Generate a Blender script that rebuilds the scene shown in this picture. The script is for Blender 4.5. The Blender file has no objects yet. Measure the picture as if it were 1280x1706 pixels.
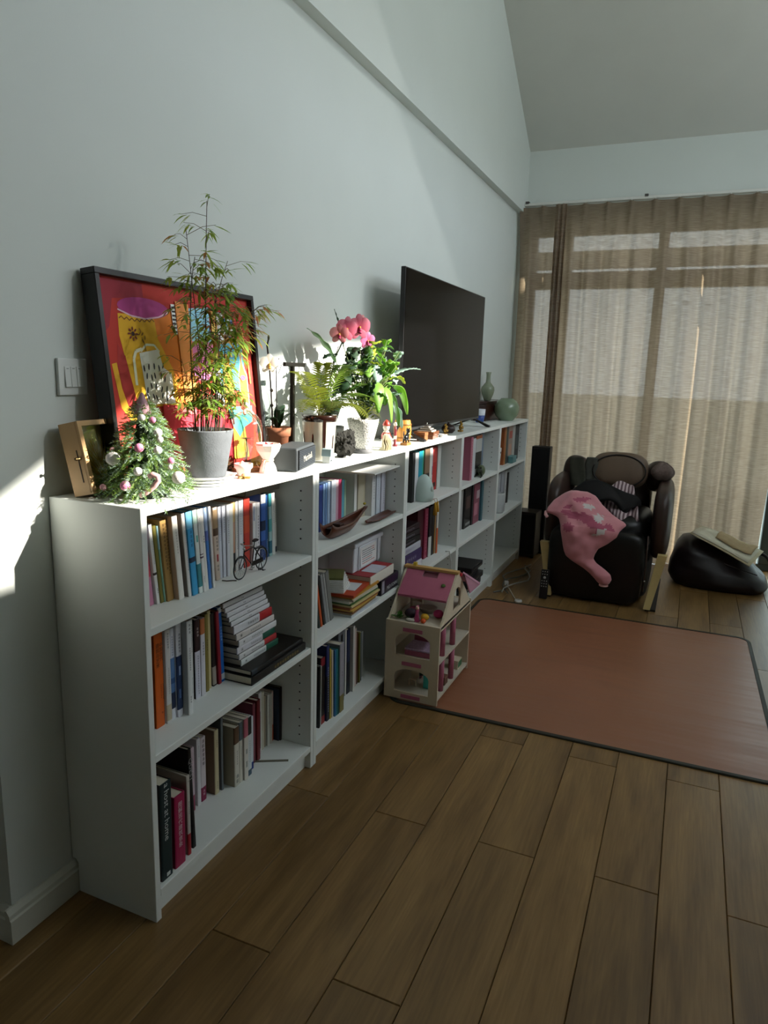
import bpy, bmesh, math, random
from mathutils import Vector, Matrix, Euler, Quaternion
random.seed(7)
scene = bpy.context.scene
COL = scene.collection
# ---------------------------------------------------------------- camera
CAM_P = (1.3739, -1.1811, 1.3751)
YAW, PITCH, ROLL, FPX = -0.40566, -0.198556, 0.030283, 1168.13
_f = Vector((math.sin(YAW)*math.cos(PITCH), math.cos(YAW)*math.cos(PITCH), math.sin(PITCH)))
_r = Vector((math.cos(YAW), -math.sin(YAW), 0)); _u = _r.cross(_f)
_r2 = _r*math.cos(ROLL)+_u*math.sin(ROLL); _u2 = -_r*math.sin(ROLL)+_u*math.cos(ROLL)
cam_d = bpy.data.cameras.new('camera'); cam = bpy.data.objects.new('camera', cam_d); COL.objects.link(cam)
cam_d.sensor_fit = 'HORIZONTAL'; cam_d.sensor_width = 36.0; cam_d.lens = FPX/1280*36
cam_d.clip_start = .02; cam_d.clip_end = 200
mw = Matrix((( _r2.x, _u2.x, -_f.x, CAM_P[0]), (_r2.y, _u2.y, -_f.y, CAM_P[1]), (_r2.z, _u2.z, -_f.z, CAM_P[2]), (0,0,0,1)))
cam.matrix_world = mw
scene.camera = cam
# ---------------------------------------------------------------- light
world = bpy.data.worlds.new('sky'); scene.world = world; world.use_nodes = True
bg = world.node_tree.nodes['Background']
bg.inputs['Color'].default_value = (0.86, 0.93, 1.0, 1); bg.inputs['Strength'].default_value = 2.9
SUN_D = Vector((-1.0, -.38, -.53)).normalized()
sun_d = bpy.data.lights.new('sun', 'SUN'); sun = bpy.data.objects.new('sun', sun_d); COL.objects.link(sun)
sun_d.energy = 8.6; sun_d.angle = math.radians(1.1); sun_d.color = (1.0, .93, .82)
sun.rotation_euler = SUN_D.to_track_quat('-Z', 'Y').to_euler(); sun.location = (9, 6, 6)
vs = scene.view_settings
vs.view_transform = 'Standard'; vs.look = 'None'; vs.exposure = 0.95; vs.gamma = 1.0; vs.use_curve_mapping = False
# ---------------------------------------------------------------- materials
def lin(h):
    if not isinstance(h, str): return tuple(h)[:3]
    h = h.lstrip('#'); h = h if len(h) == 6 else ''.join(q*2 for q in h); o = []
    for i in (0, 2, 4):
        c = int(h[i:i+2], 16)/255
        o.append(c/12.92 if c <= .04045 else ((c+.055)/1.055)**2.4)
    return tuple(o)
MATS = {}
def mat(col, rough=.6, metal=0., var=.06, scale=30., bump=0., bscale=200., trans=0., ior=1.45, alpha=1., stretch=None, coat=0., sheen=0., name=None, spec=.5, emit=None):
    key = (str(col), rough, metal, var, scale, bump, bscale, trans, alpha, str(stretch), coat, sheen, spec, str(emit))
    if key in MATS: return MATS[key]
    m = bpy.data.materials.new(name or ('surface_' + (col if isinstance(col, str) else 'tone')))
    m.use_nodes = True; nt = m.node_tree; b = nt.nodes['Principled BSDF']; L = nt.links
    c = lin(col)
    b.inputs['Base Color'].default_value = (*c, 1); b.inputs['Roughness'].default_value = rough
    b.inputs['Metallic'].default_value = metal; b.inputs['IOR'].default_value = ior
    b.inputs['Transmission Weight'].default_value = trans; b.inputs['Alpha'].default_value = alpha
    b.inputs['Coat Weight'].default_value = coat; b.inputs['Sheen Weight'].default_value = sheen
    b.inputs['Specular IOR Level'].default_value = spec
    if emit:
        b.inputs['Emission Color'].default_value = (*lin(emit[0]), 1); b.inputs['Emission Strength'].default_value = emit[1]
    if var > 0 or bump > 0:
        tc = nt.nodes.new('ShaderNodeTexCoord'); mp = nt.nodes.new('ShaderNodeMapping')
        L.new(tc.outputs['Object'], mp.inputs[0])
        if stretch: mp.inputs['Scale'].default_value = stretch
    if var > 0:
        n = nt.nodes.new('ShaderNodeTexNoise'); n.inputs['Scale'].default_value = scale; n.inputs['Detail'].default_value = 3
        L.new(mp.outputs[0], n.inputs['Vector'])
        mx = nt.nodes.new('ShaderNodeMix'); mx.data_type = 'RGBA'
        mx.inputs[6].default_value = (*[max(0, v*(1-var*1.6)) for v in c], 1)
        mx.inputs[7].default_value = (*[min(1, v*(1+var*1.6)) for v in c], 1)
        L.new(n.outputs['Fac'], mx.inputs[0]); L.new(mx.outputs[2], b.inputs['Base Color'])
    if bump > 0:
        n2 = nt.nodes.new('ShaderNodeTexNoise'); n2.inputs['Scale'].default_value = bscale
        L.new(mp.outputs[0], n2.inputs['Vector'])
        bp = nt.nodes.new('ShaderNodeBump'); bp.inputs['Strength'].default_value = bump; bp.inputs['Distance'].default_value = .004
        L.new(n2.outputs['Fac'], bp.inputs['Height']); L.new(bp.outputs[0], b.inputs['Normal'])
    MATS[key] = m
    return m
def flat(col, rough=.6, **k): return mat(col, rough, var=0, **k)
# ---------------------------------------------------------------- mesh builder
class MB:
    def __init__(s): s.v = []; s.f = []; s.mi = []; s.sm = []
    def add(s, vs, fs, mi=0, smooth=False):
        o = len(s.v); s.v += [tuple(p) for p in vs]
        for f in fs: s.f.append(tuple(i+o for i in f)); s.mi.append(mi); s.sm.append(smooth)
        return s
    def box(s, x0, x1, y0, y1, z0, z1, mi=0, M=None):
        v = [(x, y, z) for x in (x0, x1) for y in (y0, y1) for z in (z0, z1)]
        if M: v = [M @ Vector(p) for p in v]
        return s.add(v, [(0,1,3,2),(4,6,7,5),(0,4,5,1),(2,3,7,6),(0,2,6,4),(1,5,7,3)], mi)
    def prism(s, poly, a, b, axis='z', mi=0, smooth=False):
        # poly 2-D points extruded between a and b along axis
        def P(p, t): return {'x': (t, p[0], p[1]), 'y': (p[0], t, p[1]), 'z': (p[0], p[1], t)}[axis]
        n = len(poly); v = [P(p, a) for p in poly]+[P(p, b) for p in poly]
        f = [tuple(range(n))[::-1], tuple(range(n, 2*n))]
        s.add(v, f, mi); o = len(s.v)-2*n
        for i in range(n):
            s.f.append((o+i, o+(i+1) % n, o+n+(i+1) % n, o+n+i)); s.mi.append(mi); s.sm.append(smooth)
        return s
    def tube(s, pts, r, n=8, mi=0, smooth=True, cap=True, flat_=1.0):
        pts = [Vector(p) for p in pts]; R = r if isinstance(r, (list, tuple)) else [r]*len(pts)
        up = Vector((0, 0, 1)); v = []; prev = None
        for i, p in enumerate(pts):
            t = (pts[min(i+1, len(pts)-1)]-pts[max(i-1, 0)]).normalized() if len(pts) > 1 else up
            if prev is None: a = t.orthogonal().normalized()
            else:
                a = prev-t*prev.dot(t)
                a = a.normalized() if a.length > 1e-6 else t.orthogonal().normalized()
            prev = a; b = t.cross(a)
            for k in range(n):
                q = 2*math.pi*k/n; v.append(p+(a*math.cos(q)+b*math.sin(q)*flat_)*R[i])
        f = [(i*n+k, i*n+(k+1) % n, (i+1)*n+(k+1) % n, (i+1)*n+k) for i in range(len(pts)-1) for k in range(n)]
        s.add(v, f, mi, smooth)
        if cap:
            o = len(s.v)-len(v); m = len(pts)-1
            s.f += [tuple(o+k for k in range(n))[::-1], tuple(o+m*n+k for k in range(n))]; s.mi += [mi]*2; s.sm += [False]*2
        return s
    def lathe(s, prof, n=24, c=(0, 0, 0), mi=0, smooth=True, sx=1., sy=1., M=None):
        v = []
        for r, z in prof:
            for k in range(n):
                q = 2*math.pi*k/n; p = Vector((c[0]+r*sx*math.cos(q), c[1]+r*sy*math.sin(q), c[2]+z))
                v.append(M @ p if M else p)
        f = [(i*n+k, i*n+(k+1) % n, (i+1)*n+(k+1) % n, (i+1)*n+k) for i in range(len(prof)-1) for k in range(n)]
        s.add(v, f, mi, smooth); o = len(s.v)-len(v); m = len(prof)-1
        if prof[0][0] > 1e-5: s.f.append(tuple(o+k for k in range(n))[::-1]); s.mi.append(mi); s.sm.append(False)
        if prof[m][0] > 1e-5: s.f.append(tuple(o+m*n+k for k in range(n))); s.mi.append(mi); s.sm.append(False)
        return s
    def ell(s, c, r, nu=12, nv=8, mi=0, M=None, smooth=True, jit=0.):
        r = (r, r, r) if not isinstance(r, (tuple, list)) else r
        v = [Vector((0, 0, -1))]+[Vector((math.sin(math.pi*i/nv)*math.cos(2*math.pi*k/nu), math.sin(math.pi*i/nv)*math.sin(2*math.pi*k/nu), -math.cos(math.pi*i/nv))) for i in range(1, nv) for k in range(nu)]+[Vector((0, 0, 1))]
        v = [Vector((p.x*r[0], p.y*r[1], p.z*r[2]))*(1+random.uniform(-jit, jit)) for p in v]
        v = [(M @ p if M else p)+Vector(c) for p in v]
        T = len(v)-1
        f = [(0, 1+(k+1) % nu, 1+k) for k in range(nu)]
        for i in range(nv-2): f += [(1+i*nu+k, 1+i*nu+(k+1) % nu, 1+(i+1)*nu+(k+1) % nu, 1+(i+1)*nu+k) for k in range(nu)]
        b = 1+(nv-2)*nu; f += [(b+k, b+(k+1) % nu, T) for k in range(nu)]
        return s.add(v, f, mi, smooth)
    def grid(s, fn, nu, nv, mi=0, smooth=True, close_u=False):
        v = [fn(i/nu, j/nv) for j in range(nv+1) for i in range(nu+1)]
        f = [(j*(nu+1)+i, j*(nu+1)+i+1, (j+1)*(nu+1)+i+1, (j+1)*(nu+1)+i) for j in range(nv) for i in range(nu)]
        return s.add(v, f, mi, smooth)
    def obj(s, name, mats, parent=None, loc=None, rot=None, bevel=0., seg=2, solid=0., sub=0):
        me = bpy.data.meshes.new(name); me.from_pydata([tuple(p) for p in s.v], [], s.f)
        mats = mats if isinstance(mats, (list, tuple)) else [mats]
        for m in mats: me.materials.append(m)
        me.polygons.foreach_set('material_index', s.mi); me.polygons.foreach_set('use_smooth', s.sm); me.update()
        bm = bmesh.new(); bm.from_mesh(me)
        bmesh.ops.recalc_face_normals(bm, faces=bm.faces)
        if bevel: bmesh.ops.bevel(bm, geom=[e for e in bm.edges if len(e.link_faces) == 2 and e.calc_face_angle(0) > .6], offset=bevel, segments=seg, affect='EDGES', profile=.5)
        bm.to_mesh(me); bm.free()
        o = bpy.data.objects.new(name, me); COL.objects.link(o)
        if parent: o.parent = parent
        if loc is not None: o.location = loc
        if rot is not None: o.rotation_euler = rot
        if solid: md = o.modifiers.new('thickness', 'SOLIDIFY'); md.thickness = solid; md.offset = 0
        if sub: md = o.modifiers.new('smooth', 'SUBSURF'); md.levels = sub; md.render_levels = sub
        return o
def tag(o, label, cat, group=None, kind=None):
    if label: o['label'] = label
    if cat: o['category'] = cat
    if group: o['group'] = group
    if kind: o['kind'] = kind
    return o
def thing(name, label, cat, loc=(0, 0, 0), rz=0., group=None, rot=None):
    o = bpy.data.objects.new(name, None); COL.objects.link(o); o.location = loc
    o.rotation_euler = rot if rot is not None else (0, 0, rz); o.empty_display_size = .05
    return tag(o, label, cat, group)
def struct(o): o['kind'] = 'structure'; return o
def text_mesh(body, size, align='CENTER'):
    c = bpy.data.curves.new('lettering', 'FONT'); c.body = body; c.size = size; c.align_x = align; c.align_y = 'CENTER'; c.resolution_u = 2
    o = bpy.data.objects.new('lettering', c); COL.objects.link(o)
    bpy.context.view_layer.update()
    me = bpy.data.meshes.new_from_object(o.evaluated_get(bpy.context.evaluated_depsgraph_get()))
    bpy.data.objects.remove(o); bpy.data.curves.remove(c)
    return me
def text_obj(name, body, size, m, parent, M, vertical=False):
    me = text_mesh('\n'.join(body) if vertical else body, size)
    me.transform(M); me.materials.clear(); me.materials.append(m)
    o = bpy.data.objects.new(name, me); COL.objects.link(o); o.parent = parent
    return o
def frame(origin, ux, uy):
    """matrix whose local x and y run along ux and uy"""
    ux = Vector(ux).normalized(); uy = Vector(uy).normalized(); uz = ux.cross(uy)
    return Matrix(((ux.x, uy.x, uz.x, origin[0]), (ux.y, uy.y, uz.y, origin[1]), (ux.z, uy.z, uz.z, origin[2]), (0, 0, 0, 1)))
def lerp(a, b, t): return a+(b-a)*t
def bez(p0, p1, p2, n):
    p0, p1, p2 = Vector(p0), Vector(p1), Vector(p2)
    return [(1-t)**2*p0+2*t*(1-t)*p1+t*t*p2 for t in [i/n for i in range(n+1)]]
# ================================================================= the room
M_WALL = mat('#d6dcd8', .75, var=.02, scale=3, bump=.05, bscale=350, name='white_wall_paint')
M_CEIL = mat('#d2d3cd', .8, var=.03, scale=4, bump=.05, bscale=300, name='ceiling_paint')
M_TRIM = mat('#d3d3c8', .45, var=.03, name='trim_paint')
YF, XR, YN, XH, YC = 4.5, 2.4, -4.0, -1.6, -.18     # far wall, right wall, near wall, hall wall, wall corner
RY, RZ, EF = .6, 3.03+.61*3.9, 3.03
EN = RZ-.61*(RY-YN)
def roof_z(y): return EF+.61*(YF-y) if y > RY else RZ-.61*(RY-y)
def slab(name, quad, n, m, th=.12):
    """a wall or roof slab: polygon extruded outwards along n"""
    n = Vector(n); v = [Vector(p) for p in quad]; k = len(v)
    b = MB(); b.add(v+[p+n*th for p in v], [tuple(range(k)), tuple(range(k, 2*k))[::-1]]+[(i, (i+1) % k, k+(i+1) % k, k+i) for i in range(k)])
    return struct(b.obj(name, m))
# left wall, with the shallow projecting upper band (beam) above the bookcases
slab('wall_left', [(0, YC, 0), (0, YF, 0), (0, YF, EF), (0, RY, RZ), (0, YC, roof_z(YC))], (-1, 0, 0), M_WALL, .12)
b = MB(); zb = 2.585
b.add([(.05, YC, zb), (.05, YF, zb), (.05, YF, EF+.3), (.05, RY, RZ+.05), (.05, YC, roof_z(YC)+.05), (0, YC, zb), (0, YF, zb), (0, YF, EF+.3), (0, RY, RZ+.05), (0, YC, roof_z(YC)+.05)],
      [(0, 1, 2, 3, 4), (5, 9, 8, 7, 6), (0, 5, 6, 1), (0, 4, 9, 5), (1, 6, 7, 2), (2, 7, 8, 3), (3, 8, 9, 4)])
struct(b.obj('trim_1', M_WALL))
# small return round the corner towards the hall
slab('wall_corner', [(-.12, YC, 0), (XH, YC, 0), (XH, YC, roof_z(YC)), (-.12, YC, roof_z(YC))], (0, 1, 0), M_WALL)
slab('wall_hall', [(XH, YN, 0), (XH, YC, 0), (XH, YC, roof_z(YC)), (XH, YN, EN)], (-1, 0, 0), M_WALL)
slab('wall_near', [(XH, YN, 0), (XR, YN, 0), (XR, YN, EN), (XH, YN, EN)], (0, -1, 0), M_WALL)
slab('ceiling', [(XH-.2, YF+.2, roof_z(YF+.2)), (XR+.2, YF+.2, roof_z(YF+.2)), (XR+.2, RY, RZ), (XH-.2, RY, RZ)], (0, .52, .85), M_CEIL)
slab('ceiling_near', [(XH-.2, RY, RZ), (XR+.2, RY, RZ), (XR+.2, YN-.2, roof_z(YN-.2)), (XH-.2, YN-.2, roof_z(YN-.2))], (0, -.52, .85), M_CEIL)
# ---- far wall: header above a wide window, posts at its ends
WX0, WX1, WZ1 = .10, 2.34, 2.48
b = MB(); b.box(0, XR, YF, YF+.2, WZ1, EF+.35); b.box(-.12, WX0, YF, YF+.2, 0, WZ1); b.box(WX1, XR, YF, YF+.2, 0, WZ1)
struct(b.obj('wall_far', M_WALL))
M_ALU = mat('#59605d', .4, .3, var=.02, name='grey_aluminium')
M_PANE = bpy.data.materials.new('window_glass'); M_PANE.use_nodes = True
_nt = M_PANE.node_tree; _nt.nodes.remove(_nt.nodes['Principled BSDF'])
_t = _nt.nodes.new('ShaderNodeBsdfTransparent'); _t.inputs[0].default_value = (.9, .95, .95, 1)
_g = _nt.nodes.new('ShaderNodeBsdfGlossy'); _g.inputs['Roughness'].default_value = .02
_mx = _nt.nodes.new('ShaderNodeMixShader'); _mx.inputs[0].default_value = .06
_nt.links.new(_t.outputs[0], _mx.inputs[1]); _nt.links.new(_g.outputs[0], _mx.inputs[2]); _nt.links.new(_mx.outputs[0], _nt.nodes['Material Output'].inputs[0])
win = bpy.data.objects.new('window_1', None); COL.objects.link(win); win.location = (1.7, YF+.1, 0); struct(win)
tag(win, 'wide floor-length window with transom lights behind the linen curtains', None)
def wpart(name, x0, x1, z0, z1, m=M_ALU, y0=-.03, y1=.03):
    b = MB(); b.box(x0-1.7, x1-1.7, y0, y1, z0, z1); return b.obj(name, m, win, bevel=.004 if m is M_ALU else 0, seg=1)
wpart('window_frame', WX0, WX1, 2.43, WZ1); wpart('window_sill', WX0, WX1, 0, .05)
wpart('transom', WX0, WX1, 2.04, 2.16, y0=-.04, y1=.04)
MUL = [WX0, .37, 1.06, 1.98, WX1]
for i, x in enumerate(MUL): wpart('mullion', x-.035, x+.035, .05, 2.43, y0=-.035, y1=.035)
for i in range(len(MUL)-1):
    wpart('pane', MUL[i]+.03, MUL[i+1]-.03, .05, 2.04, M_PANE, -.004, .004)
    wpart('pane', MUL[i]+.03, MUL[i+1]-.03, 2.16, 2.43, M_PANE, -.004, .004)
# ---- right gable wall with an unseen opening, shaped to throw the sun patch
DY, DZ = .38*XR, .53*XR
def gw(y, z): return (y+DY, z+DZ)                       # wall point -> point on the right wall along the sun
lo = .875
clear = [gw(-.40, lo), gw(-.40, .93), gw(-.18, 1.05), gw(.30, 1.31), gw(1.1, 1.44), gw(1.5, 1.50), gw(2.17, 1.53), gw(2.17, lo)]
ya, yb = clear[0][0], 4.3
zs = clear[0][1]
top = [(yb, min(roof_z(yb)-.12, 9)), (RY+.0 if ya < RY else ya, roof_z(max(ya, RY))-.12)]
b = MB()
def rw(poly, m=0):
    n = len(poly); b.add([(XR, p[0], p[1]) for p in poly]+[(XR+.12, p[0], p[1]) for p in poly], [tuple(range(n)), tuple(range(n, 2*n))[::-1]]+[(i, (i+1) % n, n+(i+1) % n, n+i) for i in range(n)], m)
W3 = (.2, 3.3, .45, 1.95)                                # unseen side window, added to light the bookcase fronts
rw([(YN, 0), (YF+.2, 0), (YF+.2, W3[2]), (YN, W3[2])]); rw([(YN, W3[3]), (YF+.2, W3[3]), (YF+.2, zs), (YN, zs)])
rw([(YN, W3[2]), (W3[0], W3[2]), (W3[0], W3[3]), (YN, W3[3])]); rw([(W3[1], W3[2]), (YF+.2, W3[2]), (YF+.2, W3[3]), (W3[1], W3[3])])
rw([(YN, zs), (ya, zs), (ya, roof_z(ya)), (RY, RZ), (YN, EN)]); rw([(yb, zs), (YF+.2, zs), (YF+.2, EF), (yb, roof_z(yb))])
struct(b.obj('wall_right', M_WALL))
win2 = bpy.data.objects.new('window_sun_opening', None); COL.objects.link(win2); win2.location = (XR, (ya+yb)/2, zs); struct(win2)
tag(win2, 'unseen gable opening added to shape the sun patch, sheer filter over its upper part', None)
M_SHEER = bpy.data.materials.new('sun_filter'); M_SHEER.use_nodes = True  # unseen sheer layer, added to dim the sun reaching the left wall
_nt = M_SHEER.node_tree; _nt.nodes.remove(_nt.nodes['Principled BSDF'])
_t = _nt.nodes.new('ShaderNodeBsdfTransparent'); _t.inputs[0].default_value = (.23, .24, .25, 1)
_g = _nt.nodes.new('ShaderNodeBsdfTranslucent'); _g.inputs[0].default_value = (.58, .62, .64, 1)
_mx = _nt.nodes.new('ShaderNodeMixShader'); _mx.inputs[0].default_value = .38
_nt.links.new(_t.outputs[0], _mx.inputs[1]); _nt.links.new(_g.outputs[0], _mx.inputs[2]); _nt.links.new(_mx.outputs[0], _nt.nodes['Material Output'].inputs[0])
def w2(name, poly, m, x0, x1):
    b = MB(); b.prism([(p[0]-(ya+yb)/2, p[1]-zs) for p in poly], x0, x1, 'x'); return b.obj(name, m, win2)
bl = clear[1:7]+[(clear[6][0], zs), (yb, zs), (yb, roof_z(yb)), (ya, roof_z(ya))]
w2('sun_filter', bl, M_SHEER, .05, .052)
w2('window_frame', [(ya, zs-.03), (yb, zs-.03), (yb, zs+.0), (ya, zs+.0)], M_ALU, -.01, .1)
win3 = bpy.data.objects.new('window_added_fill', None); COL.objects.link(win3); win3.location = (XR+.06, (W3[0]+W3[1])/2, W3[2]); struct(win3)
tag(win3, 'unseen side window with a diffusing blind, added to light the bookcase fronts', None)
M_DIFFUSER = bpy.data.materials.new('fill_diffuser'); M_DIFFUSER.use_nodes = True  # unseen diffuser, added to spread soft light over the bookcase fronts
_nt = M_DIFFUSER.node_tree; _nt.nodes.remove(_nt.nodes['Principled BSDF']); _d = _nt.nodes.new('ShaderNodeBsdfDiffuse'); _d.inputs[0].default_value = (.6, .6, .58, 1)
_g = _nt.nodes.new('ShaderNodeBsdfTranslucent'); _g.inputs[0].default_value = (.36, .37, .375, 1)
_mx = _nt.nodes.new('ShaderNodeMixShader'); _mx.inputs[0].default_value = .5; _nt.links.new(_d.outputs[0], _mx.inputs[1]); _nt.links.new(_g.outputs[0], _mx.inputs[2]); _nt.links.new(_mx.outputs[0], _nt.nodes['Material Output'].inputs[0])
hw, hh_ = (W3[1]-W3[0])/2, W3[3]-W3[2]
b = MB(); b.box(-.052, -.050, -hw, hw, 0, hh_); b.obj('diffuser_sheet', M_DIFFUSER, win3)
for i in range(4): y = -hw+2*hw*i/3; b = MB(); b.box(-.02, .03, y-.03 if i else y, y+.03 if i < 3 else y, .001, hh_-.001); b.obj('window_frame', M_ALU, win3)
for i in range(3): b = MB(); b.box(0, .006, -hw+2*hw*i/3+.03, -hw+2*hw*(i+1)/3-.03, .001, hh_-.001); b.obj('pane', M_PANE, win3)
slab('wall_sun_block', [(XR+.1, YF+.42, 0), (XR+.1, YF+5, 0), (XR+.1, YF+5, 3.3), (XR+.1, YF+.42, 3.3)], (1, 0, 0), M_WALL)  # unseen fin wall, added to keep sun off most of the curtain
# ---- terrace ground outside, unseen, added to bounce light into the room
b = MB(); b.box(-30, 40, YF+.25, 60, -.5, -.06); struct(b.obj('ground_terrace', mat('#8f9088', .9, name='terrace_paving')))
b = MB(); b.box(XR+.3, 60, -30, YF+.25, -.5, -.06); struct(b.obj('ground_yard', mat('#8a8c80', .9, name='yard_ground')))
b = MB(); b.box(-.2, 2.3, YF+.72, YF+.80, 2.28, 2.42); struct(b.obj('trim_4', mat('#6d6a60', .7, name='outdoor_beam_paint')))
# ---- baseboards
def skirting(name, pts_fn):
    b = MB(); prof = [(0, 0), (.02, 0), (.02, .062), (.016, .066), (.015, .076), (.010, .083), (.006, .088), (0, .088)]
    pts_fn(b, prof); return struct(b.obj(name, M_TRIM))
skirting('baseboard_left', lambda b, pr: b.prism([(p[0], p[1]) for p in pr], YC-.02, YF, 'y'))
skirting('baseboard_corner', lambda b, pr: b.prism([(YC-p[0], p[1]) for p in pr], XH, 0, 'x'))
# ================================================================= floor of oak planks
fl = MB(); fl.box(XH, XR, YN, YF+.2, -.12, -.012); floor = struct(fl.obj('floor', mat('#2a1d10', .8, name='floor_gap')))
def plank_mat():
    m = bpy.data.materials.new('oak_plank'); m.use_nodes = True; nt = m.node_tree; L = nt.links; b = nt.nodes['Principled BSDF']
    tc = nt.nodes.new('ShaderNodeTexCoord'); oi = nt.nodes.new('ShaderNodeObjectInfo')
    sc = nt.nodes.new('ShaderNodeVectorMath'); sc.operation = 'SCALE'; sc.inputs['Scale'].default_value = 37.0
    cb = nt.nodes.new('ShaderNodeCombineXYZ'); L.new(oi.outputs['Random'], cb.inputs[0]); L.new(oi.outputs['Random'], cb.inputs[1]); L.new(cb.outputs[0], sc.inputs[0])
    ad = nt.nodes.new('ShaderNodeVectorMath'); L.new(tc.outputs['Object'], ad.inputs[0]); L.new(sc.outputs[0], ad.inputs[1])
    mp = nt.nodes.new('ShaderNodeMapping'); mp.inputs['Scale'].default_value = (7, .9, 1); L.new(ad.outputs[0], mp.inputs[0])
    n1 = nt.nodes.new('ShaderNodeTexNoise'); n1.inputs['Scale'].default_value = 1.7; n1.inputs['Detail'].default_value = 4; n1.inputs['Distortion'].default_value = .8; L.new(mp.outputs[0], n1.inputs[0])
    mp2 = nt.nodes.new('ShaderNodeMapping'); mp2.inputs['Scale'].default_value = (60, 3, 1); L.new(ad.outputs[0], mp2.inputs[0])
    n2 = nt.nodes.new('ShaderNodeTexNoise'); n2.inputs['Scale'].default_value = 2.2; n2.inputs['Detail'].default_value = 6; L.new(mp2.outputs[0], n2.inputs[0])
    r1 = nt.nodes.new('ShaderNodeValToRGB'); r1.color_ramp.elements[0].position = .3; r1.color_ramp.elements[1].position = .72
    r1.color_ramp.elements[0].color = (*lin('#71542e'), 1); r1.color_ramp.elements[1].color = (*lin('#9a7849'), 1); L.new(n1.outputs['Fac'], r1.inputs[0])
    mx = nt.nodes.new('ShaderNodeMix'); mx.data_type = 'RGBA'; mx.blend_type = 'MULTIPLY'; mx.inputs[0].default_value = .45
    r2 = nt.nodes.new('ShaderNodeValToRGB'); r2.color_ramp.elements[0].position = .35; r2.color_ramp.elements[1].position = .65
    r2.color_ramp.elements[0].color = (.55, .5, .45, 1); r2.color_ramp.elements[1].color = (1, 1, 1, 1); L.new(n2.outputs['Fac'], r2.inputs[0])
    L.new(r1.outputs[0], mx.inputs[6]); L.new(r2.outputs[0], mx.inputs[7])
    hs = nt.nodes.new('ShaderNodeHueSaturation'); L.new(mx.outputs[2], hs.inputs['Color'])
    mr = nt.nodes.new('ShaderNodeMapRange'); mr.inputs[3].default_value = .82; mr.inputs[4].default_value = 1.14; L.new(oi.outputs['Random'], mr.inputs[0]); L.new(mr.outputs[0], hs.inputs['Value'])
    L.new(hs.outputs[0], b.inputs['Base Color']); b.inputs['Roughness'].default_value = .38; b.inputs['Specular IOR Level'].default_value = .45
    bp = nt.nodes.new('ShaderNodeBump'); bp.inputs['Strength'].default_value = .12; bp.inputs['Distance'].default_value = .002; L.new(n2.outputs['Fac'], bp.inputs['Height']); L.new(bp.outputs[0], b.inputs['Normal'])
    return m
M_PLANK = plank_mat()
PW, PL = .169, 1.23
_pm = {}
def plank(x0, x1, y0, y1):
    k = (round(x1-x0, 3), round(y1-y0, 3))
    if k not in _pm:
        w, l = k; e = .0016; g = .0008; t = .012
        b = MB(); v = [(-w/2+g, -l/2+g, -.002), (w/2-g, -l/2+g, -.002), (w/2-g, l/2-g, -.002), (-w/2+g, l/2-g, -.002), (-w/2+e+g, -l/2+e+g, 0), (w/2-e-g, -l/2+e+g, 0), (w/2-e-g, l/2-e-g, 0), (-w/2+e+g, l/2-e-g, 0), (-w/2+g, -l/2+g, -t), (w/2-g, -l/2+g, -t), (w/2-g, l/2-g, -t), (-w/2+g, l/2-g, -t)]
        b.add(v, [(4, 5, 6, 7), (0, 1, 5, 4), (1, 2, 6, 5), (2, 3, 7, 6), (3, 0, 4, 7), (8, 9, 1, 0), (9, 10, 2, 1), (10, 11, 3, 2), (11, 8, 0, 3)])
        o = b.obj('plank', M_PLANK, floor); _pm[k] = o.data
    else:
        o = bpy.data.objects.new('plank', _pm[k]); COL.objects.link(o); o.parent = floor
    o.location = ((x0+x1)/2, (y0+y1)/2, 0)
k0 = math.floor((XH-.754)/PW)-1
for k in range(k0, k0+40):
    x = .754+k*PW; y = (.045 if k % 2 == 0 else .66)-PL*6
    xa, xc = max(x, XH), min(x+PW, XR)
    if xc-xa < .02: continue
    while y < YF+.2:
        a, c = max(y, YN), min(y+PL, YF+.2)
        if c-a > .02: plank(xa, xc, a, c)
        y += PL
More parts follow.
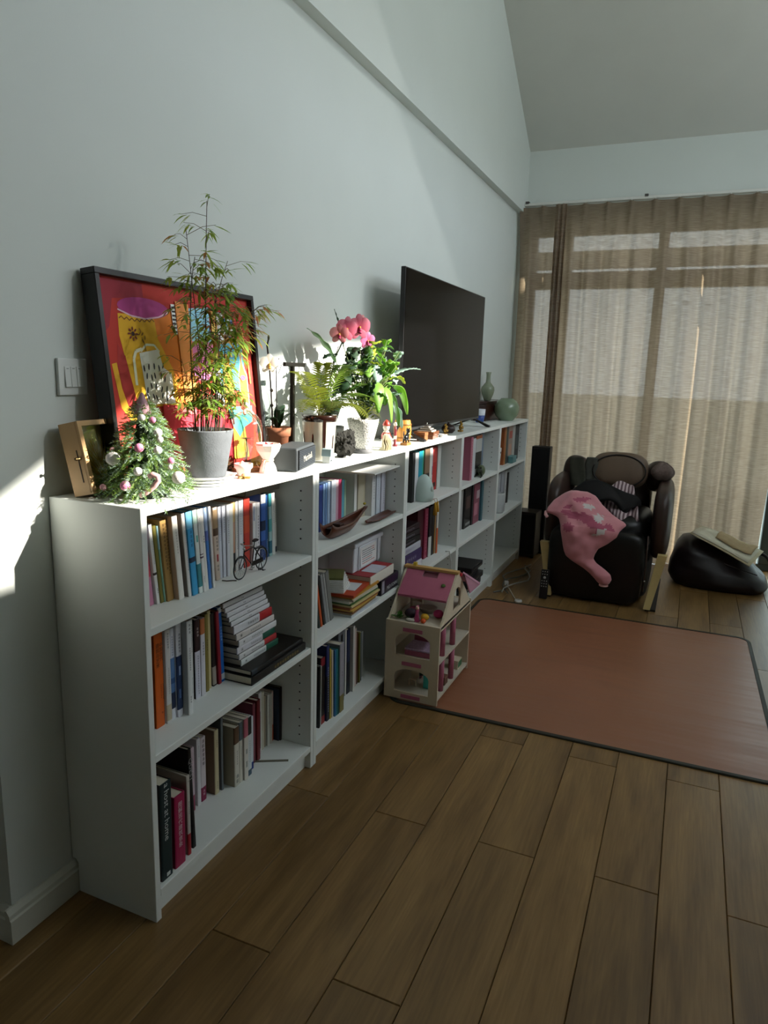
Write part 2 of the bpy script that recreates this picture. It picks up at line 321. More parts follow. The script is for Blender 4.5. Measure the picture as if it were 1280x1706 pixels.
# ================================================================= five white bookcases in a row
M_WHITE = mat('#e6eae6', .42, var=.015, scale=8, name='white_foil')
M_BACK = mat('#dcdfdb', .6, var=.02, name='white_back_board')
M_HOLE = flat('#20201e', .9)
CL = ['white bookcase by the light switch, under the red painting', 'white bookcase under the fern and orchids', 'white bookcase directly behind the dollhouse, under the wooden barrel',
      'white bookcase under the television, fourth in the row from the light switch', 'white bookcase under the celadon jar, last towards the curtains']
SH = (.773, .449, .083)
CASES = []
def bookcase(i):
    y0 = .8*i
    t = thing('bookcase', CL[i], 'bookcase', (0, y0+.4, 0), group='row of white bookcases')
    e = .001
    for s in (-1, 1):
        ya_, yb_ = sorted((s*(.4-e), s*(.4-.02)))
        b = MB(); pr = [(.022, 0), (.28, 0), (.28, 1.06), (.002, 1.06), (.002, .095), (.014, .095), (.022, .085)]
        b.prism(pr, ya_, yb_, 'y'); b.obj('side_panel', M_WHITE, t, bevel=.0012, seg=1)
    b = MB(); b.box(.008, .28, -.38, .38, 1.04, 1.06); b.obj('top_panel', M_WHITE, t, bevel=.0012, seg=1)
    for z in SH[:2]:
        b = MB(); b.box(.010, .278, -.38, .38, z-.02, z); b.obj('shelf', M_WHITE, t, bevel=.0012, seg=1)
    b = MB(); b.box(.022, .28, -.38, .38, SH[2]-.02, SH[2]); b.obj('bottom_shelf', M_WHITE, t, bevel=.0012, seg=1)
    b = MB(); b.box(.242, .258, -.38, .38, 0, SH[2]-.02); b.obj('plinth', M_WHITE, t)
    b = MB(); b.box(.004, .008, -.396, .396, .09, 1.055); b.obj('back_panel', M_BACK, t)
    b = MB()
    for s in (-1, 1):
        for xx in (.05, .235):
            z = .12
            while z < 1.0:
                if all(abs(z-q) > .03 for q in SH):
                    b.lathe([(.0028, -.0006), (.0028, .0006)], 8, M=Matrix.Translation((xx, s*.3795, z)) @ Matrix.Rotation(math.pi/2, 4, 'X'))
                z += .032
    h = b.obj('shelf_pin_holes', M_HOLE, t); h['kind'] = 'stuff'
    CASES.append(t)
for i in range(5): bookcase(i)
# ================================================================= linen curtains on a ceiling track
def curtain_mat():
    m = bpy.data.materials.new('taupe_linen'); m.use_nodes = True; nt = m.node_tree; L = nt.links
    nt.nodes.remove(nt.nodes['Principled BSDF'])
    tc = nt.nodes.new('ShaderNodeTexCoord'); mp = nt.nodes.new('ShaderNodeMapping'); mp.inputs['Scale'].default_value = (13, 4, 330); L.new(tc.outputs['Object'], mp.inputs[0])
    n = nt.nodes.new('ShaderNodeTexNoise'); n.inputs['Scale'].default_value = 1.0; n.inputs['Detail'].default_value = 2; L.new(mp.outputs[0], n.inputs[0])
    def ramp(c0, c1, p0=.35, p1=.68):
        r = nt.nodes.new('ShaderNodeValToRGB'); r.color_ramp.elements[0].position = p0; r.color_ramp.elements[1].position = p1
        r.color_ramp.elements[0].color = (*c0, 1); r.color_ramp.elements[1].color = (*c1, 1); L.new(n.outputs['Fac'], r.inputs[0]); return r
    d = nt.nodes.new('ShaderNodeBsdfDiffuse'); L.new(ramp(lin('#8a7c6c'), lin('#a39583')).outputs[0], d.inputs[0])
    t = nt.nodes.new('ShaderNodeBsdfTranslucent'); L.new(ramp(lin('#88725c'), lin('#a58f77')).outputs[0], t.inputs[0])
    p = nt.nodes.new('ShaderNodeBsdfTransparent'); p.inputs[0].default_value = (.95, .9, .85, 1)
    a = nt.nodes.new('ShaderNodeMixShader'); a.inputs[0].default_value = .5; L.new(d.outputs[0], a.inputs[1]); L.new(t.outputs[0], a.inputs[2])
    r = ramp((.02,)*3, (.075,)*3, .3, .8)
    c = nt.nodes.new('ShaderNodeMixShader'); L.new(r.outputs[0], c.inputs[0]); L.new(a.outputs[0], c.inputs[1]); L.new(p.outputs[0], c.inputs[2])
    L.new(c.outputs[0], nt.nodes['Material Output'].inputs[0])
    return m
M_CURT = curtain_mat()
M_TRACK = flat('#dcdcd6', .4)
CZ = 2.612
trk = thing('curtain_track', 'white curtain track fixed along the top of the window wall', 'curtain track', (1.2, 4.44, CZ+.02))
b = MB(); b.box(-1.17, 1.9, -.02, .02, -.004, .016); b.obj('rail', M_TRACK, trk, bevel=.003, seg=1)
for x in (-1.13, -.28, .62, 1.5): b = MB(); b.box(x-.012, x+.012, -.024, .024, .010, .028); b.obj('bracket', flat('#4d4a46'), trk)
def curtain(label, x0, x1, seed, yc, bunch):
    rnd = random.Random(seed); P = .155; npl = max(2, round((x1-x0)/P)); P = (x1-x0)/npl
    ph = [rnd.uniform(-.9, .9) for _ in range(npl+2)]; am = [rnd.uniform(.6, 1.25) for _ in range(npl+2)]
    t = thing('curtain', label, 'curtain', ((x0+x1)/2, yc, 0), group='linen curtains')
    xm = (x0+x1)/2
    def fn(u, v):
        x = x0+(x1-x0)*u; s = (x-x0)/P; k = int(min(s, npl-1)); fr = s-k
        z = .004+(CZ-.004)*v; d = CZ-z
        # pinch near the head, broad rolling folds lower down
        pin = math.exp(-((min(fr, 1-fr))/.10)**2)
        head = -.035*pin*max(0, 1-d/.28)+.012*math.sin(math.pi*fr)*max(0, 1-d/.3)
        w = min(1, d/.45)
        low = w*(.030*am[k]*math.cos(2*math.pi*fr+ph[k]*w*.6)+.014*math.sin(4.1*math.pi*s*.5+ph[k+1]+z*.35)+.010*math.sin(9.7*math.pi*s*.5+1.7*z))
        sway = .015*w*math.sin(1.1*s+2.2*z*.4)
        e = .02*math.sin(2.0*z+seed)*w*bunch
        return (x-xm+sway+e*u, head+low, z)
    b = MB(); b.grid(fn, npl*16, 44); c = b.obj('cloth', M_CURT, t)
    for k in range(npl+1):
        b = MB(); xx = x0+k*P-xm; b.tube([(xx, .0, CZ+.02), (xx, -.004, CZ-.01), (xx, -.012, CZ-.02)], .0022, 6); b.obj('hook', M_TRACK, t)
    return t
curtain('narrow taupe linen curtain panel hanging in the corner by the wall', .028, .372, 3, 4.40, .3)
curtain('wide taupe linen curtain panel hanging behind the massage chair', .345, 1.945, 11, 4.40, .6)
# the stacked, doubled edge of the wide panel
rb = MB()
rb.grid(lambda u, v: (.30+.085*u+.008*math.sin(3*v), 4.345+.022*math.sin(u*math.pi*5+.6*v)*min(1, .35+(1-v)*3), .004+(CZ-.004)*v), 40, 30)
tag(rb.obj('curtain', M_CURT), 'tightly gathered taupe curtain edge between the two panels', 'curtain', 'linen curtains')
# ================================================================= books
M_PAGE = mat('#d9d2bd', .8, var=.08, scale=400, stretch=(1, 1, .05), name='page_edges')
ORD = 'zero first second third fourth fifth sixth seventh eighth ninth tenth eleventh twelfth thirteenth fourteenth fifteenth sixteenth seventeenth eighteenth nineteenth twentieth twenty-first twenty-second twenty-third twenty-fourth twenty-fifth twenty-sixth twenty-seventh twenty-eighth twenty-ninth thirtieth'.split()
INK = flat('#2b2c30', .7)
def glyphs(b, y, z0, z1, w, rnd, mi=0, x=.0006, horiz=False):
    """small print strokes running down a spine"""
    s = w; z = z1
    while z-s > z0:
        for k in range(3):
            a = z-s*(.2+.28*k); hw = w*rnd.uniform(.28, .46)
            q = (y-hw, y+hw, a-s*.055, a+s*.055)
            b.add([(x, q[0], q[2]), (x, q[1], q[2]), (x, q[1], q[3]), (x, q[0], q[3])], [(0, 1, 2, 3)], mi)
        yy = y+rnd.uniform(-.3, .3)*w
        b.add([(x, yy-w*.06, z-s*.85), (x, yy+w*.06, z-s*.85), (x, yy+w*.06, z-s*.12), (x, yy-w*.06, z-s*.12)], [(0, 1, 2, 3)], mi)
        z -= s*1.15
def book(desc, lab, t, h, d, col, bands='', title='', cover=None, group=None, txt=None):
    """a book standing with its spine at local x=0 (facing +x), its near lower edge on the origin"""
    rnd = random.Random(hash_(lab)); cm = mat(col, .5, var=.03, scale=60)
    cv = mat(cover, .5, var=.05, scale=40) if cover else cm
    th = min(.0022, t*.16); r = min(t*.22, .004)
    b = MB()
    sp = [(-.004, 0), (-.0012, 0), (0, r), (0, t-r), (-.0012, t), (-.004, t)]
    b.prism(sp, 0, h, 'z', 0)
    b.box(-d, -.003, 0, th, 0, h, 1); b.box(-d, -.003, t-th, t, 0, h, 1)
    o = b.obj('book', [cm, cv]); tag(o, lab, 'book', group)
    b = MB(); b.box(-d+.003, -.0035, th, t-th, .0025, h-.003); b.obj('page_block', M_PAGE, o)
    if bands or title:
        b = MB(); ms = []
        for s in [q for q in bands.split(';') if q]:
            f = s.split(':'); z = f[0].split('-'); c = f[1]
            ya_, yb_ = (float(f[2].split('-')[0]), float(f[2].split('-')[1])) if len(f) > 2 else (0, 1)
            ms.append(mat(c, .5, var=.06, scale=80)); k = len(ms)-1
            z0, z1 = float(z[0])*h, float(z[1])*h; xx = .0003+.00005*k
            if len(f) > 2: b.add([(xx, r+(t-2*r)*ya_, z0), (xx, r+(t-2*r)*yb_, z0), (xx, r+(t-2*r)*yb_, z1), (xx, r+(t-2*r)*ya_, z1)], [(0, 1, 2, 3)], k)
            else:
                e = .0003+.00005*k
                b.prism([(-.0042, -e), (-.0012, -e), (e, r), (e, t-r), (-.0012, t+e), (-.0042, t+e)], max(z0, .0001), min(z1, h-.0001), 'z', k)
        for s in [q for q in title.split(';') if q]:
            f = s.split(':'); z = f[0].split('-')
            ms.append(flat(f[1], .6)); w = float(f[2])*t if len(f) > 2 else t*.5; yc = (float(f[3]) if len(f) > 3 else .5)*t
            glyphs(b, yc, float(z[0])*h, float(z[1])*h, w, rnd, len(ms)-1, .0009)
        b.obj('spine_print', ms, o)['kind'] = 'stuff'
    if txt:
        for body, size, zc, yc, c, vert in txt:
            M = frame((.0011, yc*t, zc*h), (0, 1, 0), (0, 0, 1)) if vert else frame((.0011, yc*t, zc*h), (0, 0, -1), (0, 1, 0))
            text_obj('spine_title', body, size, flat(c, .6), o, M, vert)
    return o
def hash_(s): return sum((i+1)*ord(c) for i, c in enumerate(s))
def row(place, shelf_z, specs, group, d0=.145, ymax=9):
    y = -9; n = 0
    for sp in specs:
        (by, t, x, h, lean, col, bands, title, desc) = sp[:9]; kw = sp[9] if len(sp) > 9 else {}
        n += 1; y = max(y, by)
        lab = f'{desc}, {ORD[n]} from near end, {place}'
        d = min(kw.pop('d', d0), x-.012)
        o = book(desc, lab, t, h, d, col, bands, title, group=group, **kw)
        a = math.asin(max(-.4, min(.4, -lean/h)))   # lean<0: top tips to -y
        if lean <= 0: o.location = (x, y, shelf_z); o.rotation_euler = (a, 0, 0); y2 = y+t/math.cos(a)
        else:
            o.location = (x, y+t-t*math.cos(a), shelf_z+t*math.sin(-a)); o.rotation_euler = (a, 0, 0); y2 = y+t
        y = y2+.0006
W_, WL = '#e9e9e6', '#dcdfea'
T1 = '.3-.8:#5a5f68:.4'; T2 = '.55-.85:#3c3c40:.45'; T3 = '.12-.2:#3c3c40:.4;.5-.8:#73757a:.35'
row('top shelf under the red painting', SH[0], [
 (.088, .040, .165, .222, -.022, '#c9b08a', '', '', 'tan hardback mostly hidden'),
 (.135, .021, .170, .212, -.022, '#c37f9d', '.66-1:#5b6d8c;.36-.66:#c8475a', '', 'slate, red and pink book'),
 (.162, .0105, .175, .213, -.022, W_, '.37-.40:#3a302c', T3, 'slim white book with black band'),
 (.173, .0105, .178, .207, -.022, '#77702f', '', '', 'slim olive green book'),
 (.184, .0048, .180, .206, -.022, '#8fbfae', '.7-1:#a4cfdc', '', 'thin pale teal booklet'),
 (.190, .024, .186, .221, -.022, '#a9854c', '', '.35-.95:#4a3415:.38:.4;.3-.95:#4a3415:.30:.75', 'golden brown book with dense lettering'),
 (.216, .019, .202, .227, -.022, '#e6e3da', '', '.55-.85:#a9a49a:.35', 'thick cream book pulled forward', dict(cover='#b99f86')),
 (.246, .011, .208, .230, -.022, '#e4e2de', '', T1, 'white book with grey photo cover', dict(cover='#8e8983')),
 (.259, .021, .212, .232, -.022, '#3fa4d8', '.40-.46:#1d2d45;.80-1:#7cc6ea', '.55-.78:#1d5f92:.5', 'sky blue book with dark motif'),
 (.281, .015, .215, .233, -.022, '#dfe6e2', '.08-.36:#3f8a92;.62-.70:#4fae9e:.2-.9;.84-1:#c6e2d6', '', 'white book with teal panel'),
 (.297, .011, .217, .232, -.022, '#e8e6e4', '.42-.44:#5a4a58;.46-.47:#5a4a58', '.1-.2:#444:.4;.6-.9:#888:.35', 'slim white book, two dark lines'),
 (.310, .0125, .214, .231, -.020, '#e8e6e0', '', '.58-.68:#222:.5', 'white book with short black title'),
 (.327, .011, .212, .231, -.018, '#3f7ac2', '.72-1:#a9c0e2;.60-.72:#6576b8', '', 'bright blue gradient book'),
 (.341, .009, .215, .231, -.016, '#efece8', '', '.05-.95:#a5a3a5:.3', 'narrow white book'),
 (.398, .0185, .183, .214, -.012, '#d8c4b4', '.62-.97:#a58a68;.62-.72:#5c4330;.26-.36:#9b2f35:.15-.85', '.38-.6:#3c332c:.5;.1-.22:#57504a:.5', 'beige book with red dot'),
 (.420, .0125, .179, .211, -.006, WL, '', '.5-.85:#8c93b2:.4', 'lavender white book of a pair'),
 (.434, .0135, .181, .210, -.003, WL, '', '.6-.86:#767c92:.45', 'lavender white companion book'),
 (.449, .0125, .184, .211, 0, '#e4e5ea', '', '.45-.8:#55575f:.45', 'white book with grey title'),
 (.463, .020, .181, .211, 0, '#e2e2dc', '', '', 'plain white thick book'),
 (.485, .0145, .176, .214, 0, '#c89a7e', '.02-.28:#161514;.72-1:#d4b277', '', 'peach and tan book, black foot'),
 (.502, .0125, .176, .213, 0, '#eae8e4', '', '.3-.8:#7f817c:.4', 'white book with vertical grey lettering'),
 (.518, .022, .177, .216, 0, '#e8e7ea', '', '.2-.9:#6b6e78:.18:.75;.5-.85:#9aa4ae:.3:.35', 'white book with fine blue lettering'),
 (.545, .030, .176, .216, 0, '#c23a2c', '.5-.75:#d4512f', '', 'thick red book'),
 (.580, .016, .184, .196, 0, '#e6e6e6', '.72-.95:#4d6aa8:0-.4', '', 'white book with blue corner'),
 (.598, .020, .184, .194, 0, '#e3e0e4', '', T1, 'plain white medium book'),
 (.640, .024, .175, .214, 0, '#24407c', '.3-.9:#3f68b4;.45-.6:#14213f;.86-1:#dfe4ea', '', 'navy book with starry photo spine'),
 (.680, .012, .167, .205, -.006, '#2f5c98', '', '.1-.3:#cfd8e6:.4', 'slim blue book'),
 (.697, .016, .169, .207, -.006, '#a7d0d0', '.8-1:#3f9aa0;.05-.25:#2f6f82;.4-.6:#5fb0b0', '', 'pale teal book with waves'),
 (.718, .017, .167, .206, -.006, '#e9e9e4', '', '.5-.8:#8c8c88:.3', 'broad white book'),
 (.742, .013, .160, .186, -.006, '#dcd9cf', '.02-.12:#3b4550', '.55-.85:#55534c:.4', 'off-white book, last in row'),
], 'books on the top shelf of the nearest bookcase')
row('middle shelf under the red painting', SH[1], [
 (.106, .0135, .190, .253, 0, '#4a1a18', '', '.2-.9:#a86a5a:.4', 'very dark red book'),
 (.123, .031, .194, .256, 0, '#d2611c', '', '.30-.46:#3a1a08:.14:.62;.28-.46:#3a1a08:.14:.84;.13-.16:#2a1206:.2:.7', 'thick orange book with black title', dict(txt=[('中国古代', .0125, .80, .74, '#2a1206', True), ('建筑与艺术', .0135, .77, .32, '#2a1206', True)])),
 (.157, .018, .200, .258, 0, '#d9d7d6', '.03-.2:#c3b79c', '.78-.97:#3c3c50:.35;.3-.6:#9a9a9a:.3', 'white book with blue-grey specks'),
 (.178, .0175, .196, .254, 0, '#dde0ea', '.12-.68:#5d86bd;.12-.30:#1b2a4a;.40-.46:#35598e', '.70-.92:#50608a:.35', 'white over sky-blue photo book'),
 (.197, .020, .202, .262, 0, '#e2e4ec', '.08-.66:#23365e;.45-.55:#8fa6cf:.2-.8;.2-.3:#5c7bb0:.1-.7', '.68-.9:#2c3b62:.4', 'white book with navy pattern'),
 (.219, .017, .220, .266, 0, '#dfe2e2', '', '.12-.2:#333:.35;.45-.72:#3a3c3e:.34;.86-.97:#2c2c2c:.5', 'white book pulled forward, black title', dict(cover='#aeb3b4')),
 (.283, .012, .176, .241, 0, '#d5d7d4', '', '.1-.3:#444:.35;.6-.95:#5f6468:.4', 'grey-white book behind the pulled-out one'),
 (.302, .0215, .178, .236, 0, '#d9d7e4', '.60-1:#2d1418', '.05-.55:#5c5a68:.3;.75-.9:#d8c8c4:.4', 'lilac book with dark photo top', dict(cover='#0e0d0e')),
 (.326, .0185, .179, .231, 0, '#d9d6de', '.8-1:#c27446', '.5-.7:#55535a:.4;.1-.13:#222:.4', 'white book with orange head'),
 (.353, .014, .174, .235, 0, '#8a7c3c', '', '.5-.68:#3d361a:.45', 'olive gold book'),
 (.370, .015, .168, .238, 0, '#cdbf8e', '', '', 'cream yellow book'),
 (.391, .0165, .170, .226, -.008, '#1c1513', '.02-.27:#a39a90', '', 'black book with grey foot', dict(cover='#17110f')),
 (.410, .0135, .176, .229, -.010, '#8f1f2c', '', '', 'crimson book'),
 (.426, .0165, .173, .236, -.012, '#1f66ba', '.93-1:#dfe3e8;.03-.11:#cfd9e4', '.55-.75:#9dc6ee:.5', 'bright blue book'),
], 'books on the middle shelf of the nearest bookcase')
row('bottom shelf under the red painting', SH[2], [
 (.040, .040, .268, .268, .004, '#12282b', '.02-.06:#d5d9d8:.4-.8', '', 'thick dark green book', dict(cover='#241a16', d=.2, txt=[('a host at home', .026, .70, .5, '#d5dcda', False)])),
 (.092, .040, .267, .204, .003, '#a31f4e', '', '.08-.24:#c4567c:.1', 'magenta book with white title', dict(d=.14, txt=[('图解现代建筑意象', .0165, .58, .5, '#e8d3da', True)])),
 (.150, .012, .262, .234, 0, '#c9c4bd', '.0-.27:#a3212c', '.5-.68:#3b3a3a:.4;.9-.94:#444:.4', 'tall pale grey book, red foot', dict(cover='#a8a39b', d=.23)),
 (.178, .013, .255, .300, -.012, '#0b0b0c', '', '', 'tall black album', dict(d=.22, txt=[('QUEST', .022, .80, .5, '#9a9a9a', False)])),
 (.300, .020, .150, .204, 0, '#cbb7c0', '.0-.25:#8c3450', '', 'pinkish white book'),
 (.336, .016, .147, .216, 0, '#dcdadc', '', '.7-.9:#777:.3', 'slim white book'),
 (.357, .023, .144, .208, 0, '#d9cdd2', '0-.22:#861f48', '.5-.97:#4a2a38:.55;.05-.18:#e0c8d0:.4', 'white book, calligraphy, magenta foot'),
 (.405, .019, .159, .212, 0, '#c9bd98', '', '.7-.85:#54503c:.3;.05-.2:#54503c:.3', 'cream spine book with tan cover', dict(cover='#8a7058')),
 (.433, .010, .162, .245, 0, '#6d7478', '', '', 'tall slate grey thin book'),
 (.464, .024, .189, .201, 0, '#d6d2c4', '.72-1:#5a402c', '.32-.6:#6a675c:.3;.02-.2:#22262c:.6', 'cream book with brown jacket top', dict(cover='#b3a88f')),
 (.490, .0165, .189, .207, 0, '#d7d3c5', '.70-1:#59656a', '.2-.6:#8f8c80:.3', 'cream book with slate jacket top'),
 (.508, .021, .195, .211, 0, '#d6d0c6', '.70-1:#b0606c;.2-.3:#8f948c:.2-.8;.42-.5:#8f948c:.2-.8', '', 'cream book with rose jacket top'),
 (.531, .0225, .191, .204, 0, '#d3d8da', '.70-1:#2c302c;0-.1:#3a5464', '.2-.6:#8c989c:.3', 'white book with charcoal jacket top'),
 (.570, .013, .178, .185, 0, '#cfd6dc', '0-.14:#22408c', '', 'slim white book, blue foot'),
 (.602, .0145, .163, .212, 0, '#7c3a48', '', '', 'dusty maroon book'),
 (.620, .020, .167, .217, 0, '#6a141c', '', '', 'deep red hardback'),
 (.652, .013, .152, .225, 0, '#d8d3d3', '.1-.7:#1c1a1b:.2-1', '', 'white book with black side'),
 (.672, .009, .146, .221, 0, '#dfdfd9', '', '', 'thin white booklet'),
 (.686, .0145, .142, .212, 0, '#c9c5b2', '', '', 'cream paperback'),
 (.703, .0125, .139, .192, 0, '#a89c84', '', '', 'tan paperback'),
 (.718, .014, .145, .190, 0, '#dbd9d0', '', '.4-.9:#777:.3', 'white paperback with dotted title'),
 (.734, .0145, .145, .187, 0, '#c9c3b6', '', '.3-.95:#8a867c:.3', 'light grey-beige paperback'),
 (.750, .013, .140, .188, 0, '#d8b9b0', '0-.33:#c9552f', '', 'pale pink book, orange foot'),
 (.764, .0045, .160, .195, 0, '#26364a', '', '', 'thin navy book'),
 (.7695, .0100, .165, .201, 0, '#241713', '', '', 'dark brown album', dict(cover='#1b100e')),
], 'books on the bottom shelf of the nearest bookcase')
row('top shelf under the fern', SH[0], [
 (1.080, 0.0270, .140, .178, 0, '#2a3f86', '', '', 'navy blue paperback'),
 (1.108, 0.0130, .142, .180, 0, '#8fb0dc', '', '.3-.8:#41558a:.35', 'light blue paperback'),
 (1.122, 0.0140, .144, .182, 0, '#7fa3d4', '', '.3-.8:#41558a:.35', 'mid blue paperback'),
 (1.137, 0.0180, .146, .184, 0, '#b8cde8', '', '.3-.8:#6b7da8:.35', 'powder blue paperback'),
 (1.156, 0.0370, .152, .187, 0, '#dfe3ee', '', '.3-.85:#8a90a4:.14:.3;.3-.85:#8a90a4:.14:.7', 'wide pale lavender book'),
 (1.194, 0.0300, .146, .183, 0, '#d9a7ba', '.86-1:#ead2d8', '', 'soft pink paperback'),
 (1.225, 0.0410, .140, .179, 0, '#a8325c', '', '', 'raspberry pink book'),
 (1.267, 0.0310, .135, .174, 0, '#69b7cc', '', '', 'turquoise blue paperback'),
 (1.299, 0.0140, .135, .171, 0, '#b7d3b4', '', '', 'pale green booklet'),
 (1.359, 0.0240, .150, .201, 0, '#efeee8', '', '', 'narrow white book beside gap'),
 (1.384, 0.0700, .155, .201, 0, '#d3cab0', '', '', 'thick beige slipcase book'),
 (1.455, 0.0360, .185, .199, 0, '#e4e6e6', '', '.3-.9:#8f96a4:.3', 'white book with grey print', ),
 (1.492, 0.0390, .190, .198, 0, '#d8e0ea', '', '.3-.9:#8f96a4:.2:.35', 'bluish white book'),
 (1.532, 0.0390, .195, .198, 0, '#dcdbe8', '', '.2-.92:#666a80:.2:.6', 'lilac white book, last in row'),
], 'books on the top shelf of the second bookcase')
row('bottom shelf under the fern', SH[2], [
 (.905, .011, .244, .240, 0, '#0e0f10', '', '', 'thin black portfolio'),
 (.920, .004, .243, .238, 0, '#d5d5d0', '', '', 'thin white pamphlet'),
 (.930, .030, .239, .262, 0, '#17100f', '.88-1:#8f2430;0-.12:#8c2a26', '', 'black book with red ends'),
 (.963, .021, .246, .300, -.008, '#1f2a5c', '0-.6:#141a2c', '.1-.72:#b9c2dc:.4', 'tall navy book, white lettering'),
 (.986, .010, .248, .281, -.008, '#c2a844', '', '', 'slim mustard yellow book'),
 (.998, .011, .250, .271, -.008, '#c8bfae', '', '', 'slim cream book'),
 (1.010, .010, .256, .270, -.008, '#2f6a9c', '', '', 'slim blue book'),
 (1.021, .010, .257, .269, -.008, '#2d7f86', '', '', 'slim teal book'),
 (1.032, .010, .258, .268, -.008, '#1d4f4a', '', '', 'slim dark green book'),
 (1.045, .034, .259, .279, -.008, '#9a98a0', '0-.25:#7a7040', '.5-.6:#555:.3', 'grey folder with olive foot'),
 (1.095, .055, .225, .318, -.006, '#6d7278', '.75-.9:#1c1c20:.3-.7', '', 'tall grey ring binder'),
 (1.168, .012, .211, .292, -.006, '#17181a', '', '', 'slim black tall book'),
 (1.182, .012, .212, .281, -.006, '#cfcdc8', '', '', 'slim white tall book'),
 (1.198, .028, .212, .276, -.006, '#141b26', '.5-1:#1b2848', '', 'black and navy tall book'),
 (1.230, .015, .224, .283, -.006, '#d2cfc9', '', '', 'broad white tall book'),
 (1.250, .040, .210, .256, -.006, '#c4b2aa', '', '', 'beige folder with black dot'),
 (1.296, .018, .206, .228, -.006, '#57301c', '', '', 'brown book'),
 (1.318, .012, .210, .223, -.006, '#6f6a2c', '', '', 'olive book'),
 (1.334, .014, .207, .214, -.006, '#4f5b66', '', '', 'slate book'),
 (1.354, .034, .195, .204, -.006, '#8c8c8a', '', '', 'grey file box, last in row'),
], 'books on the bottom shelf of the second bookcase')
row('top shelf under the wooden barrel', SH[0], [
 (1.832, 0.0340, .218, .238, 0, '#1b1c1e', '', '', 'black book'),
 (1.867, 0.0440, .218, .230, 0, '#dcdde0', '', '', 'white book'),
 (1.912, 0.0620, .219, .234, 0, '#1e9cb4', '0-1:#4fb98c:.8-1', '', 'teal book with green edge'),
 (1.975, 0.0690, .226, .241, 0, '#6b5340', '.5-1:#8a7158;.1-.5:#2f2620', '', 'brown photo-spined book'),
 (2.045, 0.0340, .226, .240, 0, '#e6e2d8', '', '', 'slim cream white book'),
 (2.080, 0.0340, .211, .234, 0, '#d0782c', '', '', 'orange book'),
 (2.145, 0.0590, .185, .217, 0, '#c9cdd8', '.4-.6:#6f7890', '', 'pale blue-grey book'),
 (2.205, 0.0720, .182, .225, 0, '#b9241f', '.08-.18:#2a1412:.2-.8;.65-1:#c8463e', '', 'red book with white crest', ),
 (2.278, 0.0510, .186, .230, 0, '#d4d6d0', '', '', 'pale grey book, last in row'),
], 'books on the top shelf of the third bookcase')
row('middle shelf under the wooden barrel', SH[1], [
 (1.962, 0.0820, .205, .262, 0, '#4a1420', '', '', 'dark wine red book'),
 (2.045, 0.0490, .213, .258, 0, '#8c2c48', '', '.1-.9:#c48a9c:.3', 'pink-red book'),
 (2.095, 0.0390, .220, .262, 0, '#141416', '0-.4:#c9cbc8', '', 'black book with white foot'),
 (2.135, 0.0540, .220, .266, 0, '#1c1a18', '0-1:#b07f2a:.75-1', '', 'black book with amber edge'),
 (2.190, 0.0210, .228, .269, 0, '#d6d4ce', '0-.5:#c86030', '', 'thin white and orange book'),
 (2.222, 0.0770, .193, .256, 0, '#23140f', '', '', 'dark brown album'),
], 'books on the middle shelf of the third bookcase')
row('top shelf under the television', SH[0], [
 (2.660, 0.0440, .250, .248, 0, '#b06478', '', '.1-.9:#d8a8b4:.3', 'pink book'),
 (2.705, 0.0390, .240, .230, 0, '#d8d8d6', '', '', 'white book'),
 (2.745, 0.0690, .235, .232, 0, '#c9ccd0', '', '', 'pale grey book'),
 (2.815, 0.1240, .236, .244, 0, '#b4b6b4', '.92-1:#a5562a;.2-.6:#23231f', '', 'grey photo album with russet top'),
 (2.940, 0.0440, .213, .240, 0, '#1d1d1f', '', '', 'black book'),
 (2.985, 0.0740, .213, .243, 0, '#6c7d90', '0-1:#caccd0:0-.4', '', 'blue and white book'),
], 'books on the top shelf of the fourth bookcase')
row('middle shelf under the television', SH[1], [
 (2.700, 0.0440, .170, .196, 0, '#c2c2c0', '', '', 'short white book'),
 (2.745, 0.0690, .174, .242, 0, '#a9a9a6', '', '', 'grey file'),
 (2.815, 0.1390, .184, .259, 0, '#191514', '.45-.75:#5c4440:.2-.9;.06-.12:#8a8a88:.2-.9', '', 'black album with face photo'),
 (2.955, 0.0290, .190, .258, 0, '#2a2426', '', '', 'slim dark book'),
 (2.985, 0.1290, .192, .257, 0, '#8c4c5c', '.2-.5:#c2808e:.1-.7;.6-.8:#c9b4b8:.4-.95', '', 'pink floral album'),
 (3.115, 0.0390, .205, .262, 0, '#3a6670', '', '', 'teal book, last in row'),
], 'books on the middle shelf of the fourth bookcase')
row('top shelf under the celadon jar', SH[0], [
 (3.470, 0.0590, .240, .256, 0, '#9a5224', '0-1:#c49a50:.7-1', '', 'orange brown book'),
 (3.530, 0.0640, .240, .256, 0, '#3d4244', '', '', 'dark grey book'),
 (3.595, 0.1390, .236, .257, 0, '#9a8a80', '.65-.85:#a4483c:.2-.9;.2-.5:#b88c78:.2-.8', '', 'taupe album with red print'),
 (3.735, 0.0740, .236, .252, 0, '#a9adac', '', '', 'light grey book'),
 (3.810, 0.1190, .236, .252, 0, '#22282b', '.3-.7:#3c4a4c:.2-.8', '', 'charcoal album'),
], 'books on the top shelf of the last bookcase')
row('middle shelf under the celadon jar', SH[1], [
 (3.550, 0.0790, .195, .248, 0, '#b7bac0', '', '', 'pale grey book'),
 (3.630, 0.0790, .200, .258, 0, '#a4a7b2', '', '', 'lavender grey book'),
 (3.710, 0.0590, .205, .250, 0, '#c4c4c6', '', '.3-.6:#777:.4', 'white book'),
 (3.840, 0.0390, .195, .224, 0, '#1a1718', '', '', 'black book'),
], 'books on the middle shelf of the last bookcase')
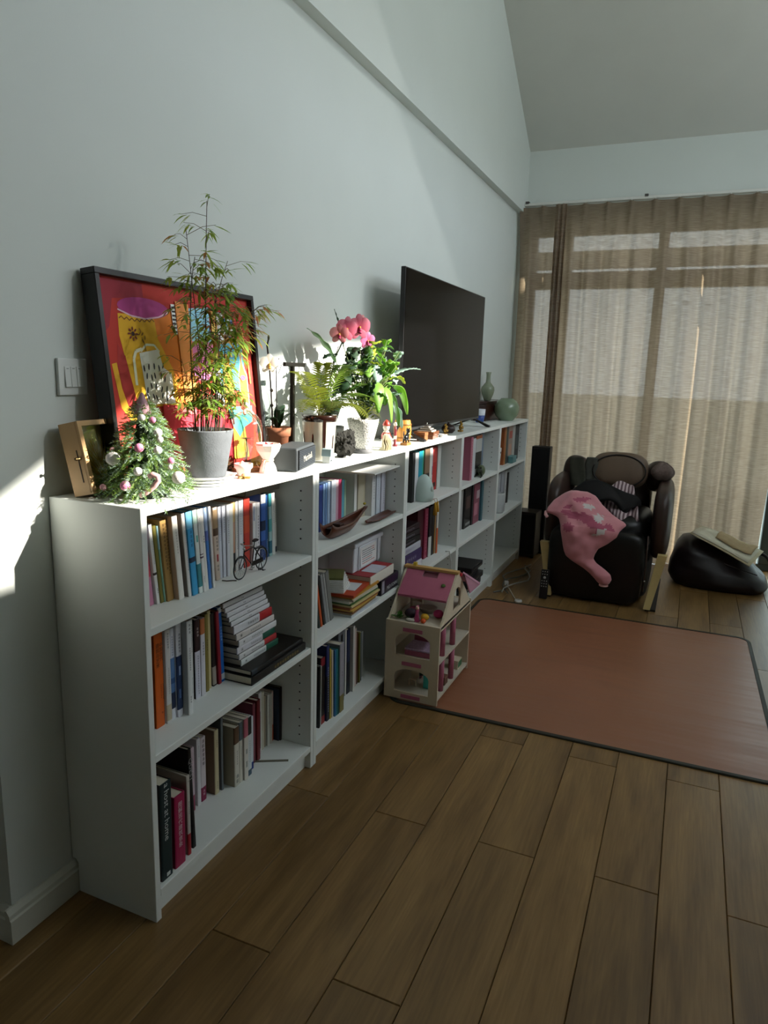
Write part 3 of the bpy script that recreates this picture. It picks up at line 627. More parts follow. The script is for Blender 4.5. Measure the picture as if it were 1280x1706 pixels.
# ---- books lying flat
def flat_book(name_lab, x1, y0, L, z, t, d, col, title='', cover=None, rz=0., group=None, bands='', txt=None, cat='book'):
    """lies on its side: spine (length L along +y) at x1 facing +x"""
    o = book(name_lab, name_lab, t, L, d, col, bands, title, cover, group, txt)
    M = Matrix.Translation((x1, y0, z)) @ Matrix.Rotation(rz, 4, 'Z') @ Matrix(((1, 0, 0, 0), (0, 0, 1, 0), (0, -1, 0, t), (0, 0, 0, 1)))
    o.matrix_world = M
    return o
G2 = 'books in the white stack on the middle shelf'
z = SH[1]
flat_book('large black art book lying at the bottom of the pile, gold spine title', .268, .445, .315, z, .026, .235, '#0f0f10', cover='#141313', bands='.3-.9:#18191b', title='.35-.85:#a08a4a:.5')
flat_book('large black art book with painted cover, second from the bottom of the pile', .262, .452, .300, z+.0265, .016, .23, '#15171a', cover='#1c1813', bands='.0-.1:#2a3640')
zz = z+.043
stk = [(.020, '#dfe2e2', '.66-1:#1f5c46', 'white paperback with green tail, lowest of the white stack'), (.018, '#e0dfe0', '.66-1:#b83236', 'white paperback with red tail, second lowest of the white stack'),
       (.021, '#dedbe2', '.66-1:#1d5a48', 'white paperback with dark green tail, third lowest of the white stack'), (.020, '#e2e2e4', '', 'plain white paperback, fourth lowest of the white stack'),
       (.021, '#dfd8d4', '', 'warm white paperback with beige tail, fifth lowest of the white stack'), (.026, '#dedfe4', '.66-1:#c02c30', 'thick white paperback with red tail, sixth of the white stack'),
       (.0145, '#e3e4e8', '', 'slim white volume with black dots, seventh of the white stack'), (.0145, '#e3e4e8', '', 'slim white volume with black dots, eighth of the white stack'),
       (.0145, '#e3e4e8', '', 'slim white volume with black dots, ninth of the white stack'), (.0145, '#e3e4e8', '', 'slim white volume with black dots, tenth of the white stack'),
       (.0145, '#e3e4e8', '', 'slim white volume with black dots, topmost of the white stack')]
for i, (t, c, bd, lb) in enumerate(stk):
    j = [.004, .002, .0, .012, .008, .004, 0, -.002, -.004, -.006, -.008][i]
    flat_book(lb, .215-.003*i+j*.3, .462+j-.0028*i, .205, zz, t, .135, c, bands=bd, title='.08-.14:#333:.5;.3-.62:#8b8d92:.4' if i < 6 else '.06-.1:#222:.7;.42-.5:#333:.4;.95-.99:#111:.8', cover='#4c4a48', group=G2)
    zz += t+.0004
# behind and on top of the first top row
flat_book('grey-brown book laid flat across the top row by the red book', .172, .560, .19, SH[0]+.2165, .018, .13, '#8a7f74', cover='#a79e92')
flat_book('dark brown book laid flat over the blue books on the top row', .150, .655, .105, SH[0]+.2165, .020, .12, '#3a2c24', cover='#57432f')
for (y, t, h, c, lb) in [(.02, .05, .20, '#b98c62', 'russet tan book hidden behind the first upright books'), ]:
    o = book(lb, lb, t, h, .12, c); o.location = (.15, y+.002, SH[0])
o = book('', 'orange book standing behind the tall black album on the bottom shelf', .05, .30, .1, '#9c4a1e'); o.location = (.13, .06, SH[2])
flat_book('white sheet-covered catalogue lying across the cream books under the fern', .272, 1.285, .29, SH[0]+.2025, .006, .21, '#efefec', cover='#f1f1ee', rz=.05)
# stacked dark and purple books in the third bookcase
for (z, t, c, lb) in [(0, .040, '#cfcdd6', 'white and lilac boxed book lowest of the flat pile under the barrel'), (.0405, .055, '#3d2a5c', 'thick purple book, second lowest of the flat pile under the barrel'), (.096, .034, '#b9bac4', 'silver grey book in the middle of the flat pile under the barrel'),
                      (.1305, .030, '#161617', 'black book, third from top of the flat pile under the barrel'), (.161, .028, '#1e1b1d', 'charcoal book, second from top of the flat pile under the barrel'), (.1895, .030, '#2a1a20', 'dark plum book on top of the flat pile under the barrel')]:
    flat_book(lb, .25-.1*z, 1.68, .24, SH[1]+z, t, .18, c, title='.1-.7:#9b97a8:.4', bands='')
# ================================================================= things on top of the bookcases (left half)
TZ = 1.06
def leafmat(col, tcol=None, rough=.45, var=.12, scale=40, name='leaf'):
    key = ('leaf', col, tcol, rough)
    if key in MATS: return MATS[key]
    m = bpy.data.materials.new(name); m.use_nodes = True; nt = m.node_tree; L = nt.links; b = nt.nodes['Principled BSDF']; c = lin(col)
    n = nt.nodes.new('ShaderNodeTexNoise'); n.inputs['Scale'].default_value = scale; tc = nt.nodes.new('ShaderNodeTexCoord'); L.new(tc.outputs['Object'], n.inputs[0])
    mx = nt.nodes.new('ShaderNodeMix'); mx.data_type = 'RGBA'; mx.inputs[6].default_value = (*[v*(1-var*2) for v in c], 1); mx.inputs[7].default_value = (*[min(1, v*(1+var*2)) for v in c], 1)
    L.new(n.outputs['Fac'], mx.inputs[0]); L.new(mx.outputs[2], b.inputs['Base Color']); b.inputs['Roughness'].default_value = rough
    t = nt.nodes.new('ShaderNodeBsdfTranslucent'); t.inputs[0].default_value = (*lin(tcol or col), 1)
    s = nt.nodes.new('ShaderNodeMixShader'); s.inputs[0].default_value = .35
    L.new(b.outputs[0], s.inputs[1]); L.new(t.outputs[0], s.inputs[2]); L.new(s.outputs[0], nt.nodes['Material Output'].inputs[0])
    MATS[key] = m; return m
def blade(b, p, d, L, w, droop=.3, mi=0, side=None, n=3, cup=.0):
    """a lanceolate leaf from p along d; droops under its weight"""
    p = Vector(p); d = Vector(d).normalized(); s = Vector(side) if side else d.cross(Vector((0, 0, 1)))
    s = s.normalized() if s.length > 1e-4 else Vector((1, 0, 0)); v = []; q = p.copy(); dd = d.copy()
    for i in range(n+1):
        u = i/n; ww = w*(.18+.82*math.sin(math.pi*min(1, u*1.0)**.75))*(1-u**4) if i < n else 0
        if i < n: v += [q-s*ww*.5, q+s*ww*.5]
        else: v += [q]
        dd = (dd+Vector((0, 0, -droop/n))).normalized(); q = q+dd*L/n
    f = [(2*i, 2*i+1, 2*i+3, 2*i+2) for i in range(n-1)]+[(2*n-2, 2*n-1, 2*n)]
    b.add(v, f, mi, True)
# ---- light switch
sw = thing('light_switch', 'white three-gang light switch on the wall above the wooden box', 'light switch', (0, .088, 1.339))
M_SW = mat('#dfe2df', .35, var=.01)
b = MB(); b.box(0, .009, -.043, .043, -.043, .043); b.obj('faceplate', M_SW, sw, bevel=.002)
for i in range(3):
    b = MB(); y = -.026+.0175*i+.0085; b.prism([(.008, -.024), (.0135, -.024), (.0105, .024), (.008, .024)], y-.0083, y+.0083, 'y'); r = b.obj('rocker', M_SW, sw, bevel=.0007, seg=1)
    b = MB(); b.box(.0104, .0114, y-.003, y+.003, .0185, .0198); b.obj('indicator', flat('#6f7472'), r)
# ---- wooden display box leaning on the wall
bx = thing('display_box', 'small pale wooden display box with glass front leaning by the switch', 'display box', (.052, .088, TZ+.0005), rot=(0, -.22, .10))
M_BEECH = mat('#cba474', .5, var=.12, scale=14, stretch=(1, 1, .12), name='beech_wood')
w, h, d = .062, .172, .050
for nm, q in (('side_panel', (0, d, -w, -w+.007, 0, h)), ('side_panel', (0, d, w-.007, w, 0, h)), ('top_panel', (0, d, -w+.007, w-.007, h-.007, h)), ('bottom_panel', (0, d, -w+.007, w-.007, 0, .007)), ('back_panel', (.022, .026, -w+.007, w-.007, .007, h-.007))):
    b = MB(); b.box(*q); b.obj(nm, M_BEECH if nm != 'back_panel' else mat('#dcc48c', .8, var=.2, scale=12), bx, bevel=.0008 if nm != 'back_panel' else 0, seg=1)
b = MB(); e = .012
for q in ((-w, -w+e, 0, h), (w-e, w, 0, h), (-w+e, w-e, 0, e), (-w+e, w-e, h-e, h)): b.box(d+.0002, d+.006, *q)
b.obj('front_frame', M_BEECH, bx)
M_GLASS = bpy.data.materials.new('clear_glass'); M_GLASS.use_nodes = True
_nt = M_GLASS.node_tree; _nt.nodes.remove(_nt.nodes['Principled BSDF'])
_t = _nt.nodes.new('ShaderNodeBsdfTransparent'); _t.inputs[0].default_value = (.88, .91, .90, 1)
_g = _nt.nodes.new('ShaderNodeBsdfGlossy'); _g.inputs['Roughness'].default_value = .03
_l0 = _nt.nodes.new('ShaderNodeLayerWeight'); _l0.inputs[0].default_value = .5
_lw = _nt.nodes.new('ShaderNodeMath'); _lw.operation = 'POWER'; _lw.inputs[1].default_value = 2.6; _nt.links.new(_l0.outputs['Facing'], _lw.inputs[0])
_l2 = _nt.nodes.new('ShaderNodeMath'); _l2.operation = 'MULTIPLY_ADD'; _l2.inputs[1].default_value = .75; _l2.inputs[2].default_value = .05; _nt.links.new(_lw.outputs[0], _l2.inputs[0]); _lw = _l2
_mx = _nt.nodes.new('ShaderNodeMixShader'); _nt.links.new(_lw.outputs[0], _mx.inputs[0]); _nt.links.new(_t.outputs[0], _mx.inputs[1]); _nt.links.new(_g.outputs[0], _mx.inputs[2]); _nt.links.new(_mx.outputs[0], _nt.nodes['Material Output'].inputs[0])
b = MB(); b.box(d-.004, d-.002, -w+.006, w-.006, .006, h-.006); b.obj('glass_pane', M_PANE, bx)
b = MB(); rr = random.Random(2)
for k in range(260):
    a = rr.uniform(-.9, .9)
    blade(b, (.029+rr.uniform(0, .007), rr.uniform(-.008, .008)+.012, .03+rr.uniform(0, .03)), (rr.uniform(.0, .06), math.sin(a)*.8-.25, math.cos(a)+.1), rr.uniform(.03, .09), .0035, rr.uniform(-.2, .3), rr.choice((0, 0, 1, 2)))
b.obj('dried_flowers', [leafmat('#d8b848', '#ead070'), leafmat('#efe6c8', '#f4ecd4'), leafmat('#b89a48', '#c8aa50')], bx)['kind'] = 'stuff'
b = MB(); b.lathe([(.0, 0), (.004, .001), (.004, .004), (.0015, .006), (.0045, .012), (.003, .016), (0, .017)], 10, (0, 0, 0), M=Matrix.Translation((d*.82, -w-.0002, h*.50)) @ Matrix.Rotation(math.pi/2, 4, 'X')); b.obj('latch', mat('#6b5a3a', .35, .9, var=.1), bx)
b = MB(); b.box(d*.7, d*.75, -w-.001, -w, .03, h*.62); b.obj('hinge_strip', flat('#3a2a18'), bx)
# ---- big framed painting
pic = thing('framed_painting', 'large bright red and yellow painting in a deep black frame leaning on the wall', 'painting', (.062, .457, TZ+.0005), rot=(0, -.105, 0))
PWd, PH, PD = .330, .535, .045
M_BLK = mat('#161514', .4, var=.05, name='black_frame_wood')
fw = .015
for nm, q in (('frame_rail', (0, PD, -PWd, PWd, 0, fw)), ('frame_rail', (0, PD, -PWd, PWd, PH-fw, PH)), ('frame_stile', (0, PD, -PWd, -PWd+fw, fw, PH-fw)), ('frame_stile', (0, PD, PWd-fw, PWd, fw, PH-fw))):
    b = MB(); b.box(*q); b.obj(nm, M_BLK, pic, bevel=.0012, seg=1)
b = MB(); b.box(.004, .028, -PWd+fw, PWd-fw, fw, PH-fw); canvas = b.obj('canvas', mat('#c8382f', .7, var=.10, scale=5, name='red_paint'), pic)
PMATS = {}; pb = MB(); plist = []; pl = [0]
def paint(col, poly):
    if col not in PMATS: PMATS[col] = len(plist); plist.append(mat('#'+''.join('%02x' % min(255, int(int(col[i:i+2], 16)*1.13+4)) for i in (1, 3, 5)), .65, var=.07, scale=14))
    pl[0] += 1; xx = .0283+.00004*pl[0]
    pb.add([(xx, p[0]-.457, p[1]-TZ) for p in poly], [tuple(range(len(poly)))], PMATS[col])
def oval(cy, cz, ry, rz, n=14, a=0.):
    return [(cy+ry*math.cos(t)*math.cos(a)-rz*math.sin(t)*math.sin(a), cz+ry*math.cos(t)*math.sin(a)+rz*math.sin(t)*math.cos(a)) for t in [2*math.pi*i/n for i in range(n)]]
def line(col, pts, w):
    for a, c in zip(pts, pts[1:]):
        dx, dz = c[0]-a[0], c[1]-a[1]; l = math.hypot(dx, dz) or 1; nx, nz = -dz/l*w/2, dx/l*w/2
        paint(col, [(a[0]+nx, a[1]+nz), (a[0]-nx, a[1]-nz), (c[0]-nx, c[1]-nz), (c[0]+nx, c[1]+nz)])
paint('#8f2030', [(.146, 1.575), (.30, 1.575), (.30, 1.54), (.19, 1.53), (.17, 1.46), (.146, 1.44)])
paint('#dba31f', [(.203, 1.495), (.39, 1.50), (.40, 1.262), (.235, 1.262), (.224, 1.32), (.212, 1.38), (.200, 1.44)])
paint('#d8761f', [(.332, 1.492), (.395, 1.515), (.475, 1.53), (.475, 1.262), (.40, 1.262), (.386, 1.36), (.338, 1.44)])
paint('#dda125', [(.163, 1.37), (.180, 1.374), (.188, 1.31), (.203, 1.264), (.24, 1.262), (.30, 1.262), (.30, 1.235), (.21, 1.225), (.178, 1.262)])
paint('#a42c2a', [(.212, 1.39), (.225, 1.325), (.238, 1.262), (.205, 1.265), (.190, 1.31), (.182, 1.37), (.190, 1.42)])
paint('#a4367a', oval(.298, 1.515, .094, .026, 22)); line('#e2b0c4', [(.204, 1.505), (.25, 1.492), (.30, 1.488), (.35, 1.496), (.392, 1.512)], .004)
line('#6e3a1a', [(.205+.009*i, 1.483+(.007 if i % 2 else 0)-.004*math.sin(i/14*3.1)) for i in range(15)], .0025)
paint('#e8e2d6', [(.262, 1.40), (.335, 1.412), (.346, 1.365), (.377, 1.348), (.380, 1.268), (.272, 1.268), (.268, 1.33)])
line('#e6dcc0', [(.240, 1.318), (.240, 1.385), (.250, 1.404), (.272, 1.410)], .009); line('#e6dcc0', [(.268, 1.404), (.29, 1.422), (.32, 1.422), (.338, 1.405)], .006)
rr = random.Random(5)
for k in range(20): paint('#2a2c38', oval(.276+.018*(k % 5)+rr.uniform(-.004, .004), 1.285+.026*(k//5)+rr.uniform(-.006, .006), .0028, .009, 8, rr.uniform(-.4, .4)))
for k in range(8): paint('#6a1f24', oval(.246+.013*math.cos(k*math.pi/4), 1.447+.013*math.sin(k*math.pi/4), .0055, .0025, 8, k*math.pi/4))
paint('#2c1418', oval(.246, 1.447, .006, .006, 10)); line('#5c2c1c', [(.256, 1.445), (.268, 1.446), (.275, 1.455), (.270, 1.462)], .002); line('#5c4a1c', [(.276, 1.44), (.283, 1.425), (.286, 1.405)], .002)
for k in range(3): paint('#6a4a18', oval(.279+.008*(k % 2), 1.43+.009*k, .002, .006, 8, .5-k*.6))
paint('#ece8dc', [(.403, 1.455), (.418, 1.455), (.416, 1.535), (.401, 1.535)])
for k in range(7): paint('#1a1a1c', [(.403, 1.459+.0108*k), (.417, 1.459+.0108*k), (.417, 1.464+.0108*k), (.403, 1.464+.0108*k)])
paint('#e08a44', [(.42, 1.262), (.475, 1.262), (.475, 1.54), (.42, 1.545)])
paint('#8cc4dc', [(.475, 1.44), (.565, 1.44), (.565, 1.54), (.475, 1.53)]); paint('#d675a8', [(.468, 1.33), (.59, 1.33), (.588, 1.44), (.475, 1.44)])
paint('#b9c4cc', [(.56, 1.25), (.60, 1.25), (.60, 1.36), (.56, 1.36)]); paint('#e2b45a', [(.565, 1.36), (.59, 1.36), (.60, 1.53), (.575, 1.53)])
paint('#dfe8ee', [(.60, 1.44), (.63, 1.44), (.63, 1.53), (.60, 1.53)])
for k in range(6):
    a = k*math.pi/3; paint(['#4a86c8', '#d8e4ec'][k % 2], [(.655, 1.488), (.655+.034*math.cos(a), 1.488+.034*math.sin(a)), (.655+.034*math.cos(a+1), 1.488+.034*math.sin(a+1))])
paint('#d98a3c', [(.62, 1.436), (.73, 1.44), (.72, 1.46), (.68, 1.462), (.64, 1.455)])
paint('#4f9fb4', [(.59, 1.30), (.725, 1.30), (.715, 1.44), (.67, 1.446), (.60, 1.436)])
paint('#e09c3a', [(.604, 1.255), (.652, 1.255), (.652, 1.35), (.645, 1.375), (.636, 1.385), (.634, 1.41), (.622, 1.41), (.620, 1.385), (.610, 1.375), (.604, 1.35)])
for k in range(4): line('#b9742a', [(.605, 1.28+.02*k), (.651, 1.28+.02*k)], .002)
line('#9fc6c4', [(.685, 1.25), (.685, 1.35), (.698, 1.385), (.698, 1.415), (.708, 1.415), (.708, 1.385), (.728, 1.345), (.728, 1.25)], .004)
paint('#c4863a', [(.687, 1.252), (.726, 1.252), (.726, 1.34), (.706, 1.38), (.706, 1.412), (.700, 1.412), (.700, 1.38), (.687, 1.345)])
paint('#6a52a0', oval(.706, 1.338, .014, .008)); line('#e2a044', [(.718, 1.50), (.732, 1.45), (.742, 1.38), (.745, 1.32)], .006)
paint('#c22d3c', [(.325, 1.266), (.61, 1.25), (.615, 1.10), (.325, 1.095)])
paint('#d8706c', [(.40, 1.255), (.46, 1.252), (.46, 1.235), (.40, 1.238)]); paint('#4fa79c', [(.61, 1.25), (.74, 1.25), (.735, 1.20), (.69, 1.185), (.66, 1.155), (.63, 1.19)])
paint('#d9a83a', [(.63, 1.19), (.66, 1.155), (.69, 1.185), (.70, 1.09), (.62, 1.09)])
pr_ = pb.obj('painted_shapes', plist, canvas); pr_['kind'] = 'stuff'
# ---- tabletop Christmas tree
tree = thing('christmas_tree', 'small fir-sprig Christmas tree with a pink felt cone on top', 'Christmas tree', (.180, .132, TZ))
b = MB(); rr = random.Random(4)
def sprig(p, d, L, mi):
    d = Vector(d).normalized(); s0 = d.orthogonal().normalized(); s1 = d.cross(s0); N = int(L/.0016)
    for k in range(N):
        u = k/N; q = Vector(p)+d*L*u+Vector((0, 0, -.25*L*u*u)); a = rr.uniform(0, 6.28); o = s0*math.cos(a)+s1*math.sin(a)
        nd = (o*.8+d*.75+Vector((0, 0, .15))).normalized(); ln = .0115*(1-.35*u)*rr.uniform(.8, 1.15); sd = nd.cross(o).normalized()*.0011
        b.add([q-sd, q+sd, q+nd*ln], [(0, 1, 2)], mi if rr.random() > .25 else (mi+1) % 3)
for k in range(620):
    u = rr.random()**1.25; z = .012+.205*u; R = .096*(1-u)**.8+.016; a = rr.uniform(0, 6.283)
    sprig((R*.45*math.cos(a), R*.45*math.sin(a), z+.01), (math.cos(a), math.sin(a), rr.uniform(-.45, .25)), R*.62+.006, rr.choice((0, 0, 1, 1, 2)))
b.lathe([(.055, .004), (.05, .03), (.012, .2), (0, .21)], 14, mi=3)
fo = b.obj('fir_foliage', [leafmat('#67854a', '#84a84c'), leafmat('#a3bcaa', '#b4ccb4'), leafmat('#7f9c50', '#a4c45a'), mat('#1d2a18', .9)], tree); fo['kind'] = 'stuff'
b = MB(); b.lathe([(.021, .198), (.020, .204), (.011, .228), (.004, .246), (0, .249)], 16, (.004, -.008, 0)); b.obj('felt_cone', mat('#d7a9b4', .9, var=.06, bump=.3, bscale=400), tree)
b = MB(); b.tube([(0.0686, -0.0663, 0.0609), (0.0771, -0.0627, 0.0667), (0.0871, -0.0584, 0.0626), (0.0887, -0.0577, 0.0531), (0.0802, -0.0613, 0.0404), (0.063, -0.0687, 0.0251), (0.0489, -0.0748, 0.0166)], .0066, 10); b.obj('candy_cane', mat('#e4b4b4', .8, var=.15, scale=60), tree)
balls = [(-0.0294, -0.0742, 0.0962, 0.0162, 0, 'large white felt ball on the tree side towards the wooden box'),
         (0.0366, -0.0592, 0.1245, 0.0106, 1, 'bright pink felt ball in the middle of the small tree'),
         (0.0549, -0.0154, 0.1579, 0.0102, 0, 'upper white felt ball on the tree edge facing the plant pot'),
         (0.061, -0.0167, 0.1416, 0.0077, 0, 'small white felt ball just below the upper one facing the pot'),
         (0.0655, -0.0297, 0.1184, 0.0094, 0, 'white felt ball midway down the tree edge facing the pot'),
         (0.0254, -0.0348, 0.192, 0.0085, 0, 'white felt ball hanging just below the pink felt cone'),
         (0.042, -0.0173, 0.1866, 0.0077, 1, 'pale pink felt ball close to the pink felt cone'),
         (0.0454, -0.0755, 0.0723, 0.0099, 0, 'white felt ball on the lower front of the small tree'),
         (0.0252, -0.0958, 0.0399, 0.0116, 1, 'bright pink felt ball low on the front of the small tree'),
         (0.0949, 0.0039, 0.0522, 0.0157, 0, 'large blush-white felt ball low on the tree by the plant saucer'),
         (0.0809, -0.0042, 0.0928, 0.0082, 1, 'pink felt ball on the tree edge above the large blush ball'),
         (0.0851, -0.0123, 0.0785, 0.006, 0, 'tiny white felt ball tucked under the pink one by the pot'),
         (-0.0489, -0.0547, 0.1143, 0.0058, 2, 'rose felt ball on the tree edge above the large white one'),
         (-0.0461, -0.0914, 0.0297, 0.0077, 2, 'dusty pink felt ball at the foot of the small tree')]
for (x, y, z, r, c, lb) in balls:
    b = MB(); b.ell((0, 0, 0), r, 16, 10); o = b.obj('felt_ball', mat(['#e8e4e2', '#dc86a8', '#d9a2ae'][c], .95, var=.05, bump=.4, bscale=500)); o.location = (.180+x, .132+y, TZ+z); tag(o, lb, 'ornament', 'felt balls on the small tree')
# ---- bamboo in a grey pot, on stacked saucers
PX, PY = .186, .356
sc = thing('plant_saucer', 'stacked white ribbed saucers under the grey bamboo pot', 'saucer', (PX, PY, TZ))
for i, (r, z) in enumerate(((.064, 0), (.068, .009), (.074, .018))):
    b = MB(); b.lathe([(r*.8, z), (r, z+.002), (r+.004, z+.0085), (r+.001, z+.0088), (r-.006, z+.0085 if i < 2 else z+.004), (.0, z+.0085 if i < 2 else z+.004)], 36); b.obj('dish', mat('#d9dcda', .4, var=.03), sc)
bam = thing('potted_bamboo', 'tall leafy bamboo in a dark grey concrete pot', 'potted plant', (PX, PY, TZ+.0225))
b = MB(); b.lathe([(0, 0), (.050, 0), (.0525, .003), (.0735, .122), (.0735, .126), (.069, .126), (.066, .112), (0, .112)], 40); b.obj('pot', mat('#6c7176', .75, var=.14, scale=45, bump=.15, bscale=250), bam)
b = MB(); b.lathe([(.066, .1125), (.03, .116), (0, .117)], 24); b.obj('soil', mat('#2b211a', .95, var=.3, scale=90, bump=.6, bscale=200), bam)
lf = MB(); rr = random.Random(9)
def culm(p0, p1, p2, r0, twigs, t0=.35, lw=1.0, warm=.15, ll=.045):
    pts = bez(p0, p1, p2, 10); b = MB(); b.tube(pts, [lerp(r0, r0*.4, i/10) for i in range(11)], 6); b.obj('stem', mat('#57543a' if rr.random() > .4 else '#4a3a34', .5, var=.2), bam)
    for k in range(twigs):
        u = t0+(1-t0)*(k+rr.random()*.6)/twigs; i = min(9, int(u*10)); q = pts[i].lerp(pts[i+1], u*10-i); a = rr.uniform(0, 6.283)
        d = Vector((math.cos(a)*.7, math.sin(a), rr.uniform(-.1, .7))).normalized(); L = rr.uniform(.03, .085)
        e = q+d*L+Vector((0, 0, -.012)); lf.tube([q, q+d*L*.55, e], [.0008, .0007, .0005], 4, mi=3, cap=False)
        for m in range(rr.randint(4, 7)):
            c = q.lerp(e, rr.uniform(.45, 1)); a2 = a+rr.uniform(-1.3, 1.3)
            blade(lf, c, (math.cos(a2)*.8, math.sin(a2), rr.uniform(-.45, .35)), rr.uniform(.6, 1.2)*ll, rr.uniform(.006, .011)*lw, rr.uniform(.3, 1.1), 2 if rr.random() < warm*.55 else rr.choice((0, 0, 1)))
culm((-.02, -.012, .11), (-.01, -.06, .42), (.0, -.028, .56), .0022, 19, .45)
culm((0, .005, .11), (.02, -.02, .42), (.01, .012, .70), .0021, 8, .62, 1.0, .1)
culm((.02, .03, .11), (.02, .075, .35), (.02, .07, .46), .0022, 34, .40, 1.1, .5, .05)
culm((-.03, .02, .11), (-.03, .02, .35), (0, .11, .57), .002, 16, .45)
culm((.01, -.02, .11), (.02, -.035, .3), (.03, -.07, .36), .0018, 10, .4)
culm((-.02, .045, .11), (-.01, .09, .33), (.03, .19, .455), .0018, 24, .62, 1.0, .45)
culm((.03, .0, .11), (.04, .0, .3), (.05, .01, .40), .0018, 26, .35, 1.1, .2)
culm((-.01, .03, .11), (-.02, .0, .40), (.0, -.06, .62), .0018, 13, .55, 1.0, .05)
culm((.02, .015, .11), (.01, .04, .40), (.02, .03, .50), .0019, 26, .5, 1.0, .35)
for k in range(26):
    a = rr.uniform(0, 6.283); r = rr.uniform(.01, .045); x, y = r*math.cos(a), r*math.sin(a)+.01
    culm((x, y, .11), (x*1.1, y*1.1+.01, .19), (x*1.5+rr.uniform(-.01, .01), y*1.5+rr.uniform(-.02, .03), rr.uniform(.2, .32)), .0011, 6, .45, .9, .25, .032)
lo_ = lf.obj('foliage', [leafmat('#6f9440', '#a8cc4c'), leafmat('#9cb24c', '#c8d85a'), leafmat('#b07a40', '#cf9450'), mat('#6a6244', .6)], bam); lo_['kind'] = 'stuff'
# ---- glass cloche with ribbon knot
cl = thing('glass_cloche', 'clear glass dome with a cream rag knot on top, beside the bamboo', 'glass dome', (.118, .640, TZ))
M_CREAM = mat('#e2d8bc', .85, var=.08, scale=60, bump=.3)
b = MB(); b.lathe([(0, 0), (.058, 0), (.060, .006), (.058, .012), (0, .012)], 32); b.obj('base', mat('#8a6a48', .5, var=.15), cl)
b = MB(); b.lathe([(.052, .0125), (.052, .135), (.047, .155), (.034, .172), (.015, .180), (.0, .182), (.0, .1805), (.014, .1785), (.033, .1705), (.0457, .154), (.0507, .134), (.0507, .0125)], 40); b.obj('dome', M_GLASS, cl)
b = MB(); b.ell((0, 0, .192), (.013, .015, .010), 10, 7, jit=.12); b.ell((.008, -.01, .200), (.012, .010, .009), 10, 7, jit=.15); b.tube([(0, .0, .186), (.012, .012, .182), (.02, .016, .170)], .0042, 8); b.tube([(0, -.004, .187), (.008, -.016, .180), (.012, -.02, .172)], .0042, 8); b.obj('rag_knot', M_CREAM, cl)
b = MB(); b.tube(bez((.005, .0, .178), (.056, .010, .15), (.055, .004, .09), 8)+bez((.055, .004, .09), (.053, -.01, .07), (.053, -.022, .074), 5), .0014, 6); b.obj('cord', M_CREAM, cl)
b = MB(); b.tube([(0, 0, .0125), (.004, .004, .06), (-.002, .006, .10)], .0025, 6, mi=0)
for k in range(9):
    a = k*.7; blade(b, (0, .004, .095), (math.cos(a), math.sin(a), .4), .024, .016, .4, 1)
b.obj('dried_rose', [mat('#6a5a34', .7), leafmat('#7a4a44', '#8a5a50')], cl)
# ---- white faceted paper vase tied at the waist
hv = thing('paper_vase', 'white faceted hourglass paper vase tied at the waist', 'vase', (.207, .628, TZ))
b = MB(); n = 9; pro = [(.028, 0), (.024, .018), (.015, .036), (.016, .041), (.034, .066), (.0395, .084), (.036, .090), (.031, .084), (.012, .05), (0, .05)]
b.lathe(pro, n, smooth=False); b.obj('body', mat('#ece9e0', .6, var=.03, bump=.1, bscale=120), hv)
b = MB(); b.tube([(.0165*math.cos(a), .0165*math.sin(a), .0385) for a in [i*math.pi/8 for i in range(17)]], .0022, 6); b.tube(bez((0, -.0165, .0385), (.01, -.035, .045), (.012, -.047, .012), 8), .0018, 6); b.obj('cord', M_CREAM, hv)
b = MB(); rr = random.Random(3)
for k in range(8): blade(b, (rr.uniform(-.01, .01), rr.uniform(-.01, .012), .083), (rr.uniform(-1, 1), rr.uniform(-1, 1), .35), .016, .011, .3)
b.obj('red_petals', leafmat('#a8323c', '#b8404a'), hv)
# ---- small white pot, star ornament, pine cones
sp_ = thing('small_pot', 'tiny white footed pot in front of the pine cones', 'pot', (.182, .535, TZ))
b = MB(); b.lathe([(0, 0), (.016, 0), (.018, .002), (.022, .020), (.027, .024), (.0275, .036), (.024, .036), (.022, .028), (0, .027)], 24); b.obj('body', mat('#e6e2da', .6, var=.04), sp_)
b = MB(); b.lathe([(.012, .027), (.010, .036), (.004, .041), (0, .044)], 10, (-.004, .0, 0), smooth=True); b.obj('wax_tip', mat('#efe4d0', .6), sp_)
so = thing('star_ornament', 'little gold straw star lying at the shelf edge by the tiny pot', 'ornament', (.215, .492, TZ))
b = MB()
for k in range(7):
    a = k*2*math.pi/7; b.prism([(.001*math.cos(a+1.57), .001*math.sin(a+1.57)), (.004*math.cos(a-.45), .004*math.sin(a-.45)), (.019*math.cos(a), .019*math.sin(a)), (.004*math.cos(a+.45), .004*math.sin(a+.45))], .0, .006, 'z')
b.obj('points', mat('#c9a765', .4, .3, var=.1), so)
b = MB(); b.ell((0, 0, .009), (.009, .009, .006), 10, 6); b.obj('centre', mat('#dcc58e', .5), so)
def cone_(loc, R, H, lab):
    t = thing('pine_cone', lab, 'pine cone', loc, group='pine cones'); b = MB(); N = 46
    for k in range(N):
        u = k/N; a = k*2.39996; r = R*(math.sin(math.pi*(.12+.8*u))**.8); z = H*u
        blade(b, (r*.25*math.cos(a), r*.25*math.sin(a), z+.004), (math.cos(a), math.sin(a), -.15+.9*u), r*.85, R*.55, -.25, k % 2, n=3)
    b.obj('scales', [mat('#8a7a58', .7, var=.2), mat('#5c4a30', .7, var=.2)], t)['kind'] = 'stuff'
    b = MB(); b.lathe([(0, 0), (R*.4, .002), (R*.45, H*.4), (R*.2, H*.85), (0, H)], 10); b.obj('core', mat('#4a3a28', .8), t)
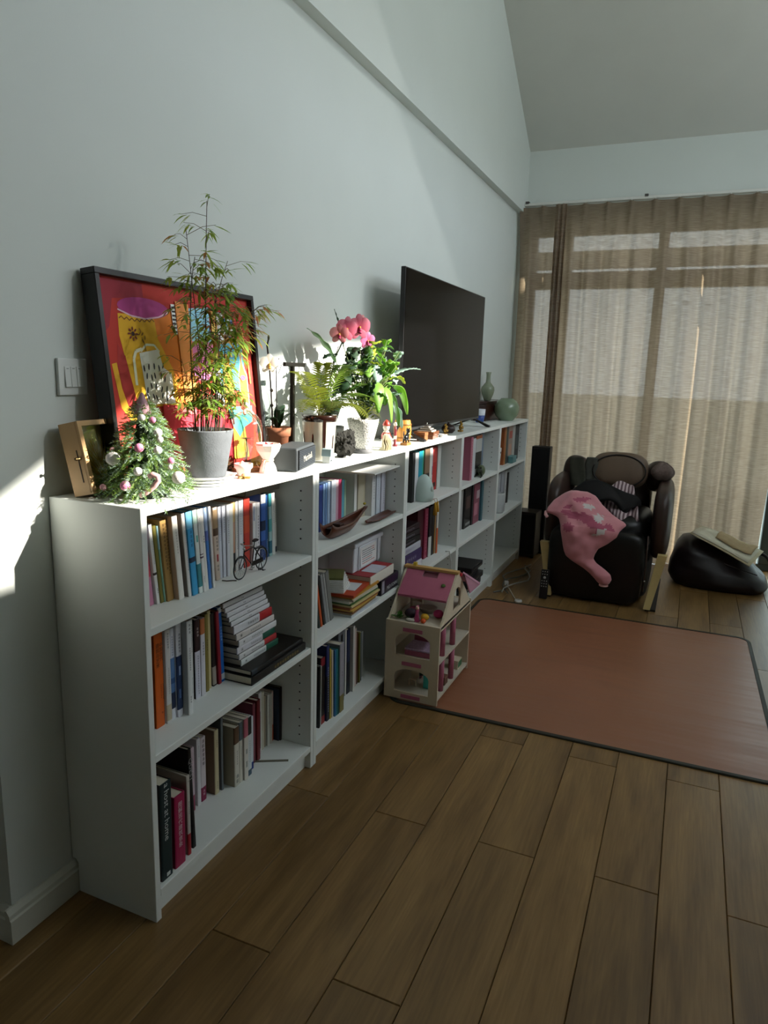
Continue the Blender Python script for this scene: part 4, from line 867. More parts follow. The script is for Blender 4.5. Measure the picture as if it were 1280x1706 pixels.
cone_((.128, .520, TZ), .028, .050, 'open pine cone standing just behind the tiny white pot')
cone_((.105, .455, TZ), .022, .034, 'darker pine cone lying low between the grey pot and tiny pot')
# ---- bottles behind the dome
def bottle(lab, loc, prof, m):
    b = MB(); b.lathe(prof, 20); o = b.obj('bottle', m, loc=loc); return tag(o, lab, 'bottle', 'bottles against the wall by the painting')
bottle('clear glass bottle against the wall beside the painting frame', (.040, .855, TZ), [(0, 0), (.026, 0), (.027, .004), (.027, .20), (.022, .225), (.012, .24), (.012, .285), (.0145, .287), (.0145, .293), (.0105, .293), (.0105, .24), (.020, .224), (.0255, .2), (.0255, .005), (0, .005)], M_GLASS)
bottle('dark grey bottle behind the glass dome', (.060, .800, TZ), [(0, 0), (.020, 0), (.021, .003), (.021, .16), (.018, .178), (.014, .185), (.0145, .205), (.011, .205), (0, .204)], mat('#39424a', .3, var=.05))
# ---- bluetooth speaker
spk = thing('radio_speaker', 'small charcoal speaker with ribbed grille and script logo', 'speaker', (.2155, .770, TZ), rz=.2527)
L2, dp, hh = .104, .044, .074
b = MB(); b.box(-dp, dp-.004, -L2, L2, 0, hh); b.obj('cabinet', mat('#41474b', .55, var=.06, bump=.2, bscale=500), spk, bevel=.007, seg=3)
b = MB(); b.box(dp-.0038, dp-.001, -L2+.007, L2-.007, .006, hh-.007); gr = b.obj('grille_backing', mat('#15181b', .6), spk)
for k in range(11):
    b = MB(); z = .0085+.0053*k; b.box(dp-.001, dp+.0012, -L2+.007, L2-.007, z, z+.0028); b.obj('grille_bar', mat('#333a42', .4, var=.03), gr)
text_obj('logo', 'Marshall', .030, flat('#d8d6cc', .4, metal=.3), spk, frame((dp+.0016, .0, hh*.5), (0, 1, .05), (0, -.25, 1)))
# ---- black T-stand on its box foot
ts = thing('display_stand', 'black metal T-shaped stand rising behind the speaker', 'stand', (.125, .930, TZ))
M_BKM = mat('#17150f', .45, .4, var=.06)
b = MB(); b.box(-.028, .028, -.060, .020, 0, .058); b.obj('foot', M_BKM, ts, bevel=.002)
b = MB(); b.box(-.006, .006, -.028, -.016, .058, .320); b.obj('post', M_BKM, ts)
b = MB(); b.box(-.006, .006, -.075, .055, .320, .334); b.obj('crossbar', M_BKM, ts, bevel=.002)
b = MB(); b.tube([(0, -.075, .328), (0, -.092, .326), (0, -.104, .305), (.004, -.118, .296)], .0012, 6); b.obj('wire_hook', M_BKM, ts)
# ---- terracotta pot with a white orchid
wo = thing('white_orchid', 'white orchid on a dark staked stem in a terracotta pot', 'potted plant', (.072, .900, TZ))
b = MB(); b.lathe([(0, 0), (.038, 0), (.046, .085), (.051, .087), (.053, .115), (.048, .115), (.046, .10), (0, .10)], 32); b.obj('pot', mat('#a2684a', .8, var=.1, scale=30), wo)
b = MB(); b.lathe([(.046, .1), (.03, .107), (0, .109)], 20); b.obj('bark', mat('#33261c', .95, var=.4, scale=120, bump=.8), wo)
M_DSTEM = mat('#2a2018', .5, var=.1)
b = MB(); b.tube([(.0, -.03, .10), (.0, -.045, .26), (.002, -.06, .345), (.006, -.075, .385), (.008, -.070, .405)], .0028, 8); b.obj('stem', M_DSTEM, wo)
b = MB(); b.tube([(.012, -.025, .10), (.012, -.03, .32), (.012, -.012, .345)], .0018, 6); b.obj('stake', M_DSTEM, wo)
for z in (.19, .24): b = MB(); b.ell((.006, -.048, z), (.006, .007, .006), 8, 6); b.obj('clip', M_DSTEM, wo)
def orchid_flower(parent, c, n, R, mp, ml, my, spin=0.):
    """five broad petals and a lip facing n"""
    n = Vector(n).normalized(); u = Vector((0, 0, 1))-n*n.z; u.normalize(); s = n.cross(u); b = MB(); c = Vector(c)
    for k, (a, w, l) in enumerate(((90, .62, 1.0), (20, .95, 1.02), (160, .95, 1.02), (-50, .55, .95), (230, .55, .95))):
        a = math.radians(a)+spin; dr = u*math.sin(a)+s*math.cos(a); sd = n.cross(dr); lay = n*(.0012 if k in (1, 2) else 0)
        v = []; N = 7
        for i in range(N+1):
            t = i/N; wid = R*w*.60*math.sqrt(max(0, 1-(2*(.12+.86*t)-1)**2)); q = c+dr*(R*l*t)+n*(R*.12*math.sin(t*2.6))+lay
            v += [q-sd*wid-n*R*.05, q+n*R*.03, q+sd*wid-n*R*.05]
        f = []
        for i in range(N): f += [(3*i, 3*i+1, 3*i+4, 3*i+3), (3*i+1, 3*i+2, 3*i+5, 3*i+4)]
        b.add(v, f, 0, True)
    fl = b.obj('flower', mp, parent)
    b = MB(); b.ell(c+n*R*.16-u*R*.16, (R*.14, R*.14, R*.2), 8, 6); b.ell(c+n*R*.22-u*R*.34, (R*.16, R*.2, R*.1), 8, 6); b.obj('lip', ml, fl)
    b = MB(); b.ell(c+n*R*.14+u*R*.02, R*.1, 8, 6); b.obj('column', my, fl)
MWP = leafmat('#e9e3d8', '#efe6d6', name='white_petal'); MYL = mat('#d2a03a', .6)
orchid_flower(wo, (.02, -.085, .325), (.75, -.62, -.1), .034, MWP, mat('#caa24a', .6), MYL)
b = MB(); b.ell((.010, -.072, .41), (.004, .004, .009), 8, 6); b.obj('bud', leafmat('#6a6f4a'), wo)
def strap(name, parent, p0, p1, p2, w, m, wavy=0., nw=0, fold=.15, n=14, lob=0., th=.0012, up=None):
    """a leaf along a bezier mid-rib with its own width profile, wavy or lobed margin"""
    pts = bez(p0, p1, p2, n); b = MB(); v = []
    for i, q in enumerate(pts):
        t = i/n; d = (pts[min(i+1, n)]-pts[max(i-1, 0)]).normalized(); ref = Vector(up) if up else Vector((0, 0, 1)); s = d.cross(ref); s = s.normalized() if s.length > 1e-3 else Vector((0, 1, 0)); nn = s.cross(d)
        ww = w*(.12+.88*math.sin(math.pi*(t**.8*.97+.02)))*(1+lob*math.cos(t*2*math.pi*nw)); wa = wavy*math.sin(t*2*math.pi*nw)
        v += [q-s*ww*.5+nn*(fold*ww*.5+wa), q, q+s*ww*.5+nn*(fold*ww*.5-wa)]
    f = []
    for i in range(n): f += [(3*i, 3*i+1, 3*i+4, 3*i+3), (3*i+1, 3*i+2, 3*i+5, 3*i+4)]
    b.add(v, f, 0, True); return b.obj(name, m, parent, solid=th)
MDG = leafmat('#2f4a32', '#486a3a'); MMG = leafmat('#4c7a34', '#86b23c'); MLG = leafmat('#7fae48', '#a8d850'); MBG = leafmat('#9fbcae', '#b4d0bc'); MYG = leafmat('#a3b43a', '#c8d64a')
for (e, wd) in (((.04, -.05, .17), .035), ((-.02, .07, .18), .035), ((.05, .05, .15), .04), ((.0, -.08, .14), .03)): strap('leaf', wo, (0, 0, .105), (e[0]*.5, e[1]*.4, e[2]+.03), e, wd, MDG)
# ---- fern in a striped glazed pot
fe = thing('potted_fern', 'olive-green fern in a cream pot with dark drip stripes', 'potted plant', (.168, 1.020, TZ))
b = MB(); pr_ = [(0, 0), (.050, 0), (.053, .003), (.060, .120), (.062, .150), (.062, .156), (.056, .156), (.054, .14), (0, .138)]
b.lathe(pr_, 40); pot = b.obj('pot', mat('#c9c4b6', .18, var=.05, scale=20, coat=.6), fe)
M_DRIP = mat('#2c1712', .15, var=.1, coat=.6)
b = MB(); b.lathe([(.0612, .134), (.0632, .15), (.0632, .157), (.0555, .157)], 40); b.obj('dark_rim', M_DRIP, pot)
for k, (a, z0, z1, w) in enumerate(((-.75, .035, .14, .17), (-.05, .02, .09, .10), (-1.45, .02, .095, .10), (.75, .03, .14, .17), (1.5, .02, .09, .1), (2.3, .03, .14, .17), (-2.2, .02, .1, .12))):
    b = MB()
    def dr(u, v, a=a, z0=z0, z1=z1, w=w):
        z = lerp(z0, z1, v); ww = w*(math.sqrt(max(0, 1-(1-min(1, v*5))**2)) if v < .2 else 1)*(1 if z1 > .12 else (1 if v < .8 else math.sqrt(max(0, 1-((v-.8)*5)**2)))); t = a+(u-.5)*2*ww*.55; r = (.053+.007*z/.12 if z < .12 else .060+.002*(z-.12)/.03)+.0006
        return (r*math.cos(t), r*math.sin(t), z)
    b.grid(dr, 6, 12); b.obj('drip', M_DRIP, pot)
b = MB(); b.lathe([(.054, .138), (.03, .146), (0, .148)], 20); b.obj('soil', mat('#191410', .95, var=.3, scale=100, bump=.8), fe)
def frond(parent, p0, p1, p2, L, m, n=24, dro=.25, seed=0):
    L = L*1.15
    pts = bez(p0, p1, p2, n); b = MB(); b.tube(pts, [.0014*(1-.7*i/n) for i in range(n+1)], 5, mi=1); r = random.Random(seed)
    for i in range(3, n+1):
        t = i/n; d = (pts[min(i+1, n)]-pts[i-1]).normalized(); s = d.cross(Vector((0, 0, 1))).normalized(); l = L*(math.sin(math.pi*(t*.93+.05))**.65)
        for sg in (-1, 1): blade(b, pts[i], s*sg+d*.45+Vector((0, 0, .12)), l*r.uniform(.92, 1.05), .0082, dro, 0, side=d, n=3)
    return b.obj('frond', [m, mat('#5a5a2a', .6)], parent)
FO = leafmat('#5f6a24', '#8a9430', name='fern_olive'); FG = leafmat('#56742a', '#86a834', name='fern_green'); FD = leafmat('#47541f', '#6c7a28')
c = (0, 0, .145)
frond(fe, c, (.03, -.08, .30), (.06, -.19, .235), .050, FO, seed=1)
frond(fe, c, (-.02, -.07, .33), (.0, -.17, .30), .048, FO, seed=2)
frond(fe, c, (.06, .03, .34), (.05, .09, .33), .050, FG, seed=3)
frond(fe, c, (.07, .14, .34), (.08, .30, .22), .058, FG, seed=4)
frond(fe, c, (.08, .15, .29), (.09, .31, .12), .058, FO, seed=5, dro=.6)
frond(fe, c, (.05, .10, .24), (.09, .22, .16), .048, FD, seed=6, dro=.6)
frond(fe, c, (.08, -.02, .24), (.10, -.10, .19), .042, FD, seed=7)
frond(fe, c, (-.04, .06, .32), (-.08, .13, .29), .045, FG, seed=8)
frond(fe, c, (.03, -.03, .36), (.04, -.05, .33), .040, FO, seed=9)
frond(fe, c, (.09, .10, .31), (.12, .23, .17), .060, FG, seed=10, dro=.5)
frond(fe, c, (.02, -.10, .26), (.05, -.21, .18), .045, FO, seed=11)
frond(fe, c, (.06, .06, .37), (.08, .16, .30), .055, FG, seed=12)
frond(fe, c, (.10, .05, .25), (.125, .13, .15), .050, FO, seed=13, dro=.6)
# ---- little ceramic house
ch = thing('ceramic_house', 'tiny white ceramic house with pale blue roof at the shelf edge', 'ornament', (.247, .945, TZ), rz=.15)
MCW = mat('#dfe4e2', .3, var=.03, coat=.3); MCB = mat('#9fb9c0', .3, var=.08, coat=.3)
b = MB(); b.box(-.014, .014, -.024, .002, 0, .026); b.obj('wall', MCW, ch, bevel=.001)
b = MB(); b.prism([(-.026, .024), (.004, .024), (-.005, .050), (-.022, .048)], -.017, .017, 'x'); b.obj('roof', MCB, ch, bevel=.001); ch.children[-1].matrix_local = Matrix.Rotation(0, 4, 'Z')
b = MB(); b.box(.014, .0148, -.018, -.006, .006, .012); b.obj('window', flat('#2c3a40'), ch)
b = MB(); b.box(-.012, .012, .006, .03, 0, .022); b.prism([(.002, .022), (.036, .022), (.034, .027), (.004, .029)], -.018, .018, 'x'); b.obj('porch', MCW, ch)
b = MB(); b.lathe([(.008, .028), (.006, .040), (0, .054)], 8, (0, .016, 0)); b.obj('spire', MCW, ch)
b = MB(); b.box(-.0135, .0125, .003, .007, .001, .02); b.obj('doorway', flat('#3c3a38'), ch)
# ---- lava rock
def rock(name, lab, cat, loc, r, m, seed, amp=.28):
    rr = random.Random(seed); b = MB(); bmx = bmesh.new(); bmesh.ops.create_icosphere(bmx, subdivisions=4, radius=1)
    from mathutils import noise
    for v in bmx.verts:
        p = v.co.copy(); k = 1+amp*noise.noise(p*1.6+Vector((seed, 0, 0)))+amp*.5*noise.noise(p*5+Vector((0, seed, 0)))+amp*.28*noise.noise(p*13)
        v.co = Vector((p.x*r[0]*k, p.y*r[1]*k, p.z*r[2]*k))
    zm = min(v.co.z for v in bmx.verts); vs_ = [(v.co.x, v.co.y, max(0, v.co.z-zm-r[2]*.15)) for v in bmx.verts]; b.add(vs_, [tuple(v.index for v in f.verts) for f in bmx.faces], 0, False); bmx.free()
    o = b.obj(name, m, loc=loc); return tag(o, lab, cat)
rock('lava_rock', 'black porous lava rock at the shelf edge under the fern', 'rock', (.222, 1.120, TZ), (.036, .05, .045), mat('#23231f', .9, var=.4, scale=60, bump=.9, bscale=160), 3, .45)
# ---- dimpled white pot with leafy blue-green plant
lp = thing('leafy_plant', 'lush bright-leaved fern plant in a dimpled white pot', 'potted plant', (.215, 1.285, TZ))
b = MB(); b.lathe([(0, 0), (.038, 0), (.040, .002), (.041, .016), (.037, .016), (.036, .006), (0, .006)], 28); b.obj('saucer', mat('#6f7072', .6, var=.06), lp)
def dimple():
    m = bpy.data.materials.new('dimpled_white_ceramic'); m.use_nodes = True; nt = m.node_tree; bb = nt.nodes['Principled BSDF']
    tc = nt.nodes.new('ShaderNodeTexCoord'); vo = nt.nodes.new('ShaderNodeTexVoronoi'); vo.inputs['Scale'].default_value = 230; nt.links.new(tc.outputs['Object'], vo.inputs[0])
    rp = nt.nodes.new('ShaderNodeValToRGB'); rp.color_ramp.elements[0].color = (*lin('#4a4a46'), 1); rp.color_ramp.elements[1].color = (*lin('#e8e6e0'), 1); rp.color_ramp.elements[0].position = .2; rp.color_ramp.elements[1].position = .45
    nt.links.new(vo.outputs['Distance'], rp.inputs[0]); nt.links.new(rp.outputs[0], bb.inputs['Base Color']); bb.inputs['Roughness'].default_value = .5
    bp = nt.nodes.new('ShaderNodeBump'); bp.inputs['Strength'].default_value = .6; bp.inputs['Distance'].default_value = .002; nt.links.new(vo.outputs['Distance'], bp.inputs['Height']); nt.links.new(bp.outputs[0], bb.inputs['Normal']); return m
b = MB(); b.lathe([(0, .0065), (.031, .0065), (.034, .010), (.060, .115), (.062, .132), (.057, .132), (.054, .118), (0, .116)], 44); b.obj('pot', dimple(), lp)
b = MB(); b.lathe([(.054, .1165), (.02, .122), (0, .123)], 20); b.obj('soil', mat('#1f1813', .95, var=.3, scale=100), lp)
S = (0, 0, .12)
def leafy(e, L, w, m, nw=3, lob=.14, wv=.003, lift=.25, out=1.0):
    """a stalked leaf whose blade of length L ends at e"""
    e = Vector(e); d = Vector((e.x, e.y, 0)); d = d.normalized() if d.length > 1e-4 else Vector((1, 0, 0))
    st = e-(d*out+Vector((0, 0, -lift))).normalized()*L
    mid = Vector(S).lerp(st, .5)+Vector((0, 0, .03)); b = MB(); b.tube(bez(S, mid, st, 6), .0013, 5); b.obj('leaf_stalk', mat('#5c6b36', .5), lp)
    strap('leaf', lp, st, (st+e)/2+Vector((0, 0, L*.22)), e, w, m, wv, nw, .16, 14, lob)
def big(base, mid, tip, w, m, nw=2, lob=.05):
    """a large blade hanging from its own stalk"""
    b = MB(); b.tube(bez(S, Vector(S).lerp(Vector(base), .5)+Vector((0, 0, .04)), base, 8), .0015, 5); b.obj('leaf_stalk', mat('#5c6b36', .5), lp)
    strap('leaf', lp, base, mid, tip, w, m, .003, nw, .16, 16, lob)
big((-.02, .09, .40), (-.01, .115, .37), (-.01, .12, .26), .034, MBG, 6, .10)
big((.02, .20, .29), (.04, .30, .335), (.05, .47, .325), .044, MBG, 7, .12)
big((.045, -.02, .27), (.085, -.05, .26), (.09, -.06, .16), .056, MLG, 1, 0)
big((.05, .05, .25), (.09, .05, .25), (.10, .045, .12), .050, MLG, 1, 0)
big((.05, .09, .24), (.09, .11, .23), (.095, .13, .10), .046, MMG, 2, .05)
big((.05, .12, .26), (.08, .20, .27), (.075, .27, .14), .044, MLG, 2, .05)
big((.05, .11, .20), (.085, .14, .19), (.09, .18, .09), .044, MBG, 3, .06)
big((.04, .14, .28), (.06, .20, .31), (.06, .27, .265), .034, MYG, 4, .14)
big((-.01, .17, .39), (-.02, .24, .43), (-.02, .33, .405), .016, MMG, 1, 0)
big((-.07, -.10, .34), (-.09, -.15, .42), (-.12, -.23, .455), .032, leafmat('#8fae8a', '#a8c49a'), 3, .05)
big((-.05, -.08, .40), (-.05, -.10, .46), (-.07, -.12, .53), .016, MDG, 8, .6)
rr = random.Random(12)
for k in range(125):
    a = k*2.39996; el = rr.uniform(-.15, 1.0); ce = math.sqrt(max(0, 1-el*el)); dv = Vector((ce*math.cos(a)*.55, ce*math.sin(a), el)).normalized(); rad = rr.uniform(.55, 1.0)
    c0 = Vector((.0, .035, .235)); e = c0+Vector((dv.x*.14, dv.y*.235, dv.z*.205))*rad; L = rr.uniform(.055, .085)
    d2 = (dv*.7+Vector((rr.uniform(-.7, .7), rr.uniform(-.9, .9), rr.uniform(-.9, .5)))).normalized(); st = e-d2*L
    if e.x > .085: e.x = .085
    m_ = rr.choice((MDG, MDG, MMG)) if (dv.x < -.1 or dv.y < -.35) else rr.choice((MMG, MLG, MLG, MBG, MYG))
    b = MB(); b.tube(bez(S, Vector(S).lerp(st, .5)+Vector((0, 0, .03)), st, 5), .0011, 4); b.obj('leaf_stalk', mat('#5c6b36', .5), lp)
    strap('leaf', lp, st, (st+e)/2+Vector((0, 0, L*.16)), e, rr.uniform(.030, .050), m_, .004, rr.choice((3, 4)), .16, 10, rr.uniform(.08, .2))
# ---- pink orchid behind it
po = thing('pink_orchid', 'coral pink orchid blooms arching over the leafy plant', 'potted plant', (.100, 1.250, TZ))
b = MB(); b.lathe([(0, 0), (.036, 0), (.046, .09), (.046, .10), (.042, .10), (.04, .09), (0, .088)], 28); b.obj('pot', mat('#8c8f90', .5, var=.08), po)
b = MB(); b.tube([(0, 0, .088), (.0, -.05, .22), (.03, -.04, .36), (.06, -.02, .44), (.08, .03, .47), (.085, .10, .462), (.085, .15, .44)], .0028, 8); b.obj('stem', mat('#33402a', .5, var=.1), po)
b = MB(); b.tube([(.01, .0, .088), (.01, -.05, .30), (.04, -.035, .40)], .0018, 6); b.obj('stake', M_DSTEM, po)
MPP = leafmat('#c8607a', '#e08a94', name='pink_petal'); MPQ = leafmat('#d98a90', '#eaa8a4', name='pale_pink_petal'); MPL = mat('#8c1f4a', .5); MHP = leafmat('#e87aa8', '#f09ac0', name='hot_pink_petal')
for (cc, nn, R, m, sp) in [((.085, -.065, .460), (.9, -.55, -.15), .046, MPP, .1), ((.105, .0, .470), (.85, -.5, -.1), .050, MPP, -.1), ((.085, .062, .476), (.8, -.2, 0), .046, MPQ, .2), ((.075, -.100, .440), (.6, -.85, -.2), .036, MPQ, .0), ((.115, .055, .425), (.85, -.45, -.25), .034, MHP, 0.), ((.080, .095, .455), (.8, .3, 0), .036, MPQ, .3)]:
    orchid_flower(po, cc, nn, R, m, MPL, MYL, sp)
for (p1, p2) in (((.05, -.08, .2), (.06, -.16, .14)), ((-.03, .08, .22), (-.04, .17, .17)), ((.0, -.05, .26), (-.04, -.12, .26))): strap('leaf', po, (0, 0, .09), p1, p2, .045, MDG)
# ---- figurines by the barrel
nd = thing('nodding_doll', 'red and white painted folk doll under the trailing leaves', 'figurine', (.215, 1.515, TZ))
MR, MWH = mat('#b23a2e', .4, var=.06), mat('#e2d8cc', .5, var=.06)
b = MB(); b.lathe([(0, 0), (.018, 0), (.020, .01), (.019, .04), (.014, .062), (.011, .07), (0, .07)], 20); b.obj('body', MWH, nd)
b = MB(); b.lathe([(.0195, .036), (.020, .052), (.016, .064), (.0145, .064), (.018, .05)], 20); b.obj('sash', MR, nd)
b = MB(); b.ell((0, 0, .085), (.014, .014, .016), 14, 10); b.obj('head', MWH, nd)
b = MB(); b.lathe([(.0155, .092), (.016, .096), (.011, .108), (.003, .116), (0, .117)], 16); b.obj('hat', MR, nd)
for s in (-1, 1): b = MB(); b.tube([(.004, .016*s, .058), (.012, .024*s, .04), (.018, .018*s, .03)], .0048, 8); b.obj('arm', MR, nd)
sf = thing('shell_figure', 'cream frilled shell-like figurine beside the dimpled pot', 'figurine', (.247, 1.425, TZ))
b = MB()
for k in range(9):
    a = -1.2+k*.3; b.grid(lambda u, v, a=a: ((.006+.026*u)*math.cos(a+.12*math.sin(v*6)), (.006+.026*u)*math.sin(a+.12*math.sin(v*6)), .004+v*.062*(1-.35*u*u)+.003*math.sin(u*14)), 6, 8)
b.obj('frill', mat('#ddd3b6', .6, var=.08), sf, solid=.0012); b = MB(); b.lathe([(0, 0), (.022, 0), (.02, .006), (.010, .012), (.008, .06), (0, .064)], 16); b.obj('core', mat('#d3c8aa', .6, var=.08), sf)
rd = thing('red_stick_figure', 'slim dark red and white painted figure next to the black cat', 'figurine', (.225, 1.590, TZ))
b = MB(); b.lathe([(0, 0), (.010, 0), (.011, .004), (.006, .012), (.006, .07), (.004, .085), (0, .087)], 14); b.obj('body', mat('#7c2228', .4, var=.06), rd)
b = MB(); b.ell((0, 0, .094), .009, 12, 8); b.obj('head', MWH, rd)
b = MB(); b.lathe([(.0065, .03), (.0065, .045)], 14); b.obj('band', MWH, rd)
kt = thing('cat_figurine', 'small glossy black cat figurine on a wooden base', 'figurine', (.245, 1.665, TZ))
MBC = mat('#121212', .2, var=.05, coat=.5)
b = MB(); b.box(-.016, .016, -.026, .026, 0, .012); b.obj('base', mat('#9a6a34', .5, var=.15), kt, bevel=.002)
b = MB(); b.ell((0, .002, .032), (.011, .021, .015), 14, 10); b.tube([(0, .012, .036), (0, .020, .048), (0, .023, .056)], [.009, .008, .007], 10); b.ell((0, .024, .062), (.0095, .0095, .009), 12, 9)
for s in (-1, 1): b.lathe([(.0038, 0), (0, .010)], 6, (.0055*s, .024, .067)); b.tube([(.006*s, .015, .028), (.006*s, .018, .0125)], .0036, 8); b.tube([(.006*s, -.012, .028), (.006*s, -.013, .0125)], .0040, 8)
b.tube([(0, -.016, .036), (0, -.027, .046), (0, -.026, .062)], [.0035, .003, .002], 8); b.obj('body', MBC, kt)
br = thing('wooden_barrel', 'light wooden barrel with turned grooves beside the television', 'barrel', (.165, 1.820, TZ))
M_BAR = mat('#c2853c', .35, var=.15, scale=25, stretch=(1, 1, .15), coat=.2)
for k in range(14):
    a0, a1 = 2*math.pi*k/14+.012, 2*math.pi*(k+1)/14-.012; b = MB(); pz = [0, .025, .05, .075, .098]; rz_ = [.034, .0395, .041, .0395, .035]
    v = []
    for z, r in zip(pz, rz_):
        for a in (a0, (a0+a1)/2, a1): v.append((r*math.cos(a), r*math.sin(a), z))
        for a in (a1, (a0+a1)/2, a0): v.append(((r-.006)*math.cos(a), (r-.006)*math.sin(a), z))
    f = [(i*6+j, i*6+(j+1) % 6, (i+1)*6+(j+1) % 6, (i+1)*6+j) for i in range(4) for j in range(6)]+[(0, 1, 2, 3, 4, 5), (24, 25, 26, 27, 28, 29)]
    b.add(v, f); b.obj('stave', M_BAR, br)
b = MB(); b.lathe([(0, .090), (.030, .090), (.030, .096), (0, .096)], 28); b.obj('lid', M_BAR, br)
for z, r in ((.018, .0385), (.078, .0395)): b = MB(); b.lathe([(r+.0003, z-.003), (r+.0016, z-.003), (r+.0016, z+.003), (r+.0003, z+.003)], 32); b.obj('hoop', mat('#8a5a24', .4, var=.1), br)
def lidbox(lab, loc, w, d, h, m, rz=0.):
    t = thing('lidded_box', lab, 'box', loc, rz=rz); b = MB(); b.box(-d, d, -w, w, 0, h*.62); b.obj('body', m, t, bevel=.0015); b = MB(); b.box(-d-.001, d+.001, -w-.001, w+.001, h*.63, h); b.obj('lid', m, t, bevel=.0015); return t
lidbox('tiny square wooden box beside the barrel', (.232, 1.905, TZ), .022, .020, .040, mat('#8c5c34', .5, var=.15))
ob = thing('lacquer_box', 'brown lacquered box with striped pyramid lid and silver knob', 'box', (.205, 2.035, TZ), rz=.12)
MLB = mat('#6e4026', .3, var=.15, scale=20, coat=.4)
b = MB(); b.box(-.045, .045, -.058, .058, 0, .018); b.obj('base', MLB, ob, bevel=.002); b = MB(); b.box(-.049, .049, -.062, .062, .0185, .036); b.obj('tray', MLB, ob, bevel=.002)
b = MB()
for k in range(6):
    z = .0362+.0042*k; s = 1-.145*k; b.box(-.036*s, .036*s, -.048*s, .048*s, z, z+.0042, k % 2)
b.obj('stepped_lid', [mat('#d8d2c4', .5), mat('#3a3430', .5)], ob); b = MB(); b.lathe([(.003, .0615), (.002, .066), (.0045, .070), (.003, .075), (0, .0765)], 12); b.obj('knob', mat('#b8b8b4', .2, .9), ob)
b = MB(); b.lathe([(0, 0), (.018, 0), (.022, .008), (.022, .014), (.0195, .014), (.019, .008), (0, .006)], 24); tag(b.obj('small_dish', mat('#e4e4e2', .3, var=.02), loc=(.248, 2.155, TZ)), 'small white dish at the shelf edge in front of the television', 'dish')
def brass(lab, loc):
    t = thing('brass_figurine', lab, 'figurine', loc, group='brass figurines'); m = mat('#a8833c', .4, .6, var=.2, scale=80)
    b = MB(); b.box(-.012, .012, -.014, .014, 0, .010); b.obj('plinth', m, t, bevel=.001); b = MB(); b.ell((0, 0, .024), (.010, .013, .015), 12, 8, jit=.06); b.ell((.004, 0, .042), (.008, .009, .009), 10, 7, jit=.05); b.lathe([(.007, .048), (.004, .058), (0, .060)], 8); b.tube([(.008, -.012, .028), (.012, -.006, .018)], .004, 6); b.tube([(.008, .012, .028), (.012, .006, .018)], .004, 6); b.obj('body', m, t)
brass('brass seated figurine, the one closer to the lacquer box', (.222, 2.270, TZ)); brass('brass seated figurine, the one closer to the television foot', (.222, 2.530, TZ))
ct = thing('clay_teapot', 'dark round clay teapot between the two brass figurines', 'teapot', (.195, 2.40, TZ)); mdk = mat('#2c1a16', .4, var=.1)
b = MB(); b.lathe([(0, 0), (.022, 0), (.036, .014), (.037, .028), (.026, .042), (.012, .045), (.012, .049), (0, .050)], 24); b.obj('body', mdk, ct); b = MB(); b.ell((0, 0, .054), (.006, .006, .005), 10, 6); b.obj('knob', mdk, ct)
b = MB(); b.tube([(.010, -.032, .020), (.014, -.048, .030), (.016, -.054, .042)], [.007, .005, .004], 8); b.obj('spout', mdk, ct); b = MB(); b.tube([(0, .033, .034), (0, .052, .036), (0, .052, .018), (0, .034, .014)], .0035, 8); b.obj('handle', mdk, ct)
# ---- television
tv = thing('television', 'large flat black television standing on the bookcases', 'television', (.130, 2.42, TZ))
TW, TH0, TH1 = .64, .045, .765
M_TVB = mat('#0f0f10', .35, var=.03)
b = MB(); b.box(.018, .040, -TW, TW, TH0, TH1); b.obj('bezel', M_TVB, tv, bevel=.003)
b = MB(); b.box(.0402, .0412, -TW+.006, TW-.006, TH0+.014, TH1-.006); b.obj('screen', mat('#050506', .16, var=0, spec=.13, name='screen_glass'), tv)
b = MB(); b.box(-.030, .018, -TW*.72, TW*.72, TH0+.02, TH1-.22); b.obj('rear_housing', M_TVB, tv, bevel=.012)
b = MB(); b.box(.041, .0422, -.03, .03, TH0+.004, TH0+.010); b.obj('logo_bar', flat('#77787a', .3, metal=.8), tv)
b = MB(); b.box(.0405, .0415, -TW+.006, TW-.006, TH0+.001, TH0+.012); b.obj('lower_trim', mat('#55585a', .3, .7, var=.02), tv)
for s in (-1, 1):
    b = MB(); y = s*.56; b.prism([(-.10, 0), (-.085, 0), (.03, .045), (.022, .05), (.012, .05)], y-.014, y+.014, 'y'); b.prism([(.022, .05), (.03, .05), (.135, .009), (.135, 0), (.118, 0)], y-.014, y+.014, 'y'); b.obj('foot', M_TVB, tv, bevel=.0015)
# ---- ceramics at the far end
wc = thing('wooden_chest', 'long dark lacquered wooden chest with carved end panel against the wall', 'chest', (.055, 3.715, TZ))
MCH = mat('#35140f', .35, var=.12, scale=15, coat=.3)
b = MB(); b.box(-.045, .045, -.235, .235, 0, .115); b.obj('body', MCH, wc, bevel=.002); b = MB(); b.box(-.050, .050, -.245, .245, .1155, .133); b.obj('lid', MCH, wc, bevel=.002)
b = MB(); b.box(.0452, .049, .115, .228, .008, .108); pnl = b.obj('carved_panel', mat('#8a4422', .45, var=.2, scale=40), wc, bevel=.001)
for k in range(4): b = MB(); y = .130+.027*k; b.box(.0492, .0515, y, y+.012, .018, .098); b.obj('fret', mat('#703418', .45, var=.2), pnl)
cv = thing('celadon_vase', 'slender celadon vase with long neck standing on the dark chest', 'vase', (.060, 3.640, TZ+.1335))
MCEL = mat('#838c74', .22, var=.08, scale=18, coat=.5)
